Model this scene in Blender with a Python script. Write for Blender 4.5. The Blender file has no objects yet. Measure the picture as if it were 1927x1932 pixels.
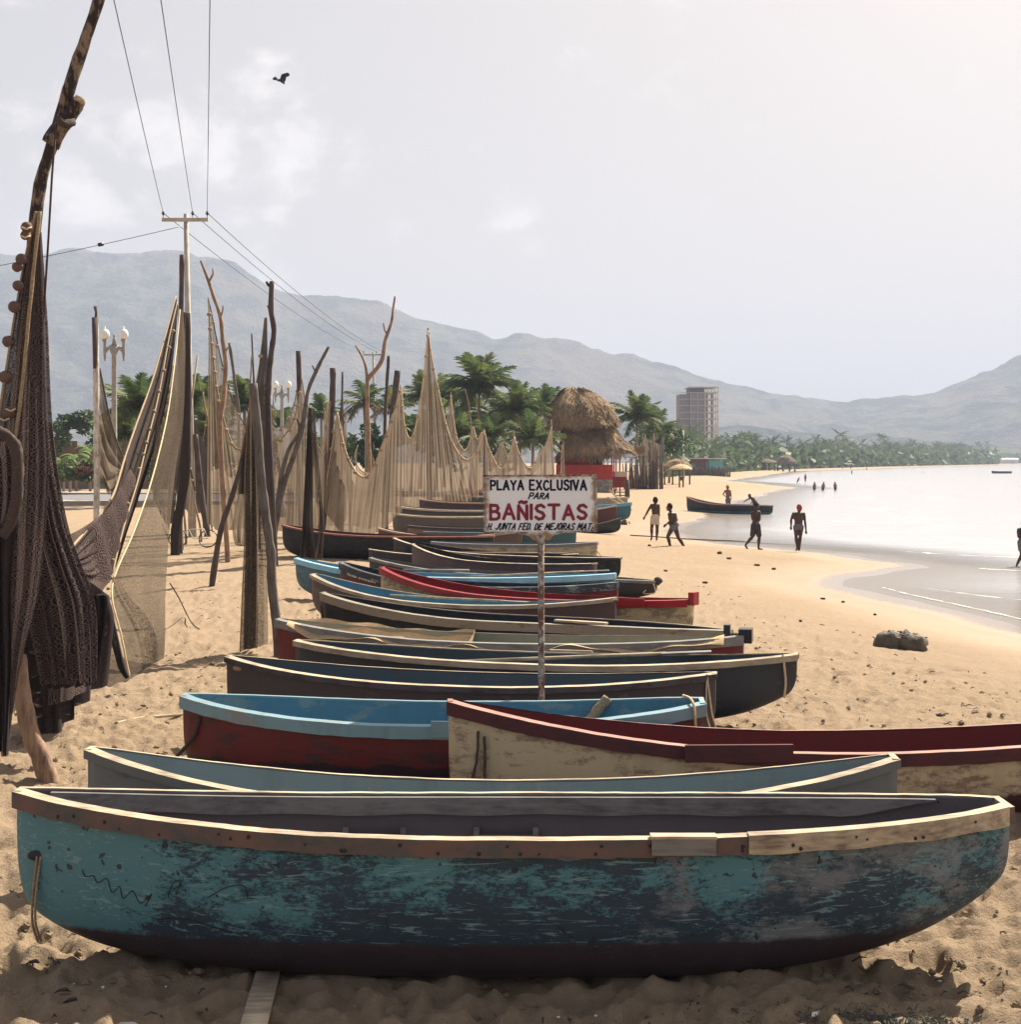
import bpy, math, random
import numpy as np
from mathutils import Vector, Matrix
R = math.radians
rnd = random.Random(7)
rng = np.random.RandomState(11)
sc = bpy.context.scene
# ------------------------------------------------------------------ camera
F = 2753.0; CX = 963.5; HY = 870.0; H = 2.9      # focal, centre and horizon of the survey of the photograph
cam_d = bpy.data.cameras.new('camera'); cam = bpy.data.objects.new('camera', cam_d)
sc.collection.objects.link(cam); sc.camera = cam
cam.location = (0, 0, H); cam.rotation_euler = (R(90), 0, 0)
cam_d.sensor_width = 56; cam_d.lens = 56 * F / 1927.0
cam_d.shift_y = -0.0498; cam_d.clip_start = 0.3; cam_d.clip_end = 30000
# ------------------------------------------------------------------ light
SUN = Vector((0.60, 0.75, 1.0)).normalized()
SUN_EL = math.asin(SUN.z)
sun_d = bpy.data.lights.new('sun', 'SUN'); sun = bpy.data.objects.new('sun', sun_d); sc.collection.objects.link(sun)
sun_d.energy = 5.0; sun_d.angle = R(0.5); sun_d.color = (1.0, 0.91, 0.74)
sun.rotation_euler = (-SUN).to_track_quat('-Z', 'Y').to_euler()
sc.view_settings.view_transform = 'Standard'; sc.view_settings.look = 'None'
sc.view_settings.exposure = 1.42; sc.view_settings.gamma = 1.0
sc.cycles.max_bounces = 6; sc.cycles.diffuse_bounces = 2; sc.cycles.glossy_bounces = 3
sc.cycles.transparent_max_bounces = 28; sc.cycles.volume_bounces = 0; sc.cycles.transmission_bounces = 2
sc.cycles.use_denoising = True
sc.cycles.caustics_reflective = False; sc.cycles.caustics_refractive = False

def nd(nt, typ, ins=None, **props):
    n = nt.nodes.new(typ)
    for k, v in props.items(): setattr(n, k, v)
    for k, v in (ins or {}).items():
        if isinstance(v, bpy.types.NodeSocket): nt.links.new(v, n.inputs[k])
        else: n.inputs[k].default_value = v
    return n
def rgba(c): return (c[0], c[1], c[2], 1.0)
def math_(nt, op, a, b=0.0, c=None, clamp=False):
    ins = {0: a, 1: b}
    if c is not None: ins[2] = c
    return nd(nt, 'ShaderNodeMath', ins, operation=op, use_clamp=clamp).outputs[0]
def mixc(nt, f, a, b, blend='MIX'):
    a = rgba(a) if isinstance(a, (tuple, list)) else a
    b = rgba(b) if isinstance(b, (tuple, list)) else b
    return nd(nt, 'ShaderNodeMix', {0: f, 6: a, 7: b}, data_type='RGBA', blend_type=blend).outputs[2]
def ramp(nt, fac, pts):
    n = nt.nodes.new('ShaderNodeValToRGB'); nt.links.new(fac, n.inputs[0]); e = n.color_ramp.elements
    while len(e) < len(pts): e.new(0.5)
    for i, (p, c) in enumerate(pts):
        e[i].position = p; e[i].color = rgba(c) if isinstance(c, (tuple, list)) else (c, c, c, 1)
    return n.outputs[0]
def noise(nt, vec, scale, detail=4, rough=0.55, stretch=None, dist=0.0):
    if stretch: vec = nd(nt, 'ShaderNodeMapping', {'Vector': vec, 'Scale': stretch}).outputs[0]
    return nd(nt, 'ShaderNodeTexNoise', {'Vector': vec, 'Scale': scale, 'Detail': detail, 'Roughness': rough, 'Distortion': dist}).outputs[0]
def new_mat(name):
    m = bpy.data.materials.new(name); m.use_nodes = True; m.node_tree.nodes.clear()
    return m, m.node_tree
def finish(nt, sh, vol=None):
    o = nt.nodes.new('ShaderNodeOutputMaterial')
    if sh is not None: nt.links.new(sh, o.inputs[0])
def bsdf(nt, color, rough=0.8, bump=None, bs=0.3, bd=0.02, spec=0.3, metal=0.0, **kw):
    ins = {'Base Color': rgba(color) if isinstance(color, (tuple, list)) else color, 'Roughness': rough, 'Specular IOR Level': spec, 'Metallic': metal}
    if bump is not None:
        ins['Normal'] = nd(nt, 'ShaderNodeBump', {'Height': bump, 'Strength': bs, 'Distance': bd}).outputs[0]
    ins.update(kw)
    return nd(nt, 'ShaderNodeBsdfPrincipled', ins).outputs[0]
# ------------------------------------------------------------------ world: hazy tropical sky with a few thin clouds
w = bpy.data.worlds.new('World'); sc.world = w; w.use_nodes = True
nt = w.node_tree; nt.nodes.clear()
sky = nd(nt, 'ShaderNodeTexSky', sky_type='NISHITA', sun_disc=False, sun_elevation=SUN_EL,
         sun_rotation=math.atan2(SUN.x, SUN.y), air_density=1.0, dust_density=4.5, ozone_density=1.6, altitude=0.0)
geo = nd(nt, 'ShaderNodeTexCoord').outputs['Generated']
def dirv(px, py): return Vector(((px - CX) / F, 1.0, (HY - py) / F)).normalized()
cl = None
for (px, py, rad) in ((300, 290, 0.085), (450, 245, 0.075), (540, 290, 0.075), (150, 340, 0.08), (960, 400, 0.05), (700, 350, 0.06), (430, 340, 0.09)):
    dd = nd(nt, 'ShaderNodeVectorMath', {0: geo, 1: dirv(px, py)}, operation='DISTANCE').outputs['Value']
    b = nd(nt, 'ShaderNodeMapRange', {0: dd, 1: 0.0, 2: rad, 3: 1.0, 4: 0.0}, interpolation_type='SMOOTHSTEP').outputs[0]
    cl = b if cl is None else math_(nt, 'MAXIMUM', cl, b)
n1 = noise(nt, geo, 16.0, 9, 0.62, (1, 1, 1.5), 0.3)
c1 = math_(nt, 'MULTIPLY_ADD', cl, 0.46, math_(nt, 'MULTIPLY_ADD', n1, 1.9, -1.15))
cmask = nd(nt, 'ShaderNodeMapRange', {0: c1, 1: 0.0, 2: 0.42, 3: 0.0, 4: 0.8}, interpolation_type='SMOOTHSTEP').outputs[0]
hsv = nd(nt, 'ShaderNodeHueSaturation', {'Saturation': 0.95, 'Value': 1.0, 'Color': sky.outputs[0]}).outputs[0]
tint = mixc(nt, 1.0, hsv, (1.26, 1.0, 0.78), 'MULTIPLY')
tint = nd(nt, 'ShaderNodeGamma', {'Color': tint, 'Gamma': 0.5}).outputs[0]
col = mixc(nt, cmask, tint, (3.7, 3.45, 3.25))
bg = nd(nt, 'ShaderNodeBackground', {'Color': col, 'Strength': 0.122}).outputs[0]
o = nt.nodes.new('ShaderNodeOutputWorld'); nt.links.new(bg, o.inputs[0])

# ------------------------------------------------------------------ helpers
COL = sc.collection.objects
def W(px, py, d): return Vector(((px - CX) / F * d, d, H + (HY - py) / F * d))
def tag(o, label=None, cat=None, group=None, kind=None):
    if label: o['label'] = label
    if cat: o['category'] = cat
    if group: o['group'] = group
    if kind: o['kind'] = kind
    return o
def empty(name, loc, label=None, cat=None, group=None, rot=(0, 0, 0)):
    o = bpy.data.objects.new(name, None); COL.link(o); o.location = loc; o.rotation_euler = rot; o.empty_display_size = 0.3
    return tag(o, label, cat, group)
def mesh(name, V, Fc, mat, smooth=True, uv=None):
    me = bpy.data.meshes.new(name)
    V = np.asarray([tuple(v) for v in V] if not isinstance(V, np.ndarray) else V, dtype=np.float64)
    me.from_pydata(V.tolist(), [], Fc if isinstance(Fc, list) else Fc.tolist())
    me.polygons.foreach_set('use_smooth', [smooth] * len(me.polygons))
    if isinstance(mat, (list, tuple)):
        for m in mat: me.materials.append(m)
    elif mat: me.materials.append(mat)
    if uv is not None:
        l = me.uv_layers.new(name='UVMap'); idx = np.zeros(len(me.loops), dtype=np.int32)
        me.loops.foreach_get('vertex_index', idx)
        l.data.foreach_set('uv', np.asarray(uv)[idx].astype(np.float32).ravel())
    me.update()
    return me
def put(name, me, parent=None, loc=None):
    o = bpy.data.objects.new(name, me); COL.link(o)
    if parent: o.parent = parent
    if loc is not None: o.location = loc
    return o
def mk(name, V, Fc, mat, parent=None, smooth=True, uv=None, local=False):
    """one mesh object; V in world space unless local; a parent is an unrotated Empty"""
    V = np.asarray([tuple(v) for v in V] if not isinstance(V, np.ndarray) else V, dtype=np.float64)
    if parent is not None:
        if not local: V = V - np.array(parent.location)
        return put(name, mesh(name, V, Fc, mat, smooth, uv), parent)
    c = np.array([(V[:, 0].min() + V[:, 0].max()) / 2, (V[:, 1].min() + V[:, 1].max()) / 2, V[:, 2].min()])
    return put(name, mesh(name, V - c, Fc, mat, smooth, uv), None, c)
class MB:
    def __init__(s): s.V = []; s.F = []; s.UV = []
    def add(s, V, Fc):
        n = len(s.V); s.V += [tuple(v) for v in V]; s.F += [[i + n for i in f] for f in Fc]; return s
    def box(s, cx, cy, cz, sx, sy, sz, rz=0.0, M=None):
        v = []
        for i in range(8):
            x = (i & 1) - .5; y = ((i >> 1) & 1) - .5; z = ((i >> 2) & 1) - .5
            p = Vector((x * sx, y * sy, z * sz))
            if rz: p = Matrix.Rotation(rz, 3, 'Z') @ p
            p = p + Vector((cx, cy, cz))
            if M: p = M @ p
            v.append(p)
        return s.add(v, [[0, 2, 3, 1], [4, 5, 7, 6], [0, 1, 5, 4], [2, 6, 7, 3], [0, 4, 6, 2], [1, 3, 7, 5]])
    def beam(s, a, b, sx, sy):
        a = Vector(a); b = Vector(b); d = (b - a).normalized()
        q = d.to_track_quat('Z', 'Y').to_matrix(); u = q @ Vector((1, 0, 0)); v = q @ Vector((0, 1, 0))
        P = [p + u * sx * i + v * sy * j for p in (a, b) for i, j in ((-.5, -.5), (.5, -.5), (.5, .5), (-.5, .5))]
        return s.add(P, [[0, 3, 2, 1], [4, 5, 6, 7], [0, 1, 5, 4], [1, 2, 6, 5], [2, 3, 7, 6], [3, 0, 4, 7]])
    def tube(s, pts, rad, sides=8, jit=0.0):
        pts = [Vector(p) for p in pts]; n = len(pts)
        if not isinstance(rad, (list, tuple)): rad = [rad] * n
        V = []; ref = None
        for i, p in enumerate(pts):
            t = (pts[min(i + 1, n - 1)] - pts[max(i - 1, 0)]).normalized()
            if ref is None: ref = Vector((0, 1, 0)) if abs(t.y) < .9 else Vector((1, 0, 0))
            u = (ref - t * ref.dot(t)).normalized(); v = t.cross(u); ref = u
            for k in range(sides):
                a = 2 * math.pi * k / sides; r = rad[i] * (1 + jit * (rnd.random() - .5))
                V.append(p + u * math.cos(a) * r + v * math.sin(a) * r)
        Fc = [[i * sides + k, i * sides + (k + 1) % sides, (i + 1) * sides + (k + 1) % sides, (i + 1) * sides + k] for i in range(n - 1) for k in range(sides)]
        Fc += [list(range(sides))[::-1], [(n - 1) * sides + k for k in range(sides)]]
        return s.add(V, Fc)
    def ball(s, c, rx, ry=None, rz=None, seg=10, rings=7, jit=0.0, M=None):
        ry = ry or rx; rz = rz or rx; V = []
        for i in range(rings + 1):
            th = math.pi * i / rings
            for k in range(seg):
                a = 2 * math.pi * k / seg; j = 1 + jit * (rnd.random() - .5)
                p = Vector((rx * math.sin(th) * math.cos(a) * j, ry * math.sin(th) * math.sin(a) * j, rz * math.cos(th) * j))
                if M: p = M @ p
                V.append(Vector(c) + p)
        Fc = [[i * seg + k, (i + 1) * seg + k, (i + 1) * seg + (k + 1) % seg, i * seg + (k + 1) % seg] for i in range(rings) for k in range(seg)]
        return s.add(V, Fc)
    def build(s, name, mat, parent=None, smooth=True, local=False): return mk(name, s.V, s.F, mat, parent, smooth, None, local)
def smooth_path(pts, n):
    """resample a polyline with Catmull-Rom, n steps per span"""
    P = [np.array(p, float) for p in pts]; out = []
    for i in range(len(P) - 1):
        p0 = P[max(i - 1, 0)]; p1 = P[i]; p2 = P[i + 1]; p3 = P[min(i + 2, len(P) - 1)]
        for k in range(n):
            t = k / n
            out.append(.5 * ((2 * p1) + (-p0 + p2) * t + (2 * p0 - 5 * p1 + 4 * p2 - p3) * t * t + (-p0 + 3 * p1 - 3 * p2 + p3) * t ** 3))
    out.append(P[-1]); return out
def resample(pts, n):
    P = np.array(pts, float); L = np.r_[0, np.cumsum(np.linalg.norm(np.diff(P[:, :2], axis=0), axis=1))]
    t = np.linspace(0, L[-1], n); return np.stack([np.interp(t, L, P[:, k]) for k in range(P.shape[1])], 1)
# numpy value noise
_perm = rng.rand(256, 256)
def vnoise(x, y):
    xi = np.floor(x).astype(int); yi = np.floor(y).astype(int); fx = x - xi; fy = y - yi
    fx = fx * fx * (3 - 2 * fx); fy = fy * fy * (3 - 2 * fy)
    g = lambda a, b: _perm[a % 256, b % 256]
    return (g(xi, yi) * (1 - fx) + g(xi + 1, yi) * fx) * (1 - fy) + (g(xi, yi + 1) * (1 - fx) + g(xi + 1, yi + 1) * fx) * fy
def fbm(x, y, o=4, g=.5):
    r = 0; a = 1; s = 0
    for i in range(o): r = r + a * vnoise(x * 2 ** i + 17.3 * i, y * 2 ** i + 5.1 * i); s += a; a *= g
    return r / s
# ------------------------------------------------------------------ materials
def m_plain(name, c, var=0.25, scale=6, rough=0.8, bs=0.3, bd=0.01, stretch=None, spec=0.3):
    m, nt = new_mat(name); co = nd(nt, 'ShaderNodeTexCoord').outputs['Object']
    n = noise(nt, co, scale, 5, 0.6, stretch)
    f = nd(nt, 'ShaderNodeMapRange', {0: n, 1: 0.25, 2: 0.75, 3: 1 - var, 4: 1 + var}).outputs[0]
    cc = nd(nt, 'ShaderNodeVectorMath', {0: c, 'Scale': f}, operation='SCALE').outputs[0]
    finish(nt, bsdf(nt, cc, rough, n, bs, bd, spec)); return m
def m_wood(name, c, dark=(0.03, 0.025, 0.03), amt=0.5, stretch=(1.2, 8, 8), scale=4, bd=0.006):
    m, nt = new_mat(name); co = nd(nt, 'ShaderNodeTexCoord').outputs['Object']
    n = noise(nt, co, scale, 6, 0.65, stretch); n2 = noise(nt, co, 3.0, 3, 0.5)
    f = ramp(nt, math_(nt, 'MULTIPLY_ADD', n2, 0.5, math_(nt, 'MULTIPLY', n, 0.6)), [(0.38, amt), (0.62, 0.0)])
    finish(nt, bsdf(nt, mixc(nt, f, c, dark), 0.8, n, 0.6, bd)); return m
def m_patchy():
    m, nt = new_mat('patchy peeling bark'); co = nd(nt, 'ShaderNodeTexCoord').outputs['Object']
    a = noise(nt, co, 5.0, 7, 0.7, (1.6, 1.6, .7)); g = noise(nt, co, 12.0, 5, 0.6, (2, 2, .25))
    c = mixc(nt, g, (0.30, 0.21, 0.15), (0.16, 0.115, 0.09)); c = mixc(nt, ramp(nt, a, [(0.49, 1.0), (0.55, 0.0)]), c, (0.035, 0.026, 0.028))
    finish(nt, bsdf(nt, c, 0.85, math_(nt, 'ADD', a, g), 0.9, 0.02)); return m
def m_bark(name, c, dark=(0.03, 0.02, 0.02)):
    return m_wood(name, c, dark, 0.85, (10, 10, 1.6), 3.0, 0.02)
def m_paint(name, top, worn, low=None, zl=0.2, wear=0.35, seed=0.0, scratch=0.3, rough=0.55):
    top = tuple(v * .66 for v in top); worn = tuple(v * .72 for v in worn)
    """old boat paint: worn patches, scratches along the hull, dirty runs, a bottom colour below zl"""
    m, nt = new_mat(name); co = nd(nt, 'ShaderNodeTexCoord').outputs['Object']
    co = nd(nt, 'ShaderNodeVectorMath', {0: co, 1: (seed * 3.1, 0, 0)}, operation='ADD').outputs[0]
    z = nd(nt, 'ShaderNodeSeparateXYZ', {0: co}).outputs[2]
    a = noise(nt, co, 2.2, 9, 0.68, (1, 1, 1.8)); b = noise(nt, co, 9.0, 5, 0.6, (0.35, 1, 1.6)); r = noise(nt, co, 3.0, 4, 0.6, (1.7, 1, 0.3))
    e2 = noise(nt, co, 38.0, 4, 0.7, (0.6, 1, 1.2))
    f = ramp(nt, math_(nt, 'MULTIPLY_ADD', e2, 0.16, math_(nt, 'MULTIPLY_ADD', b, 0.29, math_(nt, 'MULTIPLY', a, 0.55))), [(0.5 - 0.22 * wear - 0.03, 1.0), (0.5 - 0.22 * wear + 0.03, 0.0)])
    c = mixc(nt, math_(nt, 'MULTIPLY', f, 0.85), top, worn)
    c = mixc(nt, ramp(nt, noise(nt, co, 24.0, 3, 0.7, (0.12, 1, 1.5), 0.8), [(0.64, 0.0), (0.68, scratch)]), c, worn)
    c = mixc(nt, ramp(nt, r, [(0.50, 0.0), (0.8, 0.3)]), c, (0.05, 0.045, 0.05))
    if low is not None:
        edge = math_(nt, 'MULTIPLY_ADD', math_(nt, 'SUBTRACT', a, 0.5), 0.25, z)
        c = mixc(nt, nd(nt, 'ShaderNodeMapRange', {0: edge, 1: zl - 0.012, 2: zl + 0.012, 3: 1.0, 4: 0.0}).outputs[0], c, low)
    h = math_(nt, 'ADD', math_(nt, 'MULTIPLY', f, -0.4), b)
    finish(nt, bsdf(nt, c, rough, h, 0.5, 0.006, 0.35)); return m
def m_front_hull():  # flaking paint in patches
    m, nt = new_mat('peeling teal paint on dark hull'); co = nd(nt, 'ShaderNodeTexCoord').outputs['Object']
    sp = nd(nt, 'ShaderNodeSeparateXYZ', {0: co}); x = sp.outputs[0]; z = sp.outputs[2]
    big = noise(nt, co, 1.4, 3, 0.55, (1, 1, 1.6)); fine = noise(nt, co, 7.0, 14, 0.80, (0.75, 1, 1.4), 0.25); fine2 = noise(nt, co, 12.0, 12, 0.82, (0.5, 1, 1.3), 0.35); micro = noise(nt, co, 46.0, 5, 0.75, (0.55, 1, 1.3), 0.3)
    left = nd(nt, 'ShaderNodeMapRange', {0: x, 1: -2.3, 2: -2.0, 3: 0.17, 4: 0.0}).outputs[0]
    up = nd(nt, 'ShaderNodeMapRange', {0: z, 1: 0.25, 2: 0.85, 3: -0.06, 4: 0.03}).outputs[0]
    patch = None
    for (cx_, cz_, rx_, rz_) in ((-1.32, .40, .42, .20), (-0.55, .62, .55, .14), (0.25, .62, .7, .12), (1.0, .66, .5, .10), (-1.85, .60, .35, .16), (2.55, .55, .30, .2)):
        e_ = math_(nt, 'ADD', math_(nt, 'POWER', math_(nt, 'DIVIDE', math_(nt, 'ABSOLUTE', math_(nt, 'SUBTRACT', x, cx_)), rx_), 2.0), math_(nt, 'POWER', math_(nt, 'DIVIDE', math_(nt, 'ABSOLUTE', math_(nt, 'SUBTRACT', z, cz_)), rz_), 2.0))
        g_ = nd(nt, 'ShaderNodeMapRange', {0: e_, 1: 0.0, 2: 2.2, 3: 0.075, 4: 0.0}).outputs[0]
        patch = g_ if patch is None else math_(nt, 'MAXIMUM', patch, g_)
    t = math_(nt, 'ADD', math_(nt, 'ADD', math_(nt, 'MULTIPLY', big, 0.35), math_(nt, 'MULTIPLY_ADD', micro, 0.26, math_(nt, 'MULTIPLY', fine, 0.50))), math_(nt, 'ADD', math_(nt, 'ADD', left, patch), up))
    ft = ramp(nt, t, [(0.572, 0.0), (0.615, 0.9)])
    base = mixc(nt, fine2, (0.009, 0.022, 0.044), (0.030, 0.058, 0.088))
    teal = mixc(nt, noise(nt, co, 1.3, 2), (0.085, 0.205, 0.225), (0.06, 0.205, 0.27))
    c = mixc(nt, ft, base, teal)
    rt = nd(nt, 'ShaderNodeMapRange', {0: x, 1: -0.3, 2: 1.4, 3: -0.14, 4: 0.06}).outputs[0]
    g = math_(nt, 'ADD', math_(nt, 'ADD', math_(nt, 'MULTIPLY', noise(nt, co, 1.9, 3, 0.5, (1, 1, 1.3), 0.4), 0.55), math_(nt, 'MULTIPLY', fine2, 0.38)), math_(nt, 'MULTIPLY_ADD', micro, 0.14, rt))
    c = mixc(nt, ramp(nt, g, [(0.555, 0.0), (0.62, 0.7)]), c, mixc(nt, fine, (0.12, 0.155, 0.19), (0.27, 0.26, 0.27)))
    c = mixc(nt, ramp(nt, noise(nt, co, 30.0, 4, 0.7, (0.10, 1, 1.0), 1.2), [(0.58, 0.0), (0.62, 0.7)]), c, (0.18, 0.31, 0.33))
    c = mixc(nt, ramp(nt, noise(nt, co, 14.0, 2, 0.5), [(0.68, 0.0), (0.70, 0.9)]), c, (0.02, 0.02, 0.03))
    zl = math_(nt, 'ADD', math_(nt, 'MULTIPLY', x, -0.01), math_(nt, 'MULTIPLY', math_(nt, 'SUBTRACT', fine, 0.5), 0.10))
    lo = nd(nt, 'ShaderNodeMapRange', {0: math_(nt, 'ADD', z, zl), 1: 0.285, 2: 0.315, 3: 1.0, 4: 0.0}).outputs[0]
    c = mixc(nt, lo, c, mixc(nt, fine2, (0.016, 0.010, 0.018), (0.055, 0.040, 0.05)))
    # sand dusted along the lowest strakes
    c = mixc(nt, math_(nt, 'MULTIPLY', nd(nt, 'ShaderNodeMapRange', {0: z, 1: 0.02, 2: 0.10, 3: 0.6, 4: 0.0}).outputs[0], fine), c, (0.26, 0.20, 0.15))
    h = math_(nt, 'ADD', math_(nt, 'MULTIPLY', ft, 0.5), fine2)
    finish(nt, bsdf(nt, c, 0.55, h, 0.65, 0.008, 0.4)); return m
def m_net(name, col, cover=0.75, cell=0.0, transl=0.5, streak=0.35, base_cover=0.0):
    lat = None
    """knotted twine: open mesh that lets light and view through"""
    m, nt = new_mat(name); uv = nd(nt, 'ShaderNodeTexCoord').outputs['UV']
    n = noise(nt, uv, 3.0, 6, 0.65, (1.1, 0.16, 1)); n2 = noise(nt, uv, 60.0, 3, 0.6, (1, 0.5, 1))
    al = math_(nt, 'ADD', math_(nt, 'MULTIPLY', math_(nt, 'SUBTRACT', n, 0.5), 0.85), cover, clamp=True)
    if cell > 0:
        s = nd(nt, 'ShaderNodeSeparateXYZ', {0: uv}); nn = math_(nt, 'MULTIPLY', noise(nt, uv, 4.0, 3), 0.25)
        k = math.pi / cell
        a = math_(nt, 'ABSOLUTE', math_(nt, 'SINE', math_(nt, 'MULTIPLY', math_(nt, 'ADD', math_(nt, 'ADD', s.outputs[0], math_(nt, 'MULTIPLY', s.outputs[1], 0.55)), nn), k)))
        b = math_(nt, 'ABSOLUTE', math_(nt, 'SINE', math_(nt, 'MULTIPLY', math_(nt, 'SUBTRACT', math_(nt, 'SUBTRACT', s.outputs[0], math_(nt, 'MULTIPLY', s.outputs[1], 0.55)), nn), k)))
        holes = math_(nt, 'GREATER_THAN', math_(nt, 'MINIMUM', a, b), math_(nt, 'MULTIPLY', al, 0.62))
        al = math_(nt, 'MAXIMUM', math_(nt, 'SUBTRACT', 1.0, holes), base_cover)
        lat = holes
    else:
        al = math_(nt, 'ADD', al, math_(nt, 'MULTIPLY', math_(nt, 'SUBTRACT', n2, 0.5), 0.9), clamp=True)
    c = mixc(nt, ramp(nt, n, [(0.35, streak), (0.65, 0.0)]), col, (col[0] * .3, col[1] * .3, col[2] * .36))
    c = mixc(nt, math_(nt, 'MULTIPLY', n2, 0.5), c, (col[0] * 1.5, col[1] * 1.45, col[2] * 1.3))
    if lat is not None: c = mixc(nt, lat, (col[0] * 1.7, col[1] * 1.6, col[2] * 1.5), (col[0] * .5, col[1] * .47, col[2] * .55))
    d = nd(nt, 'ShaderNodeBsdfDiffuse', {'Color': c}).outputs[0]; t = nd(nt, 'ShaderNodeBsdfTranslucent', {'Color': c}).outputs[0]
    mx = nd(nt, 'ShaderNodeMixShader', {0: transl, 1: d, 2: t}).outputs[0]
    tr = nd(nt, 'ShaderNodeBsdfTransparent').outputs[0]
    finish(nt, nd(nt, 'ShaderNodeMixShader', {0: al, 1: tr, 2: mx}).outputs[0]); return m
def m_leaf(name, c1, c2, transl=0.35, scale=0.6):
    m, nt = new_mat(name); co = nd(nt, 'ShaderNodeTexCoord').outputs['Object']; oi = nd(nt, 'ShaderNodeObjectInfo').outputs['Random']
    f = math_(nt, 'MULTIPLY_ADD', oi, 0.4, math_(nt, 'MULTIPLY', noise(nt, co, scale, 5, 0.7), 0.9))
    c = mixc(nt, ramp(nt, f, [(0.35, 0.0), (0.85, 1.0)]), c1, c2)
    d = bsdf(nt, c, 0.6, None, spec=0.18); t = nd(nt, 'ShaderNodeBsdfTranslucent', {'Color': c}).outputs[0]
    finish(nt, nd(nt, 'ShaderNodeMixShader', {0: transl, 1: d, 2: t}).outputs[0]); return m
def m_thatch(name, c=(0.46, 0.30, 0.165)):
    m, nt = new_mat(name); co = nd(nt, 'ShaderNodeTexCoord').outputs['Object']
    n = noise(nt, co, 2.6, 8, 0.75, (3.0, 3.0, 0.7)); n2 = noise(nt, co, 0.8, 3, 0.5)
    c_ = mixc(nt, ramp(nt, math_(nt, 'MULTIPLY_ADD', n2, 0.4, math_(nt, 'MULTIPLY', n, 0.6)), [(0.36, 1.0), (0.6, 0.0)]), c, (0.07, 0.045, 0.03))
    finish(nt, bsdf(nt, c_, 0.9, n, 1.0, 0.25)); return m
def m_stone(name, c, mortar, scale=1.6):
    m, nt = new_mat(name); co = nd(nt, 'ShaderNodeTexCoord').outputs['Object']
    v = nd(nt, 'ShaderNodeTexVoronoi', {'Vector': co, 'Scale': scale}, feature='DISTANCE_TO_EDGE').outputs[0]
    e = ramp(nt, v, [(0.02, 1.0), (0.09, 0.0)])
    finish(nt, bsdf(nt, mixc(nt, e, mixc(nt, noise(nt, co, 1.5, 3), c, (c[0] * .6, c[1] * .6, c[2] * .6)), mortar), 0.9, v, 0.6, 0.05)); return m
def m_brick(name, c1, c2, mortar, sx=0.5, sz=0.22, wear=0.2):
    m, nt = new_mat(name); co = nd(nt, 'ShaderNodeTexCoord').outputs['Object']
    s = nd(nt, 'ShaderNodeSeparateXYZ', {0: co}); v = nd(nt, 'ShaderNodeCombineXYZ', {0: math_(nt, 'ADD', s.outputs[0], s.outputs[1]), 1: s.outputs[2]}).outputs[0]
    b = nd(nt, 'ShaderNodeTexBrick', {'Vector': v, 'Color1': rgba(c1), 'Color2': rgba(c2), 'Mortar': rgba(mortar), 'Scale': 1.0, 'Brick Width': sx, 'Row Height': sz, 'Mortar Size': 0.018})
    c = mixc(nt, math_(nt, 'MULTIPLY', noise(nt, co, 1.0, 4), wear), b.outputs[0], (0.12, 0.1, 0.1))
    finish(nt, bsdf(nt, c, 0.9, b.outputs[1], -0.3, 0.01)); return m
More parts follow.
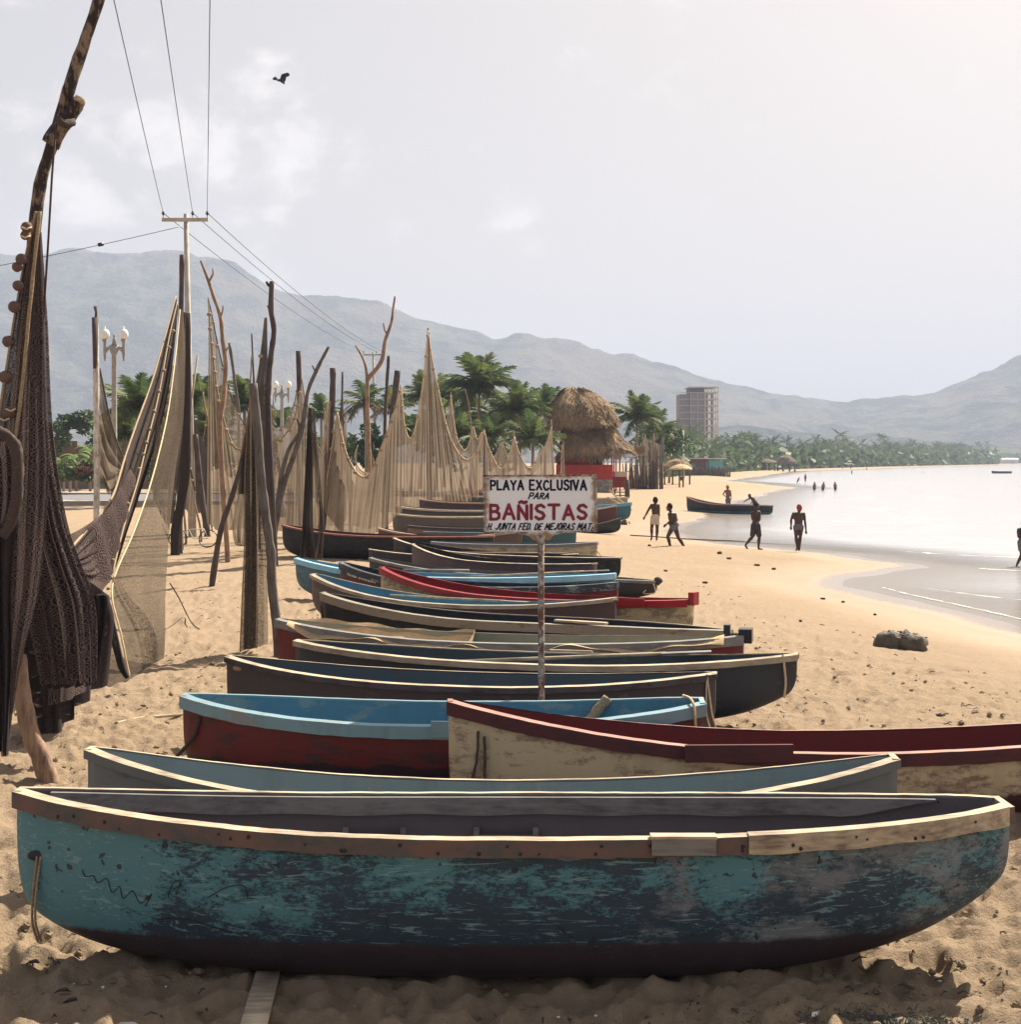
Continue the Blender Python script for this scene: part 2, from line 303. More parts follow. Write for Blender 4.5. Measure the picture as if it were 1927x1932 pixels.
# sand
def m_sand():
    m, nt = new_mat('beach sand'); co = nd(nt, 'ShaderNodeNewGeometry').outputs['Position']
    z = nd(nt, 'ShaderNodeSeparateXYZ', {0: co}).outputs[2]
    n1 = noise(nt, co, 0.5, 7, 0.7); n2 = noise(nt, co, 8.0, 10, 0.76); n3 = noise(nt, co, 2.4, 6, 0.68, (0.6, 1.3, 1)); n4 = noise(nt, co, 45.0, 4, 0.7)
    c = mixc(nt, n1, (0.42, 0.310, 0.208), (0.30, 0.218, 0.150))
    c = mixc(nt, ramp(nt, n2, [(0.36, 0.40), (0.52, 0.0)]), c, (0.25, 0.18, 0.125))
    c = mixc(nt, ramp(nt, n4, [(0.60, 0.0), (0.75, 0.5)]), c, (0.48, 0.41, 0.33))
    spk = ramp(nt, noise(nt, co, 13.0, 3, 0.5, (0.7, 1.2, 1)), [(0.68, 0.0), (0.71, 0.9)])
    drift = ramp(nt, noise(nt, co, 0.45, 4, 0.6, (0.5, 1.4, 1)), [(0.44, 0.0), (0.56, 1.0)])
    mott = ramp(nt, noise(nt, co, 3.2, 8, 0.78, (0.6, 1.3, 1)), [(0.38, 0.0), (0.62, 1.0)])
    c = mixc(nt, math_(nt, 'MULTIPLY', mott, 0.35), c, (0.26, 0.19, 0.13))
    c = mixc(nt, math_(nt, 'MULTIPLY', math_(nt, 'MULTIPLY', spk, drift), nd(nt, 'ShaderNodeMapRange', {0: z, 1: -0.30, 2: -0.1, 3: 0.0, 4: 1.0}).outputs[0]), c, (0.05, 0.035, 0.03))
    zz = math_(nt, 'MULTIPLY_ADD', math_(nt, 'SUBTRACT', n3, 0.5), 0.02, z)
    damp = nd(nt, 'ShaderNodeMapRange', {0: zz, 1: -0.42, 2: -0.20, 3: 1.0, 4: 0.0}, interpolation_type='SMOOTHSTEP').outputs[0]
    wet = nd(nt, 'ShaderNodeMapRange', {0: zz, 1: -0.434, 2: -0.395, 3: 1.0, 4: 0.0}, interpolation_type='SMOOTHSTEP').outputs[0]
    c = mixc(nt, math_(nt, 'MULTIPLY', damp, 0.45), c, (0.185, 0.145, 0.11))
    rough = math_(nt, 'SUBTRACT', 0.92, math_(nt, 'ADD', math_(nt, 'MULTIPLY', damp, 0.35), math_(nt, 'MULTIPLY', wet, 0.42)))
    dry = math_(nt, 'SUBTRACT', 1.0, damp)
    hgt = math_(nt, 'MULTIPLY', math_(nt, 'ADD', math_(nt, 'MULTIPLY', n2, 0.7), math_(nt, 'MULTIPLY', n3, 0.8)), math_(nt, 'MULTIPLY_ADD', dry, 0.93, 0.02))
    b1 = nd(nt, 'ShaderNodeBump', {'Height': hgt, 'Strength': 0.9, 'Distance': 0.09}).outputs[0]
    b2 = nd(nt, 'ShaderNodeBump', {'Height': n4, 'Strength': math_(nt, 'MULTIPLY', dry, 1.0), 'Distance': 0.018, 'Normal': b1}).outputs[0]
    finish(nt, bsdf(nt, c, rough, spec=math_(nt, 'MULTIPLY_ADD', wet, 0.4, 0.12), Normal=b2)); return m
def m_water():
    m, nt = new_mat('sea water'); co = nd(nt, 'ShaderNodeNewGeometry').outputs['Position']
    a = noise(nt, co, 0.55, 6, 0.65, (0.22, 1.5, 1)); b = noise(nt, co, 3.5, 4, 0.6, (0.3, 1.3, 1)); c = noise(nt, co, 0.06, 3, 0.5, (0.5, 1.5, 1))
    h = math_(nt, 'ADD', math_(nt, 'MULTIPLY', a, 1.0), math_(nt, 'ADD', math_(nt, 'MULTIPLY', b, 0.22), math_(nt, 'MULTIPLY', c, 1.6)))
    bm = nd(nt, 'ShaderNodeBump', {'Height': h, 'Strength': 0.6, 'Distance': 0.25}).outputs[0]
    gl = nd(nt, 'ShaderNodeBsdfPrincipled', {'Base Color': (0.44, 0.43, 0.45, 1), 'Roughness': 0.14, 'IOR': 1.33, 'Specular IOR Level': 0.5, 'Normal': bm}).outputs[0]
    foam = ramp(nt, noise(nt, co, 0.9, 7, 0.7, (0.35, 2.2, 1)), [(0.66, 0.0), (0.72, 0.8)])
    fm = nd(nt, 'ShaderNodeBsdfDiffuse', {'Color': (0.85, 0.85, 0.85, 1)}).outputs[0]
    near = nd(nt, 'ShaderNodeAttribute', attribute_name='surf').outputs['Fac']
    s = nd(nt, 'ShaderNodeMixShader', {0: math_(nt, 'MULTIPLY', foam, near), 1: gl, 2: fm}).outputs[0]
    # shallow film: the sand shows through a little
    tr = nd(nt, 'ShaderNodeBsdfTransparent', {'Color': (0.9, 0.9, 0.88, 1)}).outputs[0]
    sh = nd(nt, 'ShaderNodeAttribute', attribute_name='shallow').outputs['Fac']
    finish(nt, nd(nt, 'ShaderNodeMixShader', {0: math_(nt, 'MULTIPLY', sh, 0.75), 1: s, 2: tr}).outputs[0]); return m
def m_hill():
    m, nt = new_mat('scrub covered hillside'); co = nd(nt, 'ShaderNodeNewGeometry').outputs['Position']
    n = noise(nt, co, 0.012, 8, 0.72); n2 = noise(nt, co, 0.003, 4, 0.6, (1, 1, 3)); v = noise(nt, co, 0.06, 4, 0.7)
    c = mixc(nt, ramp(nt, n, [(0.44, 0.0), (0.56, 1.0)]), (0.006, 0.020, 0.022), (0.085, 0.09, 0.065))
    c = mixc(nt, ramp(nt, n2, [(0.5, 0.0), (0.62, 0.7)]), c, (0.12, 0.10, 0.08))
    c = mixc(nt, ramp(nt, noise(nt, co, 0.09, 2, 0.5), [(0.74, 0.0), (0.76, 0.7)]), c, (0.5, 0.45, 0.42))
    finish(nt, bsdf(nt, c, 0.95, v, 1.0, 14.0, 0.1)); return m
MT = dict(
 sand=m_sand(), water=m_water(), hill=m_hill(),
 bark_patchy=m_patchy(), bark_dark=m_bark('dark driftwood bark', (0.10, 0.075, 0.07)), bark_tan=m_bark('sun bleached bark', (0.34, 0.22, 0.15), (0.09, 0.05, 0.04)),
 bark_grey=m_bark('grey weathered post', (0.16, 0.135, 0.125)),
 pale_post=m_plain('flaking whitewash on post', (0.50, 0.47, 0.42), 0.7, 5, 0.85, 0.4, 0.01, (2, 2, 0.8)),
 concrete=m_plain('weathered concrete', (0.42, 0.38, 0.33), 0.25, 3, 0.9),
 wood_bleached=m_wood('sun bleached gunwale wood', (0.50, 0.405, 0.29), (0.11, 0.08, 0.065), 0.85, (0.8, 7, 7), 5),  # bleached wood; on the rim tops its paleness also stands for sunlight
 wood_rust=m_wood('stained gunwale with paint remains', (0.15, 0.090, 0.075), (0.045, 0.07, 0.075), 0.8, (1.5, 2, 2), 6),
 wood_dark=m_wood('dark damp wood', (0.085, 0.075, 0.085), (0.02, 0.018, 0.03), 0.8), wood_grey=m_wood('silvered boat wood', (0.20, 0.185, 0.18), (0.05, 0.04, 0.045), 0.7),
 rope=m_plain('hemp rope', (0.30, 0.22, 0.14), 0.5, 60, 0.95, 0.8, 0.01), rope_dark=m_plain('old dark rope', (0.07, 0.05, 0.045), 0.5, 60, 0.95),
 rope_pale=m_plain('bleached rope', (0.55, 0.42, 0.26), 0.35, 60, 0.95),
 cork=m_plain('cork float', (0.34, 0.24, 0.16), 0.5, 20, 0.9), cork_dark=m_plain('tarred cork float', (0.13, 0.08, 0.07), 0.6, 14, 0.8),
 net_near=m_net('dark mesh of heavy net', (0.085, 0.068, 0.066), 0.62, 0.019, 0.3, 0.3, 0.86), net_dark=m_net('dark bundled net', (0.045, 0.037, 0.043), 1.1, 0.0, 0.15),
 net_brown=m_net('brown fine net', (0.060, 0.048, 0.047), 0.98, 0.0, 0.25), net_tan=m_net('tan fine net', (0.20, 0.158, 0.125), 0.80, 0.0, 0.5, 0.4), net_sheer=m_net('sheer tan net', (0.165, 0.134, 0.110), 0.70, 0.0, 0.5, 0.35),
 net_mid=m_net('grey brown fine net', (0.13, 0.105, 0.085), 0.76, 0.0, 0.5),
 leaf_palm=m_leaf('palm leaf', (0.035, 0.075, 0.035), (0.13, 0.16, 0.055)), leaf_dead=m_leaf('dry palm leaf', (0.20, 0.11, 0.07), (0.30, 0.20, 0.12)),
 leaf_tree=m_leaf('broad leaf', (0.02, 0.052, 0.025), (0.085, 0.125, 0.04), 0.3, 2.0), leaf_far=m_leaf('distant palm leaf', (0.035, 0.075, 0.045), (0.10, 0.14, 0.06), 0.35, 0.3),
 leaf_banana=m_leaf('banana leaf', (0.05, 0.12, 0.04), (0.17, 0.25, 0.07), 0.45, 1.0), flower=m_plain('red blossom', (0.22, 0.02, 0.03), 0.4, 3),
 trunk=m_plain('palm trunk', (0.24, 0.20, 0.165), 0.3, 5), thatch=m_thatch('palm thatch'), thatch_grey=m_thatch('grey thatch', (0.24, 0.19, 0.15)),
 red_wall=m_plain('faded red wall paint', (0.30, 0.035, 0.035), 0.25, 2), red_trim=m_plain('bright red trim', (0.50, 0.06, 0.05), 0.2, 2), stone=m_stone('rubble stone', (0.38, 0.31, 0.25), (0.5, 0.45, 0.4)),
 dark_in=m_plain('dark opening fill', (0.03, 0.03, 0.045), 0.2, 2), white=m_plain('old whitewash', (0.62, 0.58, 0.54), 0.15, 1.5), turq=m_plain('turquoise wall paint', (0.16, 0.38, 0.42), 0.2, 2),  # dark_in: near-black fill for openings and the gap in the roof
 brick=m_brick('red brick', (0.30, 0.09, 0.07), (0.22, 0.07, 0.06), (0.35, 0.28, 0.25), 0.6, 0.3), hotel_brick=m_brick('grey brick infill', (0.13, 0.115, 0.12), (0.19, 0.16, 0.155), (0.26, 0.23, 0.21), 2.2, 1.0, 0.4),
 asphalt=m_plain('worn asphalt', (0.16, 0.155, 0.17), 0.15, 0.7), pave=m_plain('dusty pavement', (0.40, 0.34, 0.28), 0.12, 0.6),
 skin=m_plain('sun tanned skin', (0.075, 0.040, 0.028), 0.15, 8, 0.5), skin2=m_plain('tanned skin in distance', (0.20, 0.11, 0.08), 0.1, 8), hair=m_plain('black hair', (0.012, 0.009, 0.010), 0.3, 30), cap_red=m_plain('red brown cap', (0.28, 0.05, 0.045), 0.2, 20),
 cloth_cream=m_plain('cream cotton', (0.50, 0.43, 0.34), 0.15, 20), cloth_dark=m_plain('dark cotton', (0.05, 0.042, 0.055), 0.3, 20), cloth_grey=m_plain('grey blue cotton', (0.13, 0.125, 0.15), 0.25, 20), straw=m_plain('straw hat', (0.50, 0.36, 0.2), 0.2, 30),
 feather=m_plain('black feathers', (0.012, 0.012, 0.018), 0.3, 10), glass=m_plain('milky lamp globe', (0.85, 0.83, 0.80), 0.04, 3, 0.25, 0.0), iron=m_plain('grey painted iron', (0.33, 0.31, 0.28), 0.3, 9), black=m_plain('black porcelain', (0.02, 0.02, 0.03), 0.2, 9, 0.4),
 seaweed=m_plain('dry seaweed', (0.055, 0.04, 0.03), 0.5, 20), rock=m_plain('dark wet rock', (0.10, 0.082, 0.065), 0.6, 5, 0.7, 0.8, 0.05), burlap=m_plain('tan sail cloth', (0.46, 0.33, 0.19), 0.25, 12, 0.9, 0.6, 0.02, (1, 4, 1)),
 sign_black=m_plain('blue black sign paint', (0.008, 0.012, 0.035), 0.3, 20), sign_red=m_plain('dull red sign paint', (0.24, 0.03, 0.055), 0.3, 20), letter_white=m_plain('white lettering', (0.65, 0.62, 0.58), 0.2, 20), plastic=m_plain('clear plastic scrap', (0.5, 0.52, 0.53), 0.2, 5, 0.2), shell=m_plain('white shell', (0.7, 0.66, 0.6), 0.1, 20),
)
# ------------------------------------------------------------------ terrain
SHORE = [(17, -60), (15.25, 4), (13.2, 18), (10.95, 30.2), (10.6, 33), (10.1, 36.8), (9.9, 39.0), (10.5, 41.0), (12.2, 43.6), (13.9, 45.6), (13.9, 47.6), (12.7, 53), (10.2, 58), (8.6, 64), (8.6, 70), (11, 80), (14, 93),
         (20, 120), (31, 165), (36, 180), (38, 215), (37, 245), (51, 299), (94, 478), (145, 598), (239, 838), (349, 1085), (525, 1500), (860, 1900), (1500, 2050), (9500, 2400)]
LAND = SHORE + [(9500, 12000), (-9500, 12000), (-9500, -60)]
def shore_dist(x, y):
    x = np.asarray(x, float); y = np.asarray(y, float); best = np.full(x.shape, 1e18)
    for (ax, ay), (bx, by) in zip(SHORE[:-1], SHORE[1:]):
        dx = bx - ax; dy = by - ay; t = np.clip(((x - ax) * dx + (y - ay) * dy) / (dx * dx + dy * dy), 0, 1)
        best = np.minimum(best, (x - ax - t * dx) ** 2 + (y - ay - t * dy) ** 2)
    ins = np.zeros(x.shape, bool)
    for (ax, ay), (bx, by) in zip(LAND, LAND[1:] + LAND[:1]):
        if ay == by: continue
        ins ^= ((ay > y) != (by > y)) & (x < (bx - ax) * (y - ay) / (by - ay) + ax)
    return np.where(ins, 1, -1) * np.sqrt(best)
SEA = -0.45
def ground(x, y):
    s = shore_dist(x, y); s = s + (fbm(np.asarray(x, float) * .35, np.asarray(y, float) * .22, 3) - .5) * np.clip(np.abs(y) * .02, .3, 2.5) * 1.2
    t = np.clip(s / 9.5, 0, 1); z = SEA + 0.45 * t * t * (3 - 2 * t) + np.clip(s, 0, 9) * .003
    z = np.where(s < 0, SEA + np.maximum(s * 0.05, -2.5), z)
    yy = np.asarray(y, float)
    z = z - 0.165 * np.clip((11 - yy) / 2.5, 0, 1) * (s > 3)
    und = (fbm(np.asarray(x, float) * .5, yy * .5, 3) - .5) * .12 * np.clip((s - 3) / 6, 0, 1)
    return z + und
def gz(x, y): return float(ground(np.array([x]), np.array([y]))[0])
rows = [4.4]
while rows[-1] < 11000:
    d = rows[-1]; rows.append(d * (1.0058 if d < 22 else 1.011 if d < 110 else 1.03))
rows = np.array(rows)
cols = np.r_[np.linspace(-5200, -150, 40), np.arange(-120, 2050, 4.0), np.linspace(2080, 7200, 40)]
PX, D = np.meshgrid(cols, rows); X = (PX - CX) / F * D; Y = D.copy(); Z = ground(X, Y)
s_ = shore_dist(X, Y); dryk = np.clip((s_ - 4) / 4, 0, 1) * np.clip((60 - Y) / 30, 0, 1)
Z += dryk * ((fbm(X * 2.2, Y * 2.2, 5, .6) - .5) * .17 + (fbm(X * 9, Y * 9, 3) - .5) * .065)
for k in range(6500):                                   # footprints and scuffs
    yy = 6.5 + 26 * rnd.random() ** 1.5; xx = (rnd.uniform(-60, 1990) - CX) / F * yy
    if shore_dist(np.array([xx]), np.array([yy]))[0] < 6: continue
    r = rnd.uniform(.03, .115); a = rnd.uniform(0, math.pi); dep = rnd.uniform(.3, 1) * r * .44
    i0 = np.searchsorted(rows, yy - 3 * r); i1 = np.searchsorted(rows, yy + 3 * r)
    pc = xx / yy * F + CX; j0 = np.searchsorted(cols, pc - 3.3 * r / yy * F); j1 = np.searchsorted(cols, pc + 3.3 * r / yy * F)
    dx = X[i0:i1, j0:j1] - xx; dy = Y[i0:i1, j0:j1] - yy; u = (dx * math.cos(a) + dy * math.sin(a)) / (r * 1.5); v = (-dx * math.sin(a) + dy * math.cos(a)) / r
    q = u * u + v * v; Z[i0:i1, j0:j1] += dep * (-np.exp(-q * 1.6) + .45 * np.exp(-(np.sqrt(q) - 1.3) ** 2 * 5))
nr, nc = X.shape
V = np.stack([X.ravel(), Y.ravel(), Z.ravel()], 1)
i = np.arange(nr - 1)[:, None] * nc + np.arange(nc - 1)[None, :]; i = i.ravel()
Fq = np.stack([i, i + 1, i + nc + 1, i + nc], 1)
gx, gy = np.meshgrid(np.linspace(-120, 60, 61), np.linspace(-60, 60, 41)); g2 = np.stack([gx.ravel(), gy.ravel(), ground(gx, gy).ravel() - .16], 1)
j = (np.arange(40)[:, None] * 61 + np.arange(60)[None, :]).ravel() + len(V)
Fq = np.r_[Fq, np.stack([j, j + 1, j + 62, j + 61], 1)]; V = np.r_[V, g2]
def npmesh(name, V, Q, mat):
    me = bpy.data.meshes.new(name); me.vertices.add(len(V)); me.vertices.foreach_set('co', V.astype(np.float32).ravel())
    me.loops.add(Q.size); me.loops.foreach_set('vertex_index', Q.astype(np.int32).ravel())
    me.polygons.add(len(Q)); me.polygons.foreach_set('loop_start', np.arange(len(Q), dtype=np.int32) * 4)
    me.update(calc_edges=True); me.polygons.foreach_set('use_smooth', np.ones(len(Q), bool)); me.materials.append(mat); me.update(); return me
tag(put('sand_beach', npmesh('sand_beach', V, Fq, MT['sand'])), 'wide sunlit sandy beach, trampled in front and wet along the water', 'beach', kind='structure')
# water: low swell, breaking ripples near the edge
rw = [18.0]
while rw[-1] < 11000: rw.append(rw[-1] * (1.008 if rw[-1] < 300 else 1.04))
rw = np.array(rw); cw = np.r_[np.arange(1180, 2060, 5.0), np.linspace(2100, 9000, 50)]
PX, D = np.meshgrid(cw, rw); X = (PX - CX) / F * D; Y = D; s_ = shore_dist(X, Y)
off = -s_; dk = np.clip(1 - Y / 400, 0, 1)
wob = (fbm(X * .06, Y * .03, 3) - .5) * 14
ph = (off + wob) / 7.5
crest = np.clip(np.sin(ph * 2 * math.pi), 0, 1) ** 6 * np.clip(fbm(X * .12, Y * .05, 3) * 2.6 - .9, 0, 1)
Zw = SEA + .010 + dk * (crest * .20 * np.clip(off / 3, 0, 1) * np.clip(1.6 - off / 60, 0, 1) + (fbm(X * .4, Y * .9, 3) - .5) * .05 * np.clip(off / 4, 0, 1))
Vw = np.stack([X.ravel(), Y.ravel(), Zw.ravel()], 1); nc = len(cw)
i = (np.arange(len(rw) - 1)[:, None] * nc + np.arange(nc - 1)[None, :]).ravel()
me = npmesh('sea_water', Vw, np.stack([i, i + 1, i + nc + 1, i + nc], 1), MT['water'])
at = me.attributes.new('surf', 'FLOAT', 'POINT'); at.data.foreach_set('value', (np.clip(1.2 - off / 45, 0, 1) * np.clip((off + .5) / 2, 0, 1) * np.clip(.25 + 2.2 * crest, 0, 1)).astype(np.float32).ravel())
at = me.attributes.new('shallow', 'FLOAT', 'POINT'); at.data.foreach_set('value', np.clip(1 - off / 5, 0, 1).astype(np.float32).ravel())
tag(put('sea_water', me), 'calm silvery bay water with low ripples', 'water', kind='structure')
# foam lace along the water's edge
fm = MB(); prev = None
def foam_line(pts, wid, seed):
    P = smooth_path(pts, 10); rr = random.Random(seed); L = []
    for k, p in enumerate(P):
        a = P[max(k - 1, 0)]; b = P[min(k + 1, len(P) - 1)]; t = (b - a); t /= (np.linalg.norm(t) + 1e-9); nrm = np.array([-t[1], t[0]])
        wv = wid * rr.uniform(.15, 1.0) * (0.15 if rr.random() < .25 else 1); o = nrm * (rr.random() - .5) * wid * .8
        for q in (p + o - nrm * wv / 2, p + o + nrm * wv / 2): L.append((q[0], q[1], max(gz(q[0], q[1]), SEA) + .016))
    n = len(P); fm.add(L, [[2 * k, 2 * k + 2, 2 * k + 3, 2 * k + 1] for k in range(n - 1)])
foam_line([(11.3, 29.0), (10.9, 30.4), (10.5, 33.2), (10.0, 36.6), (9.85, 38.6)], .09, 1)
foam_line([(13.5, 33.5), (12.0, 35.6), (11.2, 37.6), (10.8, 38.6)], .08, 2)
foam_line([(18.5, 42.5), (16.0, 44.0), (14.6, 45.5)], .22, 3)
foam_line([(21, 49), (18, 50.5), (16.2, 51.6), (14.5, 54.0)], .25, 4)
foam_line([(22, 78), (19, 80), (16, 84)], .3, 5)
tag(fm.build('sea_foam', MT['shell'], smooth=False), 'thin white lace of foam at the edge of the wash', 'foam', kind='stuff')
# hills
RIDGE = [(-3500, 700), (-2500, 640), (-1500, 560), (-700, 520), (-200, 500), (0, 475), (60, 478), (120, 472), (190, 470), (250, 474), (330, 475), (400, 482), (450, 495), (490, 520), (530, 545), (570, 553), (640, 552), (720, 568), (800, 595), (860, 620), (930, 640),
         (960, 632), (1010, 628), (1060, 640), (1120, 655), (1200, 670), (1290, 698), (1350, 715), (1430, 733), (1500, 745), (1560, 752), (1600, 756), (1650, 748), (1700, 738), (1730, 737), (1780, 730), (1850, 697), (1927, 668), (2100, 620), (2500, 560), (3500, 600), (5000, 700)]
FRONT = [(-3500, 850), (0, 835), (300, 800), (600, 820), (900, 830), (1100, 815), (1300, 806), (1400, 798), (1450, 806), (1550, 815), (1650, 812), (1760, 828), (1850, 838), (1927, 842), (2300, 830), (5000, 840)]
def hill(name, prof, r0, r1, r2, label, amp):
    pxs = np.r_[np.linspace(-3500, -120, 70), np.arange(-100, 2050, 7.0), np.linspace(2080, 5000, 60)]
    rr = np.r_[np.linspace(r0, r1, 60), np.linspace(r1, r2, 12)[1:]]
    P, D = np.meshgrid(pxs, rr); X = (P - CX) / F * D; top = np.interp(P, [a for a, b in prof], [b for a, b in prof]); hz = H + (HY - top) / F * r1
    t = np.clip((D - r0) / (r1 - r0), 0, 1); back = np.clip((r2 - D) / (r2 - r1), 0, 1)
    rid = np.abs(fbm(X * .0022, D * .0016, 5, .55) - .5) * 2
    shape = t ** 1.25 * (1 - .8 * (1 - t) * rid * 2.2) * np.where(D > r1, back, 1)
    Z = -3 + hz * shape + (fbm(X * .013, D * .01, 4, .6) - .5) * amp * (.35 + t)
    V = np.stack([X.ravel(), D.ravel(), Z.ravel()], 1); nc = len(pxs); i = (np.arange(len(rr) - 1)[:, None] * nc + np.arange(nc - 1)[None, :]).ravel()
    tag(put(name, npmesh(name, V, np.stack([i, i + 1, i + nc + 1, i + nc], 1), MT['hill'])), label, 'hills', kind='structure')
hill('hills', RIDGE, 2150, 3300, 4200, 'long hazy mountain ridge behind the bay', 22)
hill('foothills', FRONT, 1930, 2120, 2500, 'low hazy foothills in front of the ridge', 12)
# haze
hz = MB().box(0, 4000, 296, 12000, 8800, 598)      # -3 .. 595 m
m, nt = new_mat('haze'); pv = nd(nt, 'ShaderNodeVolumePrincipled', {'Color': (0.66, 0.75, 1.0, 1), 'Density': 0.00026, 'Anisotropy': 0.0}).outputs[0]
o = nt.nodes.new('ShaderNodeOutputMaterial'); nt.links.new(pv, o.inputs[1])
tag(hz.build('haze', m, smooth=False), 'pale sea haze over the whole bay', 'haze', kind='stuff')
# ------------------------------------------------------------------ boats
class Boat:
    """Local frame: x along the rim from the left (inland) end to the right end, y away from the camera, z up."""
    def __init__(s, name, label, cat, L, Rr, B, hc, hull, inner, gun, gun2=None, wl=.04, wr=.04, kl=.10, kr=.10, rl=.12, rr=.16, pw=2.4, roll=0.0,
                 gh=.065, gw=.030, sink=.03, blocks=(), thwarts=(), rope=None, ne=.62, sheer=2.2, base=None, st=None, topm=None, pwl=None, group='fishing canoes drawn up in a row on the sand', nst=56):
        Lp = W(*L); Rp = W(*Rr); s.M = None
        mid = (Lp + Rp) / 2; s.len = math.hypot(Rp.x - Lp.x, Rp.y - Lp.y); s.a = s.len / 2
        base = gz(mid.x, mid.y) - sink if base is None else base
        s.head = math.atan2(Rp.y - Lp.y, Rp.x - Lp.x)
        s.hl = Lp.z - base; s.hr = Rp.z - base; s.hc = hc; s.B = B; s.wl = wl; s.wr = wr; s.kl = kl; s.kr = kr; s.rl = rl; s.rr = rr; s.pw = pw; s.pwl = pwl; s.ne = ne; s.sheer = sheer
        s.root = empty(name, (mid.x, mid.y, base), label, cat, group, (roll, 0, s.head))
        s.th = .035
        T = np.linspace(-1, 1, nst); T = np.sign(T) * np.abs(T) ** .9
        S = np.linspace(0, 1, 13)
        def shell(ins):
            Vv = []
            for t in T:
                ring = [s.P(t, q, -1, ins) for q in S] + [s.P(t, q, 1, ins) for q in S[-2::-1]]
                Vv += ring
            m_ = 2 * len(S) - 1
            Fc = [[i * m_ + k, i * m_ + k + 1, (i + 1) * m_ + k + 1, (i + 1) * m_ + k] for i in range(len(T) - 1) for k in range(m_ - 1)]
            Fc += [list(range(m_))[::-1], [(len(T) - 1) * m_ + k for k in range(m_)]]
            return Vv, Fc
        v, f = shell(0); mk('hull', v, f, hull, s.root, True, None, True)
        v, f = shell(s.th); mk('interior', v, [q[::-1] for q in f], inner, s.root, True, None, True)
        for side in (-1, 1):
            V2 = []; jr = random.Random(int(L[0] * 7 + side)); wob = 0.0
            for t in T:
                p = s.P(t, 0, side, 0); q = s.P(t, 0, side, s.th - .004); dz = .014 + wob; wob = wob * .8 + (jr.random() - .5) * .003
                o = p + Vector((math.copysign(gw * .55, t) * (abs(t) > .985), side * gw, 0)); hh = gh * (1 + (jr.random() - .5) * .08)
                V2 += [Vector((q.x, q.y, q.z + dz)), Vector((o.x, o.y, p.z + dz - .006)), Vector((o.x, o.y, p.z - hh)), Vector((q.x, q.y, p.z - hh * .55))]
            n = len(T); Fc = [[4 * i + k, 4 * i + (k + 1) % 4, 4 * i + 4 + (k + 1) % 4, 4 * i + 4 + k] for i in range(n - 1) for k in range(4)] + [[0, 1, 2, 3], [4 * n - 4 + k for k in (3, 2, 1, 0)]]
            if side == 1: Fc = [q[::-1] for q in Fc]
            g_ = mk('gunwale', V2, Fc, [gun if (side == -1 or gun2 is None) else gun2, topm or gun], s.root, False, None, True)
            for pi in range(0, 4 * (n - 1), 4): g_.data.polygons[pi].material_index = 1  # paler top faces: worn bare wood, with sunlight put into the colour
        # end pieces that close the rim
        for e, wd in ((-1, wl), (1, wr)):
            if wd > 0:
                p = s.P(e, 0, -1, 0); q = s.P(e, 0, 1, 0); c = (p + q) / 2
                b = MB().box(c.x - e * .012, 0, c.z - gh * .42 + .011, .045, 2 * wd + 1.6 * gw, gh * .86); b.build('end_cap', topm or gun, s.root, False, True)
        for t, side, ln in blocks:
            p = s.P(t, 0, side, 0); MB().box(p.x, p.y + side * (gw + .016), p.z - .03 + .022, ln, .036, gh + .035).build('oarlock_block', st or gun, s.root, False, True)
        for t in thwarts:
            z = s.P(t, 0, 1, 0).z - .16; wv = s.P(t, .25, 1, s.th).y; MB().box(t * s.a, 0, z, .17, 2 * wv, .03).build('thwart', inner, s.root, False, True)
        if rope:
            pts = [s.P(*q[:3], 0) + Vector((0, q[2] * .02, 0)) + Vector(q[3]) for q in rope[0]]
            MB().tube(smooth_path(pts, 6), rope[1], 6).build('mooring_rope', rope[2], s.root, True, True)
    def P(s, t, q, side, ins):
        e = abs(t); hend = s.hl if t < 0 else s.hr; rim = s.hc + (hend - s.hc) * e ** s.sheer
        we = s.wl if t < 0 else s.wr; wd = we + (s.B / 2 - we) * max(0.0, 1 - e ** (s.pwl if (t < 0 and s.pwl) else s.pw)) ** .8
        k = (s.kl if t < 0 else s.kr) * e ** (5 if (s.kl if t < 0 else s.kr) < .25 else 3.4); rk = (s.rl if t < 0 else s.rr)
        sq = math.sin(q * math.pi / 2) ** s.ne if q > 0 else 0.0; cq = max(0.0, math.cos(q * math.pi / 2)) ** s.ne
        bot = k + ins * .8; top = rim
        z = top + (bot - top) * sq; wd = max(wd - ins, .006) * cq
        x = t * (s.a - ins * 1.4) * (1 - rk * q ** 2.6 * e ** 6) if True else 0
        return Vector((x, side * wd, z))
    def surf(s, x, z, side):
        """point on the outer hull at local x and height z"""
        t = max(-1, min(1, x / s.a)); lo, hi = 0.0, 1.0
        for _ in range(26):
            m = (lo + hi) / 2
            if s.P(t, m, side, 0).z > z: lo = m
            else: hi = m
        p = s.P(t, lo, side, 0); return Vector((x, p.y + side * .006, z))
    def world(s, p): return Matrix.Translation(s.root.location) @ s.root.rotation_euler.to_matrix().to_4x4() @ p
def pm(name, *a, **k): return m_paint(name, *a, **k)
WB = MT['wood_bleached']; WG = MT['wood_grey']; WD = MT['wood_dark']; RP = MT['rope_pale']; RD = MT['rope_dark']
in_dark = pm('worn dark hull inside', (0.15, 0.13, 0.145), (0.30, 0.26, 0.23), None, 0, .7, 2)
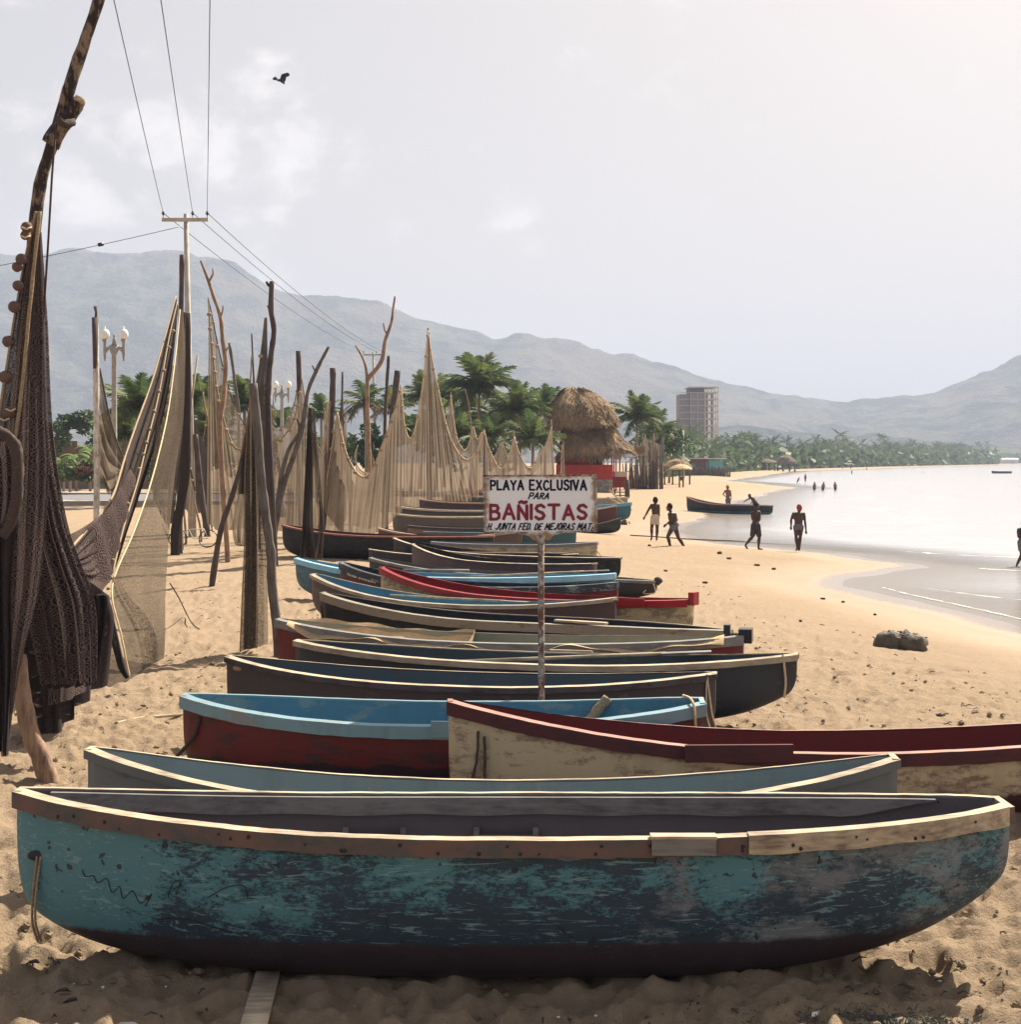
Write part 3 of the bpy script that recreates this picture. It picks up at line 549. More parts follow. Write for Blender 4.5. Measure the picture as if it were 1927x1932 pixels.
# 1 foreground
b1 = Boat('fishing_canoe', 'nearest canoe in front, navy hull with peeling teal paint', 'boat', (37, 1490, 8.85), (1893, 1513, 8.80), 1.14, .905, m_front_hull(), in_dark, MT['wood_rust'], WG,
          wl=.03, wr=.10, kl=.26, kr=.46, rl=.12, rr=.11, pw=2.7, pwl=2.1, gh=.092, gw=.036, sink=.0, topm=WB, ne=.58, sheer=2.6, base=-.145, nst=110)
p = b1.P(.33, 0, -1, 0)
MB().box(p.x, p.y - .064, p.z - .028, .36, .030, .092).build('oarlock_block', WG, b1.root, False, True)
MB().add([(-.24, -.02, 0), (.24, -.02, 0), (.24, .045, 0), (.08, .05, 0), (-.02, .03, 0), (-.24, .03, 0), (-.24, -.02, .022), (.24, -.02, .022), (.24, .045, .022), (.08, .05, .022), (-.02, .03, .022), (-.24, .03, .022)],
         [[0, 1, 2, 3, 4, 5][::-1], [6, 7, 8, 9, 10, 11]] + [[i, (i + 1) % 6, (i + 1) % 6 + 6, i + 6] for i in range(6)])
q = MB(); q.box(p.x, p.y - .035, p.z + .024, .37, .085, .018); q.build('oarlock_plate', WB, b1.root, False, True)
# pale sawn length of gunwale on the right half of the near side
V2 = []
for t in np.linspace(.455, .992, 30):
    p = b1.P(t, 0, -1, 0); V2 += [(p.x, p.y + .02, p.z + .024), (p.x, p.y - .056, p.z + .020), (p.x, p.y - .055, p.z - .090 - .005 * math.sin(t * 40)), (p.x, p.y + .01, p.z - .085)]
mk('gunwale', V2, [[4 * i + k, 4 * i + (k + 1) % 4, 4 * i + 4 + (k + 1) % 4, 4 * i + 4 + k] for i in range(29) for k in range(4)] + [[0, 1, 2, 3], [119, 118, 117, 116]], WB, b1.root, False, None, True)
for t0, t1 in ((-.36, -.235), (-.075, .055)):            # two seat brackets on the far inner wall
    a = b1.P(t0, .085, 1, .05); c = b1.P(t1, .085, 1, .05); b = MB()
    for e in (a, c): b.box(e.x, e.y - .03, e.z + .01, .035, .03, .13)
    b.box((a.x + c.x) / 2, (a.y + c.y) / 2 - .035, a.z - .01, c.x - a.x, .035, .075); b.build('seat_bracket', WG, b1.root, False, True)
V2 = []
for t in np.linspace(-.96, .90, 50):
    p = b1.P(t, 0, 1, .047); dz = .006 * math.sin(t * 23); V2 += [(p.x, p.y, p.z - .004), (p.x, p.y - .026, p.z - .004), (p.x, p.y - .026, p.z - .115 * min(1, (.93 - t) * 5) + dz), (p.x, p.y, p.z - .115 * min(1, (.93 - t) * 5) + dz)]
mk('inner_rail', V2, [[4 * i + k, 4 * i + 4 + k, 4 * i + 4 + (k + 1) % 4, 4 * i + (k + 1) % 4] for i in range(49) for k in range(4)] + [[3, 2, 1, 0], [196, 197, 198, 199]], WG, b1.root, False, None, True)
p = b1.P(.28, .12, 1, .045); MB().ball(p, .04, .02, .08, 8, 6, .3).build('knee_bolt', MT['black'], b1.root, True, True)
nails = MB()
for side in (-1, 1):
    for k in range(30):
        t = -0.97 + 1.94 * (k + rnd.random() * 1.6) / 31; p = b1.P(t, 0, side, 0 if side < 0 else .05); z = p.z - rnd.choice((.025, .045, .068))
        nails.ball((p.x, p.y + (-.040 if t < .45 else -.060) if side < 0 else p.y - .001, z), rnd.uniform(.007, .013), .004, None, 7, 4)
o = nails.build('nail_heads', MT['black'], b1.root, True, True); tag(o, kind='stuff')
hole = b1.surf(-2.83, .69, -1); MB().ball(hole, .055, .012, .032, 14, 6).build('rope_hole', MT['black'], b1.root, True, True)
for dx in (0, .022): MB().tube(smooth_path([hole + Vector((.01 + dx, -.01, 0)), b1.surf(-2.85 + dx, .45, -1) + Vector((0, -.015, 0)), b1.surf(-2.84 + dx, .28, -1) + Vector((-.02, -.015, 0)), b1.surf(-2.83 + dx, .15, -1) + Vector((-.02, -.02, 0))], 8), .0075, 6, .3).build('mooring_rope', MT['rope'], b1.root, True, True)
MB().box(-1.20, -.42, -.045, .14, 1.25, .035, R(4)).build('slipway_plank', MT['wood_bleached']).data and None
pl = bpy.data.objects['slipway_plank']; pl.location = (-1.37, 7.9, -.105); tag(pl, 'pale plank sticking out from under the nearest boat', 'plank')
# 2
boats = {}
b = Boat('fishing_canoe', 'pale grey blue canoe directly behind the nearest teal one, left end sunlit', 'boat', (170, 1412, 10.45), (1688, 1428, 10.15), .92, .60, pm('grey slate hull paint', (.17, .19, .21), (.10, .09, .10), None, 0, .4, 3),
         pm('grey blue inside paint', (.26, .33, .36), (.36, .34, .31), None, 0, .35, 4), pm('grey rim side', (.17, .18, .19), (.3, .26, .2), None, 0, .4, 44), topm=WB, wl=.03, wr=.07, rl=.08, rr=.08, pw=2.6, gh=.055, gw=.035, ne=.55, sheer=2.2, nst=80); boats[2] = b
hole = b.surf(-2.62, .60, -1); MB().ball(hole, .04, .012, .03, 12, 6).build('rope_hole', MT['black'], b.root, True, True)
p = b.P(.955, .2, -1, -.01); MB().ball(p, .03, .012, .03, 12, 6).build('rope_hole', MT['black'], b.root, True, True)
# 3
cream = pm('cracked cream hull paint', (.68, .55, .36), (.24, .14, .11), (.055, .015, .02), .26, .12, 5, .15)
b = Boat('fishing_canoe', 'cream canoe with dark red gunwale and red inside running out of frame on the right', 'boat', (847, 1322, 11.9), (2290, 1350, 12.1), .98, .60, cream, pm('dull red inside paint', (.17, .022, .025), (.07, .03, .035), None, 0, .4, 6),
         m_wood('dark red brown gunwale', (.085, .024, .028), (.035, .02, .025), .7), topm=m_wood('worn sunlit pink rim top', (.40, .22, .18), (.12, .05, .05), .6), wl=.03, wr=.2, rl=.04, rr=.05, pw=2.2, gh=.10, gw=.03, ne=.55, sheer=2.0, nst=90, blocks=((-.28, -1, .85),)); boats[3] = b  # rim top: worn red, made pink to paint the sun on it
for k, (x0, z0, x1, z1) in enumerate(((-2.93, .74, -2.98, .25), (-2.88, .7, -2.90, .05), (-2.93, .5, -2.8, .02))):
    MB().tube(smooth_path([b.surf(x0, z0, -1) + Vector((0, -.02, 0)), b.surf((x0 + x1) / 2 + .03, (z0 + z1) / 2, -1) + Vector((-.02, -.03, 0)), b.surf(x1, z1, -1) + Vector((-.03, -.06, 0))], 8), .012, 6, .5).build('mooring_rope', MT['rope_dark'] if k < 2 else MT['rope'], b.root, True, True)
# 4
b = Boat('fishing_canoe', 'dark red canoe with light blue gunwale and blue inside', 'boat', (350, 1310, 13.1), (1326, 1321, 12.85), 1.05, .68, pm('dark red hull paint', (.17, .018, .022), (.06, .02, .025), (.022, .012, .020), .33, .15, 7, .1),
         pm('bright blue inside paint', (.10, .27, .40), (.25, .33, .36), None, 0, .2, 8, .1), pm('light blue gunwale paint', (.26, .44, .52), (.30, .30, .30), None, 0, .3, 9), wl=.035, wr=.10, rl=.12, rr=.07, pw=2.6, gh=.10, gw=.04, roll=R(2), sink=.02, blocks=((.08, -1, .42),)); boats[4] = b
MB().tube(smooth_path([b.P(.66, .0, 1, .05) + Vector((0, .02, .03)), b.P(.60, .12, 1, .14), b.P(.52, .5, 1, .2), b.P(.5, .9, 1, .2)], 8), .05, 8, .35).build('rolled_net', MT['rope'], b.root, True, True)
tag(bpy.data.objects['rolled_net'], 'rolled tan netting draped over the far side')
MB().tube(smooth_path([b.P(.93, 0, 1, 0) + Vector((0, 0, .03)), b.P(.965, 0, -1, 0) + Vector((-.02, -.04, .03)), b.P(.97, .15, -1, 0) + Vector((0, -.05, 0)), b.P(.97, .5, -1, 0) + Vector((.08, -.05, 0))], 8), .012, 6).build('mooring_rope', RP, b.root, True, True)
MB().tube(smooth_path([b.surf(-2.12, .66, -1), b.surf(-2.18, .5, -1) + Vector((0, -.02, 0)), b.surf(-2.24, .36, -1) + Vector((-.05, -.04, 0)), b.surf(-2.25, .3, -1) + Vector((-.10, -.05, 0))], 8), .018, 6, .4).build('mooring_rope', RD, b.root, True, True)
# 5
b = Boat('fishing_canoe', 'slate grey canoe with splintered pale gunwale, just behind the dark red and blue one', 'boat', (432, 1238, 15.4), (1350, 1270, 14.35), .98, .66, pm('weathered brown black hull', (.085, .07, .08), (.17, .14, .14), None, 0, .5, 10),
         pm('slate blue inside', (.085, .12, .155), (.14, .13, .14), None, 0, .4, 11), WD, topm=WB, wl=.04, wr=.04, rl=.06, rr=.08, pw=2.3, gh=.05, gw=.035); boats[5] = b
p = b.surf(-2.38, .73, -1); MB().ball(p, .06, .015, .03, 10, 6, .4).build('chipped_patch', WB, b.root, True, True)
for dx, dy in ((0, 0), (.05, .05)): MB().tube(smooth_path([b.P(.97, 0, -1, 0) + Vector((0, -.02, .02)), b.P(.97, .2, -1, 0) + Vector((dx, -.06, 0)), b.P(.97, .5, -1, 0) + Vector((.06 + dx, -.08, .05)), b.P(.97, .8, -1, 0) + Vector((.1 - dx, -.08, .1))], 8), .009, 6).build('mooring_rope', RP, b.root, True, True)
# 6
b = Boat('fishing_canoe', 'long charcoal canoe with raised right bow and pale rail', 'boat', (560, 1208, 17.1), (1503, 1234, 15.6), 1.0, .66, pm('charcoal navy hull', (.045, .055, .075), (.10, .10, .11), None, 0, .4, 12),
         pm('charcoal teal inside', (.06, .09, .115), (.13, .14, .14), None, 0, .4, 13), m_wood('pale grey gunwale', (.40, .34, .27), (.12, .1, .09), .6), topm=WB, wl=.03, wr=.05, rl=.08, rr=.16, kr=.30, pw=2.4, gh=.055, gw=.035, blocks=((.1, 1, .5),)); boats[6] = b
MB().tube(smooth_path([b.P(.97, 0, -1, 0) + Vector((-.05, -.03, .02)), b.P(.965, .2, -1, 0) + Vector((0, -.05, 0)), b.P(.96, .5, -1, 0) + Vector((.05, -.06, 0))], 8), .014, 6).build('mooring_rope', RP, b.root, True, True)
# 7
b = Boat('fishing_canoe', 'red and grey canoe with tan cloth inside and black block on its end', 'boat', (525, 1168, 19.3), (1402, 1198, 17.9), .98, .62, pm('brick red hull with grey top', (.20, .022, .028), (.1, .09, .1), (.02, .015, .02), .15, .25, 14),
         pm('grey green inside', (.24, .29, .26), (.3, .27, .22), None, 0, .35, 15), m_wood('grey worn gunwale', (.24, .23, .23), (.06, .06, .07), .6), wl=.03, wr=.12, rl=.05, rr=.05, pw=2.4, gh=.10, gw=.035); boats[7] = b
p = b.P(1, 0, 1, 0); MB().box(p.x + .03, 0, p.z + .00, .16, .24, .17).add(*(lambda m: (m.V, m.F))(MB().box(p.x - .20, .05, p.z + .05, .08, .12, .14))).build('rudder_block', MT['black'], b.root, False, True)
b7 = b
Vc = []; tt = np.linspace(-.93, .93, 90); ww = np.linspace(-1, 1, 22)
def inside(t):  # cloth covers the bow half and the stern part, sags and gathers
    return 1
for i_, t in enumerate(tt):
    for j_, u in enumerate(ww):
        rim = b7.P(t, 0, 1, 0); wdt = rim.y * .97 + .03
        gather = math.exp(-((t + .14) / .05) ** 2); span = .35 + .65 * min(1, abs(t + .14) / .35) if t > -.14 else .75 + .25 * min(1, abs(t + .14) / .5)
        y = u * wdt if t < -.14 else wdt * (-1 + (u + 1) * span)
        sag = .30 * (1 - u * u) * (1 - abs(t) ** 4) * (1 - .3 * gather) + .02 * math.sin(9 * t + 5 * u) + .015 * math.sin(31 * t - 8 * u) + (.10 if t > -.14 else 0) * (u > 0) * abs(u)
        Vc.append(b7.world(Vector((t * b7.a, y - (.07 if u < -.97 else 0), rim.z + .035 - sag - (.10 + .05 * math.sin(14 * t) if u < -.97 else 0)))))
Fc = [[i_ * 22 + j_, i_ * 22 + j_ + 1, (i_ + 1) * 22 + j_ + 1, (i_ + 1) * 22 + j_] for i_ in range(89) for j_ in range(21) if not (.05 < tt[i_] < .42 and j_ > 11) and not (-.1 < tt[i_] < .05 and j_ > 15)]
tag(mk('cloth', Vc, Fc, MT['burlap']), 'tan sail cloth sagging inside the red and grey canoe', 'cloth')
# 8
b = Boat('fishing_canoe', 'black canoe with a broad cream gunwale, long and low', 'boat', (610, 1118, 22.3), (1378, 1189, 20.0), .95, .62, pm('black hull paint', (.014, .014, .024), (.05, .04, .05), None, 0, .2, 16), pm('dark inside', (.025, .03, .045), (.07, .07, .08), None, 0, .3, 17),
         pm('dirty cream gunwale paint', (.40, .35, .27), (.12, .11, .11), None, 0, .35, 18), wl=.03, wr=.04, rl=.14, rr=.10, pw=2.2, gh=.115, gw=.04, rope=([(-.985, .05, -1, (-.02, -.03, 0)), (-.975, .35, -1, (0, -.05, 0)), (-.96, .8, -1, (-.06, -.08, 0))], .018, RD)); boats[8] = b
p = b.P(.36, 0, -1, 0); MB().box(p.x, p.y + .02, p.z + .05, .80, .10, .03, R(-8)).build('loose_board', WB, b.root, False, True)
# 9
b = Boat('fishing_canoe', 'purplish brown canoe with light blue inside, behind the black and cream one', 'boat', (592, 1083, 25.8), (1160, 1128, 22.6), .95, .55, pm('purple brown hull', (.11, .065, .075), (.17, .13, .12), None, 0, .35, 19), pm('sky blue inside paint', (.12, .30, .44), (.22, .12, .12), None, 0, .3, 20),
         m_wood('cream rim with chips', (.38, .33, .26), (.1, .08, .08), .6), wl=.05, wr=.05, rl=.22, rr=.05, kl=.12, pw=2.4, gh=.05, gw=.035); boats[9] = b
# 10
b = Boat('fishing_canoe', 'cream canoe with bright red gunwale and a square red rudder head', 'boat', (722, 1070, 26.3), (1303, 1131, 22.9), .95, .62, pm('buff hull paint', (.66, .54, .34), (.2, .17, .13), (.15, .02, .03), .08, .06, 21, .05), pm('red inside paint', (.28, .02, .025), (.1, .02, .03), None, 0, .1, 22),
         m_plain('glossy red gunwale', (.27, .014, .02), .2, 3, .4), wl=.04, wr=.12, rl=.06, rr=.12, pw=2.2, gh=.10, gw=.04, blocks=((.72, -1, .5),)); boats[10] = b
p = b.P(1, 0, 1, 0); MB().box(p.x + .05, 0, p.z + .02, .10, .18, .20).build('rudder_head', MT['red_wall'], b.root, False, True)
# 11
b = Boat('fishing_canoe', 'dark red and navy canoe with a woman\'s name lettered in white on the bow', 'boat', (645, 1061, 28.8), (1165, 1099, 26.2), .95, .60, pm('maroon hull paint', (.14, .02, .028), (.06, .03, .035), None, 0, .15, 23, .05), pm('navy inside', (.02, .03, .05), (.06, .07, .08), None, 0, .2, 24),
         pm('navy gunwale with white edge', (.03, .045, .075), (.25, .3, .33), None, 0, .25, 25), wl=.04, wr=.05, rl=.05, rr=.10, pw=2.4, gh=.12, gw=.035); boats[11] = b
# 12
b = Boat('fishing_canoe', 'sky blue canoe with a long sweeping left bow', 'boat', (560, 1053, 30.4), (1160, 1082, 28.9), 1.0, .60, pm('sky blue hull paint', (.12, .26, .34), (.1, .14, .17), None, 0, .2, 26), pm('light blue inside', (.18, .38, .52), (.3, .4, .45), None, 0, .15, 27),
         m_plain('bright blue gunwale', (.26, .50, .66), .2, 3, .5), wl=.04, wr=.05, rl=.26, rr=.06, kl=.14, pw=2.3, gh=.10, gw=.05, thwarts=(-.3, .3)); boats[12] = b
p = b.world(b.P(.02, 0, 1, 0)); tag(MB().box(p.x - .5, p.y - .35, p.z + .10, 1.35, .14, .05, R(-3)).build('board', WG), 'grey board lying across the sky blue canoe', 'board')
# 13
b = Boat('fishing_canoe', 'dark worn canoe whose blunt right end sticks out behind the sky blue one', 'boat', (700, 1052, 33.2), (1238, 1096, 30.3), .9, .50, pm('dark worn brown hull', (.05, .04, .045), (.13, .11, .1), None, 0, .4, 28), in_dark, WG, wl=.05, wr=.08, rl=.1, rr=.24, kr=.1, pw=2.2, gh=.05, gw=.03,
         rope=([(.97, .0, -1, (.1, -.02, -.05)), (.97, .3, -1, (.16, -.03, .0)), (.96, .5, -1, (.02, -.03, .05)), (.96, .2, -1, (-.02, -.02, 0))], .014, RP)); boats[13] = b
p = b.P(1, 0, 1, 0); MB().ball((p.x + .04, 0, p.z), .09, .07, .08, 8, 6, .4).build('knot', RD, b.root, True, True)
# 14
b = Boat('fishing_canoe', 'black canoe with thin white rim and white letters at its right bow', 'boat', (745, 1015, 38.4), (1170, 1052, 34.2), .98, .62, pm('black bow hull', (.012, .014, .026), (.05, .05, .06), None, 0, .15, 29), pm('black inside', (.015, .02, .035), (.06, .06, .07), None, 0, .2, 30), WD, topm=WB, wl=.04, wr=.04, rl=.08, rr=.15, pw=2.3, gh=.035, gw=.03,
         rope=([(.985, .3, -1, (.02, -.03, 0)), (.98, .55, -1, (.05, -.03, 0)), (.97, .8, -1, (.06, -.03, 0))], .016, RD)); boats[14] = b
# 15
b = Boat('fishing_canoe', 'mauve brown canoe with cream rim lines, in front of the black one with white letters', 'boat', (780, 1026, 35.2), (1122, 1063, 31.9), .9, .62, pm('mauve brown hull', (.12, .08, .095), (.15, .12, .12), None, 0, .3, 31), pm('dark brown inside', (.03, .03, .042), (.08, .07, .07), None, 0, .3, 32), WD, topm=WB, wl=.04, wr=.09, rl=.06, rr=.04, pw=2.3, gh=.035, gw=.03); boats[15] = b
# 14b
b = Boat('fishing_canoe', 'low slim dark canoe showing only its pale pointed left tip', 'boat', (697, 1036, 37.8), (1090, 1045, 36.9), .8, .50, pm('slim dark hull', (.03, .03, .04), (.08, .07, .07), None, 0, .3, 33), in_dark, WD, topm=WB, wl=.03, wr=.05, rl=.08, rr=.08, gh=.035, gw=.03)
# 16
b = Boat('fishing_canoe', 'black canoe with a red edged rim, half hidden by a net bundle', 'boat', (535, 990, 43.8), (932, 1011, 41.8), 1.1, .72, pm('jet black hull', (.010, .011, .020), (.03, .03, .04), None, 0, .1, 34), pm('dark red inside', (.11, .03, .035), (.05, .03, .03), None, 0, .3, 35), m_plain('rust red rim', (.24, .10, .08), .3, 6), wl=.05, wr=.05, rl=.20, rr=.06, kl=.1, pw=2.4, gh=.04, gw=.035)
# 17
b = Boat('fishing_canoe', 'cream canoe with grey rim showing its right end behind the sign post', 'boat', (815, 1022, 40.8), (1127, 1023, 39.6), 1.0, .62, pm('light cream hull', (.66, .55, .38), (.3, .26, .2), None, 0, .08, 36, .05), pm('grey inside', (.2, .19, .18), (.1, .1, .1), None, 0, .3, 37), m_plain('grey rim', (.17, .18, .20), .25, 6), wl=.05, wr=.08, rl=.06, rr=.10, gh=.07, gw=.03,
         rope=([(.99, .1, -1, (.02, -.02, 0)), (.99, .3, -1, (.2, -.02, -.04)), (.99, .45, -1, (.22, -.02, 0)), (.99, .3, -1, (.04, -.02, 0))], .016, RP))
def far(label, L, Rr, B, hc, hc_, ic, gc, **k):
    n = len(bpy.data.materials); return Boat('fishing_canoe', label, 'boat', L, Rr, B, hc, pm('hull paint %d' % n, hc_, (hc_[0] * .5 + .05, hc_[1] * .5 + .05, hc_[2] * .5 + .05), None, 0, .25, n, .1), pm('inside paint %d' % n, ic, (.12, .11, .1), None, 0, .25, n), m_plain('rim %d' % n, gc, .25, 5), nst=32, **k)
far('teal hulled canoe with dark bow just under the sign board', (800, 1003, 47.6), (1087, 1000, 46.2), .95, .62, (.06, .16, .20), (.05, .06, .08), (.10, .16, .19), gh=.05, gw=.03)
far('brown canoe with a tapering left bow under the tan nets', (715, 996, 46.6), (985, 1001, 45.4), .8, .55, (.16, .10, .09), (.10, .07, .07), (.36, .26, .19), gh=.05, gw=.03)
far('dusty pink canoe with dark gunwale left of the sign', (771, 991, 50.4), (1020, 990, 49.2), .9, .66, (.30, .21, .18), (.12, .1, .1), (.07, .055, .06), gh=.08, gw=.03)
far('weathered plank canoe with mottled grey side left of the sign', (742, 968, 56.5), (960, 972, 55.0), .9, .80, (.17, .14, .13), (.16, .13, .11), (.48, .40, .30), gh=.05, gw=.03)
far('blackish grey canoe with thick pale rim and a post at its left tip', (747, 954, 65.0), (1000, 962, 62.5), 1.0, .72, (.07, .065, .075), (.08, .08, .09), (.42, .35, .27), gh=.07, gw=.04)
far('dark maroon canoe with ropes slung along it, left of the sign', (792, 941, 76.5), (1010, 951, 74.0), 1.0, .75, (.06, .03, .045), (.10, .05, .05), (.35, .2, .15), gh=.05, gw=.04)
far('teal canoe with cream rim, left of the sign', (836, 930, 91.0), (1020, 941, 88.0), 1.0, .75, (.03, .11, .13), (.08, .12, .12), (.44, .36, .28), gh=.07, gw=.05)
far('red rimmed brown canoe, farthest on the left of the sign', (867, 921, 107.0), (1015, 932, 104.5), 1.1, .75, (.16, .09, .08), (.2, .08, .07), (.48, .08, .08), gh=.12, gw=.05)
far('white canoe nearest the red hut, its right end by the crossed poles', (1015, 930, 84.5), (1184, 938, 82.0), 1.0, .85, (.46, .40, .30), (.2, .2, .18), (.4, .36, .3), gh=.06, gw=.04)
far('turquoise canoe with blue gunwale right of the sign', (1010, 943, 76.6), (1190, 948, 73.8), 1.1, .78, (.07, .21, .27), (.09, .2, .28), (.14, .32, .46), gh=.16, gw=.05)
far('red brown canoe with cream edge right of the sign', (1000, 950, 70.8), (1163, 954, 68.2), 1.0, .74, (.14, .045, .05), (.12, .06, .06), (.44, .34, .25), gh=.05, gw=.04)
far('low dark green canoe lying under the red brown one right of the sign', (1030, 974, 63.0), (1171, 977, 61.5), .8, .36, (.04, .05, .05), (.05, .05, .05), (.08, .09, .08), gh=.04, gw=.03)
wb = Boat('fishing_canoe', 'dark blue green canoe afloat at the water\'s edge with two men beside it', 'boat', (1296, 937, 95.5), (1457, 954, 91.5), 1.15, .68, pm('navy teal hull', (.018, .030, .050), (.05, .06, .07), (.09, .16, .17), .27, .12, 60, .05), in_dark, m_plain('red brown rim', (.22, .09, .08), .2, 5), base=-.56, wl=.05, wr=.07, rl=.10, rr=.12, pw=2.4, gh=.05, gw=.04, nst=40, group=None)
fb = Boat('fishing_canoe', 'tiny grey boat afloat far out on the bay at the right', 'boat', (1870, 888.5, 395), (1908, 889.5, 395), 1.6, .75, pm('far grey hull', (.06, .07, .10), (.1, .1, .1), None, 0, .2, 61), in_dark, m_plain('far rim', (.1, .1, .12), .2, 5), base=-.62, wl=.08, wr=.1, gh=.08, gw=.05, nst=24, group=None)
# lettering in brush strokes
G = {'P': [[(0, 0), (0, 1)], [(0, 1), (.55, .95), (.6, .7), (.5, .5), (0, .45)]], 'L': [[(0, 1), (0, 0), (.55, 0)]], 'A': [[(0, 0), (.35, 1), (.7, 0)], [(.14, .35), (.56, .35)]], 'Y': [[(0, 1), (.33, .5), (.66, 1)], [(.33, .5), (.33, 0)]],
     'E': [[(.55, 1), (0, 1), (0, 0), (.58, 0)], [(0, .52), (.45, .52)]], 'X': [[(0, 1), (.65, 0)], [(.62, 1), (0, 0)]], 'C': [[(.6, .85), (.4, 1), (.15, .92), (0, .6), (.02, .3), (.18, .04), (.42, 0), (.62, .18)]], 'U': [[(0, 1), (0, .28), (.14, .03), (.38, 0), (.55, .2), (.56, 1)]],
     'S': [[(.58, .85), (.38, 1), (.12, .94), (.03, .75), (.15, .57), (.45, .45), (.58, .25), (.45, .04), (.2, 0), (0, .15)]], 'I': [[(0, 1), (0, 0)]], 'V': [[(0, 1), (.32, 0), (.64, 1)]], 'R': [[(0, 0), (0, 1), (.45, .97), (.56, .77), (.45, .55), (0, .5)], [(.22, .5), (.6, 0)]],
     'B': [[(0, 0), (0, 1), (.42, .97), (.52, .78), (.4, .56), (0, .53)], [(.38, .55), (.58, .38), (.56, .12), (.4, .01), (0, 0)]], 'N': [[(0, 0), (0, 1), (.58, 0), (.58, 1)]], 'T': [[(0, 1), (.7, 1)], [(.35, 1), (.35, 0)]], 'H': [[(0, 1), (0, 0)], [(.58, 1), (.58, 0)], [(0, .5), (.58, .5)]],
     'J': [[(.5, 1), (.46, .2), (.3, 0), (.1, .05), (0, .2)]], 'F': [[(.55, 1), (0, 1), (0, 0)], [(0, .52), (.42, .52)]], 'D': [[(0, 0), (0, 1), (.35, .95), (.56, .7), (.56, .3), (.35, .03), (0, 0)]], 'M': [[(0, 0), (.08, 1), (.4, .3), (.74, 1), (.82, 0)]], 'O': [[(.3, 1), (.05, .8), (0, .45), (.12, .1), (.32, 0), (.55, .15), (.62, .55), (.5, .9), (.3, 1)]], 'Z': [[(0, 1), (.55, 1), (0, 0), (.6, 0)]], '.': [[(0, .06), (.06, .0)]]}
G['Ñ'] = G['N'] + [[(.05, 1.22), (.2, 1.3), (.38, 1.2), (.56, 1.28)]]
def letters(text, w, h, stroke, slant=0.0, fit=None, seed=1):
    """strokes -> quads in a flat (u, v, layer) space, text centred on 0"""
    rr = random.Random(seed); x = 0; Q = []; lay = 0
    for ch in text:
        if ch == ' ': x += .55; continue
        g = G[ch]; wd = max(max(p[0] for p in s_) for s_ in g); jy = (rr.random() - .5) * .05; js = 1 + (rr.random() - .5) * .08
        for s_ in g:
            for a, b in zip(s_[:-1], s_[1:]):
                a = np.array([x + a[0] * js, a[1] * js + jy]); b = np.array([x + b[0] * js, b[1] * js + jy]); Q.append((a, b, lay)); lay += 1
        x += wd * js + .30
    x -= .30; sx = fit / x if fit else w; out = []
    for a, b, l in Q:
        a = np.array([(a[0] - x / 2) * sx + slant * a[1] * h, a[1] * h]); b = np.array([(b[0] - x / 2) * sx + slant * b[1] * h, b[1] * h])
        d = b - a; L_ = np.linalg.norm(d); d = d / L_; n = np.array([-d[1], d[0]]) * stroke / 2; e = d * stroke * .38; k = 1 + (rr.random() - .5) * .2
        out.append(([a - e + n * k * .8, a - e * 0 + n * k, b + n, b + e + n * .7, b + e - n * .7, b - n, a - n * k, a - e - n * k * .8], l))
    return out
def letter_mesh(L, fn, thick=.0022):
    m = MB()
    for poly, l in L:
        top = [fn(p[0], p[1], thick + l * .00006) for p in poly]; m.add(top, [list(range(8))])
    return m
# boat names
bb = boats[11]; L_ = letters('MARIA CHUCHENA', 1, .125, .017, .05, fit=.74, seed=3)
letter_mesh(L_, lambda u, v, k: bb.surf(-bb.a + .62 + u, bb.hl - .285 + v - .16 * u, -1) + Vector((0, -k, 0))).build('lettering', MT['letter_white'], bb.root, False, True)
bb = boats[14]; L_ = letters('ZARRA', 1, .12, .022, .05, fit=.62, seed=4)
letter_mesh(L_, lambda u, v, k: bb.surf(bb.a - .86 + u, bb.hr - .42 + v, -1) + Vector((0, -k, 0))).build('lettering', MT['letter_white'], bb.root, False, True)
# dark brush scrawl on the nearest hull
sc_ = [[(-2.52, .64), (-2.50, .60), (-2.45, .61), (-2.42, .57), (-2.36, .60), (-2.33, .52), (-2.28, .56), (-2.26, .49), (-2.20, .54), (-2.15, .47), (-2.08, .53), (-2.12, .46)], [(-1.98, .52), (-1.95, .60), (-1.90, .62), (-1.93, .54)], [(-1.74, .53), (-1.62, .60), (-1.52, .61), (-1.50, .54)], [(-2.05, .38), (-1.9, .40), (-1.75, .37), (-1.6, .33)]]
m_ = MB()
for k_, s_ in enumerate(sc_):
    P_ = [b1.surf(x, z, -1) + Vector((0, .003, 0)) for x, z in s_]; m_.tube(smooth_path(P_, 6), .0028 if k_ < 3 else .0045, 5)
m_.build('scrawled_lettering', MT['black'], b1.root, True, True)
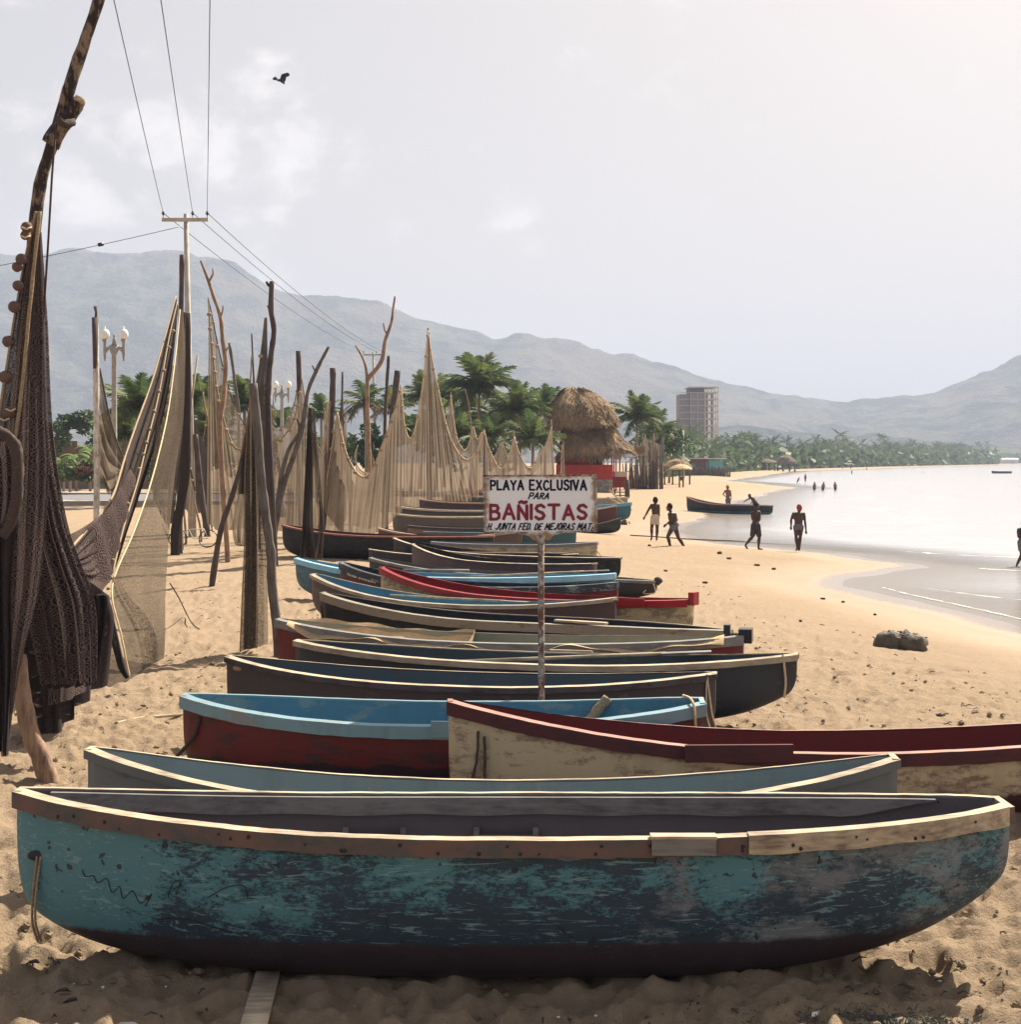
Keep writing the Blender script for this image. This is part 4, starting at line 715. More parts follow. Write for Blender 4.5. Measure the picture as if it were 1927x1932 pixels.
# ------------------------------------------------------------------ sign
D_ = 13.85
def SG(px, py, k=0): v = W(px, py, D_); v.y -= k; return v
p0 = SG(1021, 1006); root = empty('beach_sign', (p0.x, D_, gz(p0.x, D_)), 'white rusty sign board on a rusty pole lettered PLAYA EXCLUSIVA PARA BAÑISTAS', 'sign')
m, nt = new_mat('white enamel with rust'); co = nd(nt, 'ShaderNodeTexCoord').outputs['Object']
sp = nd(nt, 'ShaderNodeSeparateXYZ', {0: co}); ax = math_(nt, 'ABSOLUTE', math_(nt, 'SUBTRACT', sp.outputs[0], (1019 - 1021) / F * D_)); zt = SG(0, 896).z - root.location.z; zb_ = SG(0, 1006).z - root.location.z
ed = math_(nt, 'MAXIMUM', math_(nt, 'SUBTRACT', ax, .46), math_(nt, 'MAXIMUM', math_(nt, 'SUBTRACT', sp.outputs[2], zt - .05), math_(nt, 'SUBTRACT', zb_ + .045, sp.outputs[2])))
nn = noise(nt, co, 9.0, 8, 0.7); sp2 = noise(nt, co, 26.0, 4, 0.6, (1, 1, .6))
r1 = ramp(nt, math_(nt, 'MULTIPLY_ADD', ed, 5.0, nn), [(0.55, 0.0), (0.80, 1.0)]); r2 = ramp(nt, sp2, [(0.69, 0.0), (0.74, 0.8)])
c = mixc(nt, math_(nt, 'MAXIMUM', r1, r2), (0.86, 0.84, 0.86), mixc(nt, sp2, (0.55, 0.36, 0.18), (0.20, 0.09, 0.05)))
finish(nt, bsdf(nt, c, 0.45, math_(nt, 'MAXIMUM', r1, r2), 0.4, 0.003)); msign = m
m, nt = new_mat('rusty pole paint'); co = nd(nt, 'ShaderNodeTexCoord').outputs['Object']; nn = noise(nt, co, 16.0, 7, 0.7, (1, 1, .7)); n3 = noise(nt, co, 3.0, 3)
c = mixc(nt, ramp(nt, math_(nt, 'MULTIPLY_ADD', n3, .3, math_(nt, 'MULTIPLY', nn, .75)), [(0.46, 0.0), (0.56, 1.0)]), (0.46, 0.43, 0.38), (0.15, 0.07, 0.05)); finish(nt, bsdf(nt, c, 0.8, nn, .5, .004)); mpole = m
out = [(912, 896.5), (1125, 896), (1127, 1002), (1064, 1005), (1045, 1010), (1036, 1019), (1007, 1019), (998, 1011), (975, 1006), (914, 1007)]
n = len(out); Vs = [SG(x, y, .012) for x, y in out] + [SG(x, y, -.012) for x, y in out]
mk('sign_board', Vs, [list(range(n)), list(range(n, 2 * n))[::-1]] + [[i, i + n, (i + 1) % n + n, (i + 1) % n] for i in range(n)], msign, root, False)
b = MB()
for (ax_, ay_, bx_, by_) in ((913, 897.5, 1125, 897), (914, 1005, 996, 1005), (1050, 1004, 1126, 1001.5), (913.5, 897, 915, 1006), (1124.5, 897, 1126, 1002)): b.beam(SG(ax_, ay_, .016), SG(bx_, by_, .016), .014, .016)
b.build('rolled_edge', mpole, root, False)
MB().tube([SG(1021, 1012, -.0), SG(1021, 1100), SG(1021.5, 1200), Vector((SG(1022, 1200).x, D_, root.location.z - .3))], .030, 12).build('pole', mpole, root)
MB().tube([SG(1021, 1009, .02), SG(1021, 1026, .0)], [.045, .036], 12).build('socket', mpole, root)
for (x_, y_) in ((921, 903), (1118, 903), (921, 999), (1118, 996)): MB().ball(SG(x_, y_, .014), .010, .005, .010, 8, 4).build('bolt', mpole, root)
def sign_text(t, cx, y0, hpx, wpx, st, mat, slant=0, seed=1):
    L_ = letters(t, 1, 1.0, .1, 0, 1, 1); sc1 = D_ / F
    L_ = letters(t, 1, hpx, st, slant, fit=wpx, seed=seed)
    letter_mesh(L_, lambda u, v, k: SG(cx + u, y0 - v, .0125 + k)).build('lettering', mat, root, False)
sign_text('PLAYA', 957, 924, 17, 61, 3.8, MT['sign_black'], seed=11); sign_text('EXCLUSIVA', 1053, 924, 17.5, 106, 3.8, MT['sign_black'], seed=12)
sign_text('PARA', 1016, 941, 11, 37, 2.6, MT['sign_black'], .35, 13); sign_text('BAÑISTAS', 1016, 979, 26, 180, 6.0, MT['sign_red'], .0, 14)
sign_text('H. JUNTA FED. DE MEJORAS MAT.', 1018, 999, 11.5, 196, 2.3, MT['sign_black'], .35, 15)

# ------------------------------------------------------------------ poles and nets
def post(name, label, pts, d, r0, r1, mat, cat='post', twigs=(), group='net drying poles', jit=.18, parent=None, sides=10, ground_=True):
    """pts: base first, in survey pixels, all at distance d (or own third value)"""
    P = [W(p[0], p[1], p[2] if len(p) > 2 else d) for p in pts]
    if ground_:
        g = gz(P[0].x, P[0].y) - .25
        if P[0].z > g: P = [Vector((P[0].x, P[0].y, g))] + P
    S = [Vector(q) for q in smooth_path(P, 4)]; n = len(S); rad = [.86 * (r0 + (r1 - r0) * i / (n - 1)) * (1 + .22 * (rnd.random() - .5)) for i in range(n)]
    base = P[0].copy()
    root = empty(name, base, label, cat, group) if parent is None else parent
    MB().tube(S, rad, sides, jit).build('trunk' if cat == 'tree' else 'shaft', mat, root)
    for tw in twigs:
        TP = [W(q[0], q[1], q[2] if len(q) > 2 else d) for q in tw[0]]
        MB().tube([Vector(q) for q in smooth_path(TP, 4)], [tw[1] + (tw[2] - tw[1]) * i / (4 * (len(TP) - 1)) for i in range(4 * (len(TP) - 1) + 1)], 7, jit).build('branch', mat, root)
    return root
cork_me = mesh('cork', *(lambda b: (b.V, b.F))(MB().ball((0, 0, 0), 1, 1, .78, 9, 6, .08)), MT['cork'])
corkd_me = mesh('cork_dark', *(lambda b: (b.V, b.F))(MB().ball((0, 0, 0), 1, 1, .86, 12, 8, .06)), MT['cork_dark'])
def float_at(p, r, root, me_=None, z=1.0):
    o = put('float', me_ or cork_me, root, p - root.location); o.scale = (r, r, r * z); o.rotation_euler = (rnd.uniform(-.6, .6), rnd.uniform(-.6, .6), rnd.uniform(0, 3)); return o
NET_G = 'fishing nets hung up to dry'
def net(label, A, B, d, mat, fold=.12, nf=9, rope=None, fl=None, rp=.018, nu=None, nv=None, parent=None, name='fishing_net', rope_b=None, side_rope=None, me_=None, group=NET_G, frag=0.0, side=False):
    """ruled cloth between two edges A and B given in survey pixels (x, y[, distance]); it is pleated in depth"""
    g3 = lambda e: [(p[0], p[1], p[2] if len(p) > 2 else d) for p in e]
    A = g3(A); B = g3(B); lenA = sum(math.hypot(a[0] - b[0], a[1] - b[1]) for a, b in zip(A[:-1], A[1:])); nu = nu or int(max(24, min(150, lenA / 2.2)))
    a = resample(smooth_path(A, 6), nu); b = resample(smooth_path(B, 6), nu)
    span = np.mean(np.hypot(a[:, 0] - b[:, 0], a[:, 1] - b[:, 1])); nv = nv or int(max(10, min(80, span / 5)))
    V = []; UV = []; ph = rnd.uniform(0, 6); dm = np.mean(a[:, 2])
    L = lenA * dm / F; Hh = span * dm / F
    for j in range(nv):
        v = j / (nv - 1)
        for i in range(nu):
            u = i / (nu - 1); x = a[i, 0] * (1 - v) + b[i, 0] * v; y = a[i, 1] * (1 - v) + b[i, 1] * v; dd = a[i, 2] * (1 - v) + b[i, 2] * v
            env = math.sin(min(1, v * 3) * math.pi / 2); w_ = fold * env * (.6 * math.sin(u * nf * 6.283 + ph + v * 1.3) + .5 * math.sin(u * nf * 2.71 * 6.283 + ph * 2 + v) + .35 * math.sin(u * nf * .7 * 6.283 - v * 2))
            if side: w_ = fold * (.6 * math.sin(v * nf * 6.283 + ph + u * 1.5) + .4 * math.sin(v * nf * 2.3 * 6.283 + ph * 2 - u * 2)) * min(1, u * 4 + .15); env = 0
            else: w_ *= .15
            p = W(x, y, dd); p.y += w_; p.x += fold * .12 * env * math.sin(u * nf * 6.283 + 1 + ph)
            if j == nv - 1 and frag: p.z += frag * (rnd.random() - .5)
            V.append(p); UV.append((v * Hh, u * L) if side else (u * L, v * Hh))
    Fc = [[j * nu + i, j * nu + i + 1, (j + 1) * nu + i + 1, (j + 1) * nu + i] for j in range(nv - 1) for i in range(nu - 1)]
    if parent is None:
        c = V[nu * (nv - 1) + nu // 2]; root = empty(name, (c.x, c.y, min(v.z for v in V)), label, 'net', group)
    else: root = parent
    mk('netting', V, Fc, mat, root, True, np.array(UV))
    top = [V[i] for i in range(nu)]
    if rope: MB().tube(top[::2] + [top[-1]], rp, 5, .3).build('head_rope', rope, root)
    if rope_b: MB().tube(V[nu * (nv - 1)::2], rp, 5, .3).build('foot_rope', rope_b, root)
    if fl:
        acc = 0
        for q0, q1 in zip(top[:-1], top[1:]):
            acc += (q1 - q0).length
            if acc > fl[0]:
                acc = 0; o = float_at(q1 + Vector((rnd.uniform(-.02, .02), -.05, fl[2] if len(fl) > 2 else -.06)), 1.25 * fl[1] * rnd.uniform(.8, 1.15), root, me_)
    return root
M_ = MT
# --- A: big leaning pole with the near dark net
bigpole = post('leaning_pole', 'tall crooked bark covered pole leaning out of the top left corner', [(96, 1478), (80, 1432), (60, 1385), (42, 1310), (36, 1240), (30, 1100), (33, 950), (38, 780), (48, 620), (62, 480), (78, 350), (104, 262), (130, 175), (158, 92), (186, 10), (215, -70)], 13.2, .075, .060, M_['bark_patchy'], 'pole', sides=14,
     twigs=[([(96, 275), (118, 240), (138, 212), (152, 192)], .085, .062)])
MB().tube([Vector(q) for q in smooth_path([W(98, 1484, 13.17), W(80, 1432, 13.17), (W(60, 1385, 13.17)), W(44, 1310, 13.17), W(38, 1235, 13.17)], 5)], [.098, .094, .09, .092, .088, .085, .082, .082, .086, .084, .08, .078, .08, .078, .076, .078, .074, .07, .068, .066, .06], 14, .1).build('bare_wood', M_['bark_tan'], bigpole)
MB().tube([W(150, 195, 13.17), W(155, 186, 13.17)], [.055, .052], 12).build('sawn_end', WB, bigpole)
MB().tube([Vector(q) for q in smooth_path([W(112, 226, 13.0), W(122, 236, 12.98), W(140, 232, 13.1)], 5)], .035, 8, .4).build('rope_lashing', RD, bigpole)
MB().tube([W(108, 235, 13.05), W(100, 330, 13.05), W(92, 470, 13.05), (W(80, 652, 13.05))], .010, 6).build('hanging_line', RD, bigpole)
n1 = net('heavy dark mesh net hanging from the big leaning pole, with brown floats', [(70, 400, 12.9), (48, 500, 12.9), (24, 640, 12.8), (5, 760, 12.8), (-14, 900, 12.8), (-12, 1100, 12.8), (0, 1300, 12.8), (9, 1425, 12.8)],
         [(76, 400, 12.9), (84, 560, 12.9), (90, 760, 12.9), (97, 880, 12.9), (90, 1000, 12.8), (76, 1120, 12.8), (42, 1260, 12.8), (16, 1425, 12.8)], 12.9, M_['net_near'], .05, 3, rope=M_['rope'], rp=.016, nu=110, nv=46, side=True)
net('', [(72, 420), (50, 540), (28, 700), (8, 800), (20, 900), (30, 1050), (55, 1180), (78, 1290)], [(80, 440), (88, 600), (94, 760), (106, 880), (126, 990), (150, 1060), (180, 1150), (182, 1290)], 13.6, M_['net_near'], .10, 4, parent=n1, nu=100, nv=50, side=True)
net('', [(56, 760), (60, 900), (64, 1000), (70, 1100), (80, 1200), (88, 1300)], [(96, 820), (112, 940), (138, 1046), (170, 1130), (205, 1130), (188, 1290)], 14.3, M_['net_dark'], .12, 5, parent=n1, nu=80, nv=40, side=True)
net('', [(-20, 820), (-25, 950), (-15, 1100), (-8, 1250), (2, 1415)], [(30, 840), (36, 940), (22, 1100), (22, 1250), (14, 1420)], 12.7, M_['net_dark'], .07, 2, parent=n1, nu=80, nv=30, side=True)
MB().tube([Vector(q) for q in smooth_path([W(-10, 812, 12.5), W(14, 822, 12.45), W(33, 850, 12.45), (W(34, 920, 12.45)), W(22, 985, 12.5), W(4, 1010, 12.5)], 6)], [.05] * 31, 8, .4).build('rolled_edge', RD, n1)
net('', [(-20, 830), (-22, 900), (-18, 960), (-6, 1010)], [(20, 835), (30, 880), (28, 950), (6, 1014)], 12.5, M_['net_near'], .05, 2, parent=n1, nu=40, nv=20, side=True)
r_ = [W(x, y, 12.75) for x, y in ((77, 400), (64, 520), (52, 640), (40, 760), (24, 860), (6, 960))]; MB().tube([Vector(q) for q in smooth_path(r_, 5)], .016, 6, .3).build('head_rope', M_['rope'], n1)
for x, y, r in ((52, 430, 11), (50, 445, 10), (42, 490, 11), (34, 505, 10), (36, 540, 10.5), (29, 580, 12), (18, 645, 12), (12, 712, 13), (38, 425, 0), (20, 780, 12)):
    if r: float_at(W(x, y, 12.8), r * 12.8 / F, n1, corkd_me, 1.1)
for x, y in ((52, 430), (50, 446), (10, 790), (22, 772)): MB().tube([W(x - 9, y, 12.74), W(x, y + 4, 12.70), W(x + 9, y, 12.74)], .008, 5).build('float_band', RP, n1)
net('', [(92, 930, 14.2), (104, 1040, 14.2), (110, 1120, 14.6), (128, 1206, 15)], [(124, 990, 14.2), (140, 1060, 14.3), (150, 1130, 14.6), (140, 1210, 15)], 14.4, M_['net_dark'], .10, 3, parent=n1, nu=60, nv=20, side=True)
net('', [(128, 1010, 16), (150, 1000, 17), (180, 980, 18.5), (212, 950, 20), (246, 885, 22)], [(150, 1100, 16), (170, 1130, 17), (195, 1125, 18.5), (222, 1040, 20), (256, 900, 22)], 17, M_['net_near'], .25, 5, parent=n1, nu=70, nv=24)
net('', [(100, 1130, 15.2), (130, 1120, 15.4), (170, 1120, 16.2), (206, 1126, 17)], [(96, 1330, 14.9), (130, 1320, 15.0), (165, 1300, 15.8), (188, 1276, 16.6)], 15.4, M_['net_near'], .15, 4, parent=n1, nu=70, nv=40)
# dark heap and lines at the foot
net('heap of dark netting piled at the foot of the leaning pole', [(50, 1120, 15.3), (100, 1080, 15.3), (150, 1085, 15.5), (208, 1124, 16.3)], [(58, 1392, 15.0), (102, 1378, 15.2), (142, 1330, 15.8), (186, 1290, 16.9)], 15.5, M_['net_dark'], .9, 4, nu=70, nv=40)
net('dark net roll trailing from the tall net down to the sand', [(186, 1128, 18.6), (205, 1124, 18.6), (222, 1190, 18.4), (236, 1250, 18.2), (246, 1276, 18)], [(186, 1200, 18.5), (200, 1180, 18.5), (212, 1220, 18.4), (226, 1262, 18.2), (240, 1280, 18)], 18.4, M_['net_dark'], .08, 2, nu=60, nv=14, side=True)
tag(MB().tube([Vector(q) for q in smooth_path([W(58, 1292, 17.4), W(75, 1285, 17.3), W(92, 1296, 17.2), W(118, 1308, 17.2), W(146, 1316, 17.2), W(152, 1304, 17.3)], 5)], [.055 + .012 * math.sin(i) for i in range(26)], 9, .2).build('driftwood_log', M_['bark_tan']), 'short crooked pale log lying by the dark net heap', 'log')
MB().tube([W(70, 1120, 15.0), W(82, 1160, 15.0), (W(90, 1222, 15.0))], .05, 8, .2).build('shaft', M_['bark_dark'], n1)
# --- drape from the tall net to the big pole
n2 = net('long dark net band sweeping down from the wrapped post to the leaning pole', [(333, 560, 40), (312, 640, 36), (290, 720, 32), (262, 800, 28), (240, 868, 25), (222, 930, 22.5), (200, 968, 20.5), (172, 1000, 18), (136, 1044, 15)],
         [(338, 580, 40), (326, 690, 36), (308, 790, 32), (288, 860, 28), (262, 940, 25), (238, 1010, 22.5), (212, 1090, 20.5), (176, 1090, 18), (150, 1080, 15)], 30, M_['net_brown'], .22, 4, rope=M_['rope'], fl=(1.6, .05, -.35), rp=.018, nu=140, nv=22, side=True)
net('', [(240, 868, 24.9), (222, 930, 22.4), (200, 968, 20.4), (172, 1000, 17.9), (136, 1044, 14.9)], [(250, 900, 24.9), (228, 985, 22.4), (196, 1052, 20.4), (184, 1085, 17.9), (150, 1085, 14.9)], 20, M_['net_near'], .14, 5, parent=n2, nu=80, nv=20, side=True)
MB().tube([Vector(q) for q in smooth_path([W(336, 570, 39.8), W(320, 640, 36), W(302, 740, 32), W(280, 830, 28), W(262, 905, 25), W(236, 990, 22), W(214, 1080, 20)], 6)], .014, 5).build('inner_rope', M_['rope'], n2)
for k in range(16):
    t = k / 15; a_ = np.array(smooth_path([(330, 625, 36), (308, 720, 32), (286, 810, 28), (270, 870, 25), (244, 950, 22), (220, 1040, 20), (208, 1110, 19)], 10)); q = a_[int(t * (len(a_) - 1))]; float_at(W(q[0] - 2, q[1], q[2] - .1), 4.0 * q[2] / F, n2)
n2b = net('tall semi transparent tan net panel reaching down to the sand', [(341, 585, 40), (334, 660, 36), (320, 770, 31), (303, 850, 27), (281, 930, 24), (252, 1010, 21.5), (214, 1108, 19.6), (232, 1200, 19.2), (247, 1276, 19.2)],
          [(347, 585, 40), (350, 660, 37), (345, 800, 33), (332, 900, 29), (322, 1000, 26), (317, 1070, 24), (314, 1130, 22), (314, 1190, 21.3), (312, 1240, 21.2)], 30, M_['net_mid'], .05, 3, rope=M_['rope_pale'], rp=.014, nu=140, nv=40, side=True)
net('', [(341, 590, 40), (340, 680, 37), (332, 800, 33), (322, 900, 30), (318, 980, 28)], [(352, 590, 40), (352, 680, 37), (348, 800, 33), (338, 900, 30), (326, 990, 28)], 30, M_['net_brown'], .15, 3, parent=n2b, nu=90, nv=14, side=True)
net('', [(311, 690, 39.6), (300, 800, 31), (285, 900, 25.3), (300, 960, 25.3)], [(345, 690, 39.6), (343, 800, 33), (332, 900, 30), (322, 1000, 26)], 30, M_['net_mid'], .1, 3, parent=n2b, nu=60, nv=30, side=True)
post('wooden_post', 'tall dark sawn post in front of the utility pole, net tied to it', [(341, 1039), (340, 900), (341, 700), (343, 590), (345, 482)], 46, .10, .10, M_['bark_dark'], jit=.1)
post('wooden_post', 'pale split post wrapped in netting beside the utility pole', [(333, 1000), (350, 900), (352, 760), (351, 592)], 45, .16, .19, M_['net_brown'], jit=.3)
# --- C white post, utility poles, street lamps
pp = post('whitewashed_post', 'tall flaking whitewashed post at the left with a dark top half', [(184, 1072), (184, 900), (183, 740), (182, 600)], 40.5, .105, .085, M_['pale_post'], jit=.06)
MB().tube([W(181, 600, 40.45), W(180.5, 660, 40.4), W(180, 696, 40.4)], [.09, .07, .05], 8, .5).build('dark_bark', M_['bark_dark'], pp)
MB().tube([W(182, 606, 40.5), W(183, 590, 40.5), W(181, 579, 40.5)], [.05, .03, .05], 7, .5).build('finial', M_['bark_dark'], pp)
net('tan net triangle hanging beside the whitewashed post', [(189, 695), (196, 730), (206, 780), (220, 830), (232, 860), (241, 888)], [(189, 900), (196, 905), (206, 930), (215, 925), (225, 905), (238, 895)], 40.7, M_['net_tan'], .15, 4, rope=M_['rope_dark'], rp=.03, frag=.3, side=True)
def utility(label, px, ytop, d, arm):
    x = (px - CX) / F * d; zt = W(px, ytop, d).z; g = gz(x, d); root = empty('utility_pole', (x, d, g), label, 'utility pole', 'utility poles along the road')
    MB().tube([(x + .25, d, g - .2), (x + .12, d, (g + zt) / 2), (x, d, zt)], [.155, .12, .085], 10).build('shaft', M_['concrete'], root)
    MB().box(x, d - .12, zt - .24, arm, .11, .13).build('crossarm', M_['concrete'], root, False)
    tips = []
    for k in (-.475, .16, .475):
        q = MB(); xx = x + k * arm; q.tube([(xx, d - .12, zt - .18), (xx, d - .12, zt - .05)], .012, 6)
        for z_, r_ in ((-.05, .045), (.0, .075), (.055, .05)): q.ball((xx, d - .12, zt + z_), r_, r_, .028, 8, 5)
        q.build('insulator', M_['black'], root); tips.append(Vector((xx, d - .12, zt + .02)))
    return root, tips
u1, t1 = utility('slender concrete utility pole with crossarm behind the wrapped post', 352, 405, 55, 1.74)
u2, t2 = utility('far utility pole with crossarm seen behind the forked branch', 705, 665, 126, 1.74)
xx = 0.9; u0 = empty('utility_pole', (xx, -5, gz(xx, -5)), 'utility pole standing behind the camera', 'utility pole', 'utility poles along the road')
MB().tube([(xx, -5, -.2), (xx, -5, 12.0)], [.155, .085], 10).build('shaft', M_['concrete'], u0)
t0 = []
for k in range(3):                     # straight continuation seen through the frame top
    p1 = t1[k]; q = (p1.x, p1.y); tx = ((221, 308, 397)[k] - CX) / F * 29; tz = H + 870 / F * 29; e = Vector((tx, 29, tz)); dirn = (e - p1) / (55 - 29); t0.append(p1 + dirn * 60)
zt = sum(p.z for p in t0) / 3; MB().beam((t0[0].x, -5, zt - .2), (t0[2].x, -5, zt - .2), .11, .13).build('crossarm', M_['concrete'], u0, False)
MB().tube([(xx, -5, 12.0), (sum(p.x for p in t0) / 3, -5, zt)], .085, 10).build('pole_top', M_['concrete'], u0)
def wire(a, b, sag, r, label):
    P = [a.lerp(b, i / 24) - Vector((0, 0, sag * 4 * (i / 24) * (1 - i / 24))) for i in range(25)]
    tag(MB().tube(P, r, 5).build('power_line', M_['black']), label, 'power line', 'overhead power lines')
for k, nm in enumerate(('left', 'middle', 'right')):
    wire(t0[k], t1[k], .25, .011, '%s wire of the three running up out of the frame from the utility pole' % nm)
    wire(t1[k], t2[k], .5, .014, '%s wire running back from the near utility pole to the far one' % nm)
a = W(345, 428, 55); b = W(-60, 514, 50); wire(a, b, .05, .012, 'single wire running left from the utility pole past the mountain top')
tag(MB().tube([W(187, 463.5, 52.95), W(196, 461.5, 53.05)], .07, 8).build('line_splice', M_['black']), 'small black box on the left hand overhead wire', 'splice')
def lamp(label, px, py, d, spread, dark=False):
    x = (px - CX) / F * d; g = gz(x, d); zt = W(px, py, d).z; root = empty('street_lamp', (x, d, g), label, 'street lamp', 'twin globe street lamps'); h = zt - g
    MB().tube([(x, d, g - .1), (x, d, g + .7), (x, d, g + .75), (x, d, zt - .5), (x, d, zt - .2)], [.22, .16, .11, .085, .15], 12).build('post', M_['iron'], root)
    MB().tube([(x, d, zt - .25), (x, d, zt + .0), (x, d, zt + .12)], [.10, .06, .02], 8).ball((x, d, zt + .12), .05, .05, .06, 8, 5).build('finial', M_['iron'], root)
    for s_ in (-1, 1):
        q = [(x, d, zt - .55), (x + s_ * spread * .5, d, zt - .28), (x + s_ * spread, d, zt - .42), (x + s_ * spread, d, zt - .1)]
        MB().tube([Vector(v) for v in smooth_path(q, 5)], [.07 - .002 * i for i in range(16)], 7).tube([(x + s_ * spread, d, zt - .75), (x + s_ * spread, d, zt - .45), (x + s_ * spread, d, zt - .12), (x + s_ * spread, d, zt)], [.02, .06, .05, .10], 8).build('arm', M_['iron'], root)
        MB().ball((x + s_ * spread, d, zt + .17), .165, .165, .19, 14, 9).ball((x + s_ * spread, d, zt + .38), .035, .035, .06, 8, 5).build('globe', M_['glass'], root)
lamp('nearer twin globe street lamp beside the whitewashed post', 217, 641, 50, .32)
lamp('farther twin globe street lamp between the nets', 533, 733, 75, .33)
# --- the middle group of poles and nets (base first)
BD = M_['bark_dark']; BT = M_['bark_tan']; BG = M_['bark_grey']
post('branch_pole', 'leaning forked branch propped against the short thick post', [(401, 1106), (412, 1030), (422, 985), (438, 940), (455, 880), (470, 810), (480, 760)], 33.8, .08, .065, BD, 'pole')
p4 = post('thick_post', 'short thick post with rounded top, bending right down to the sand behind the canoes', [(527, 1243), (523, 1180), (514, 1100), (512, 1040), (500, 960), (492, 880), (486, 800), (478, 724)], 21.7, .085, .078, BG, 'post', sides=12)
n4 = net('narrow brown net column hanging from the short thick post', [(470, 770), (464, 900), (464, 1020), (460, 1120), (456, 1228)], [(488, 770), (502, 900), (505, 1020), (508, 1120), (509, 1214)], 21.9, M_['net_mid'], .10, 3, nu=80, nv=24, rope=M_['rope'], rp=.01, side=True)
net('', [(474, 770), (468, 900), (466, 1020), (464, 1120), (462, 1225)], [(484, 770), (486, 900), (487, 1020), (488, 1120), (487, 1222)], 22.1, M_['net_brown'], .08, 2, parent=n4, nu=70, nv=14, side=True)
net('dark net flap slung between the leaning branch and the thick post', [(478, 745), (470, 800), (458, 870), (452, 932)], [(486, 760), (490, 820), (486, 880), (478, 935)], 27, M_['net_brown'], .12, 3, nu=50, nv=20, side=True)
net('tan net curtain with rounded lower edge behind the leaning branch', [(452, 925), (445, 960), (440, 1000), (446, 1028), (462, 1030)], [(486, 925), (487, 960), (484, 1000), (476, 1020), (464, 1031)], 33.5, M_['net_tan'], .10, 4, nu=60, nv=20, side=True)
post('branch_pole', 'tall pale branch hooked over to the left at its top', [(430, 1035), (416, 820), (423, 750), (427, 690), (421, 640), (417, 600), (404, 560), (394, 530), (380, 493)], 42, .10, .045, BT, 'pole', twigs=[([(417, 602), (421, 588), (422, 578)], .03, .02), ([(395, 533), (403, 518), (402, 508)], .035, .02), ([(424, 668), (432, 655)], .03, .02)])
n5 = net('broad tan net below the hooked branch, edged with floats', [(394, 563), (398, 620), (404, 680), (412, 740), (424, 795), (440, 838), (455, 848), (470, 835), (478, 815)], [(389, 985), (400, 992), (412, 1000), (428, 1000), (440, 1000), (452, 998), (462, 996), (472, 995), (480, 990)], 43, M_['net_tan'], .22, 6, rope=M_['rope'], fl=(.42, .055), rp=.022)
net('', [(394, 563), (402, 600), (412, 650), (424, 700), (442, 760), (462, 800), (478, 815)], [(400, 700), (408, 760), (416, 800), (430, 830), (446, 846), (462, 846), (478, 835)], 44.5, M_['net_sheer'], .2, 4, rope=M_['rope_dark'], fl=(.7, .05), parent=n5)
post('wooden_post', 'thin dark pole leaning left between the hooked branch and the knobbly pole', [(452, 1000), (452, 800), (444, 720), (434, 648)], 52, .08, .06, BG)
post('wooden_post', 'knobbly dark pole with a clubbed top', [(520, 1040), (508, 800), (508, 720), (512, 672), (518, 625), (512, 583), (514, 532)], 40, .09, .085, BD, 'pole', twigs=[([(514, 545), (506, 537), (504, 532)], .05, .03), ([(512, 585), (505, 578)], .03, .02)])
n6 = net('dark brown cone shaped net tied to the knobbly pole', [(501, 600), (494, 670), (486, 720), (470, 780), (455, 860), (450, 930)], [(505, 600), (506, 670), (506, 740), (507, 820), (509, 900), (512, 990)], 39.5, M_['net_brown'], .15, 4, rope=M_['rope'], fl=(1.0, .06), rp=.02, side=True)
post('wooden_post', 'thin pointed stick left of the dark cone shaped net', [(490, 1000), (482, 760), (479, 700), (476, 630)], 48, .06, .03, BD)
post('wooden_post', 'short pale pointed stick left of the thick post', [(474, 1000), (473, 800), (473, 740), (476, 672)], 44, .06, .02, BT)
n7 = net('wide tan net swag between the dark cone and the dark square post', [(507, 835), (515, 833), (530, 828), (545, 812), (557, 788), (565, 750), (571, 716)], [(505, 1000), (520, 1002), (535, 1002), (548, 1000), (560, 1000), (570, 998), (578, 995)], 46, M_['net_tan'], .2, 6, rope=M_['rope'], fl=(.4, .055), rp=.022)
net('', [(510, 800), (525, 812), (540, 800), (552, 775), (561, 740), (570, 716)], [(512, 832), (527, 835), (542, 820), (556, 795), (564, 765), (570, 740)], 49, M_['net_sheer'], .15, 4, rope=M_['rope'], fl=(.45, .05), parent=n7)
net('', [(571, 716), (576, 750), (586, 800), (600, 840), (612, 860)], [(568, 860), (580, 900), (590, 930), (600, 950), (610, 960)], 47, M_['net_sheer'], .2, 4, rope=M_['rope'], parent=n7)
post('wooden_post', 'dark square post above the tan swag', [(569, 1030), (567, 900), (566, 760), (564, 663)], 47, .09, .09, BD, jit=.06)
post('branch_pole', 'crooked grey branch leaning right with a pale cut tip', [(515, 1046), (522, 990), (535, 920), (552, 870), (570, 815), (577, 770), (583, 735), (600, 695), (614, 668), (621, 655)], 44.8, .12, .05, BG, 'pole', twigs=[([(523, 975), (530, 910), (545, 850), (566, 815), (562, 790)], .08, .04), ([(596, 702), (590, 690)], .03, .02)])
n8 = net('two hanging net bundles over the black canoe, bottoms on the sand', [(582, 770), (578, 850), (574, 930), (570, 1000), (566, 1052)], [(588, 770), (590, 850), (590, 930), (592, 1000), (596, 1050)], 41.2, M_['net_brown'], .18, 3, nu=60, nv=20, side=True)
net('', [(588, 770), (592, 850), (598, 930), (602, 1000), (596, 1052)], [(594, 770), (600, 850), (608, 930), (612, 1000), (609, 1056)], 41.0, M_['net_mid'], .15, 3, nu=60, nv=20, parent=n8, side=True)
post('wooden_post', 'thick dark charred post with ropes of floats on both sides', [(609, 1000), (616, 930), (622, 850), (628, 760), (629, 695)], 50, .13, .12, BD, jit=.15)
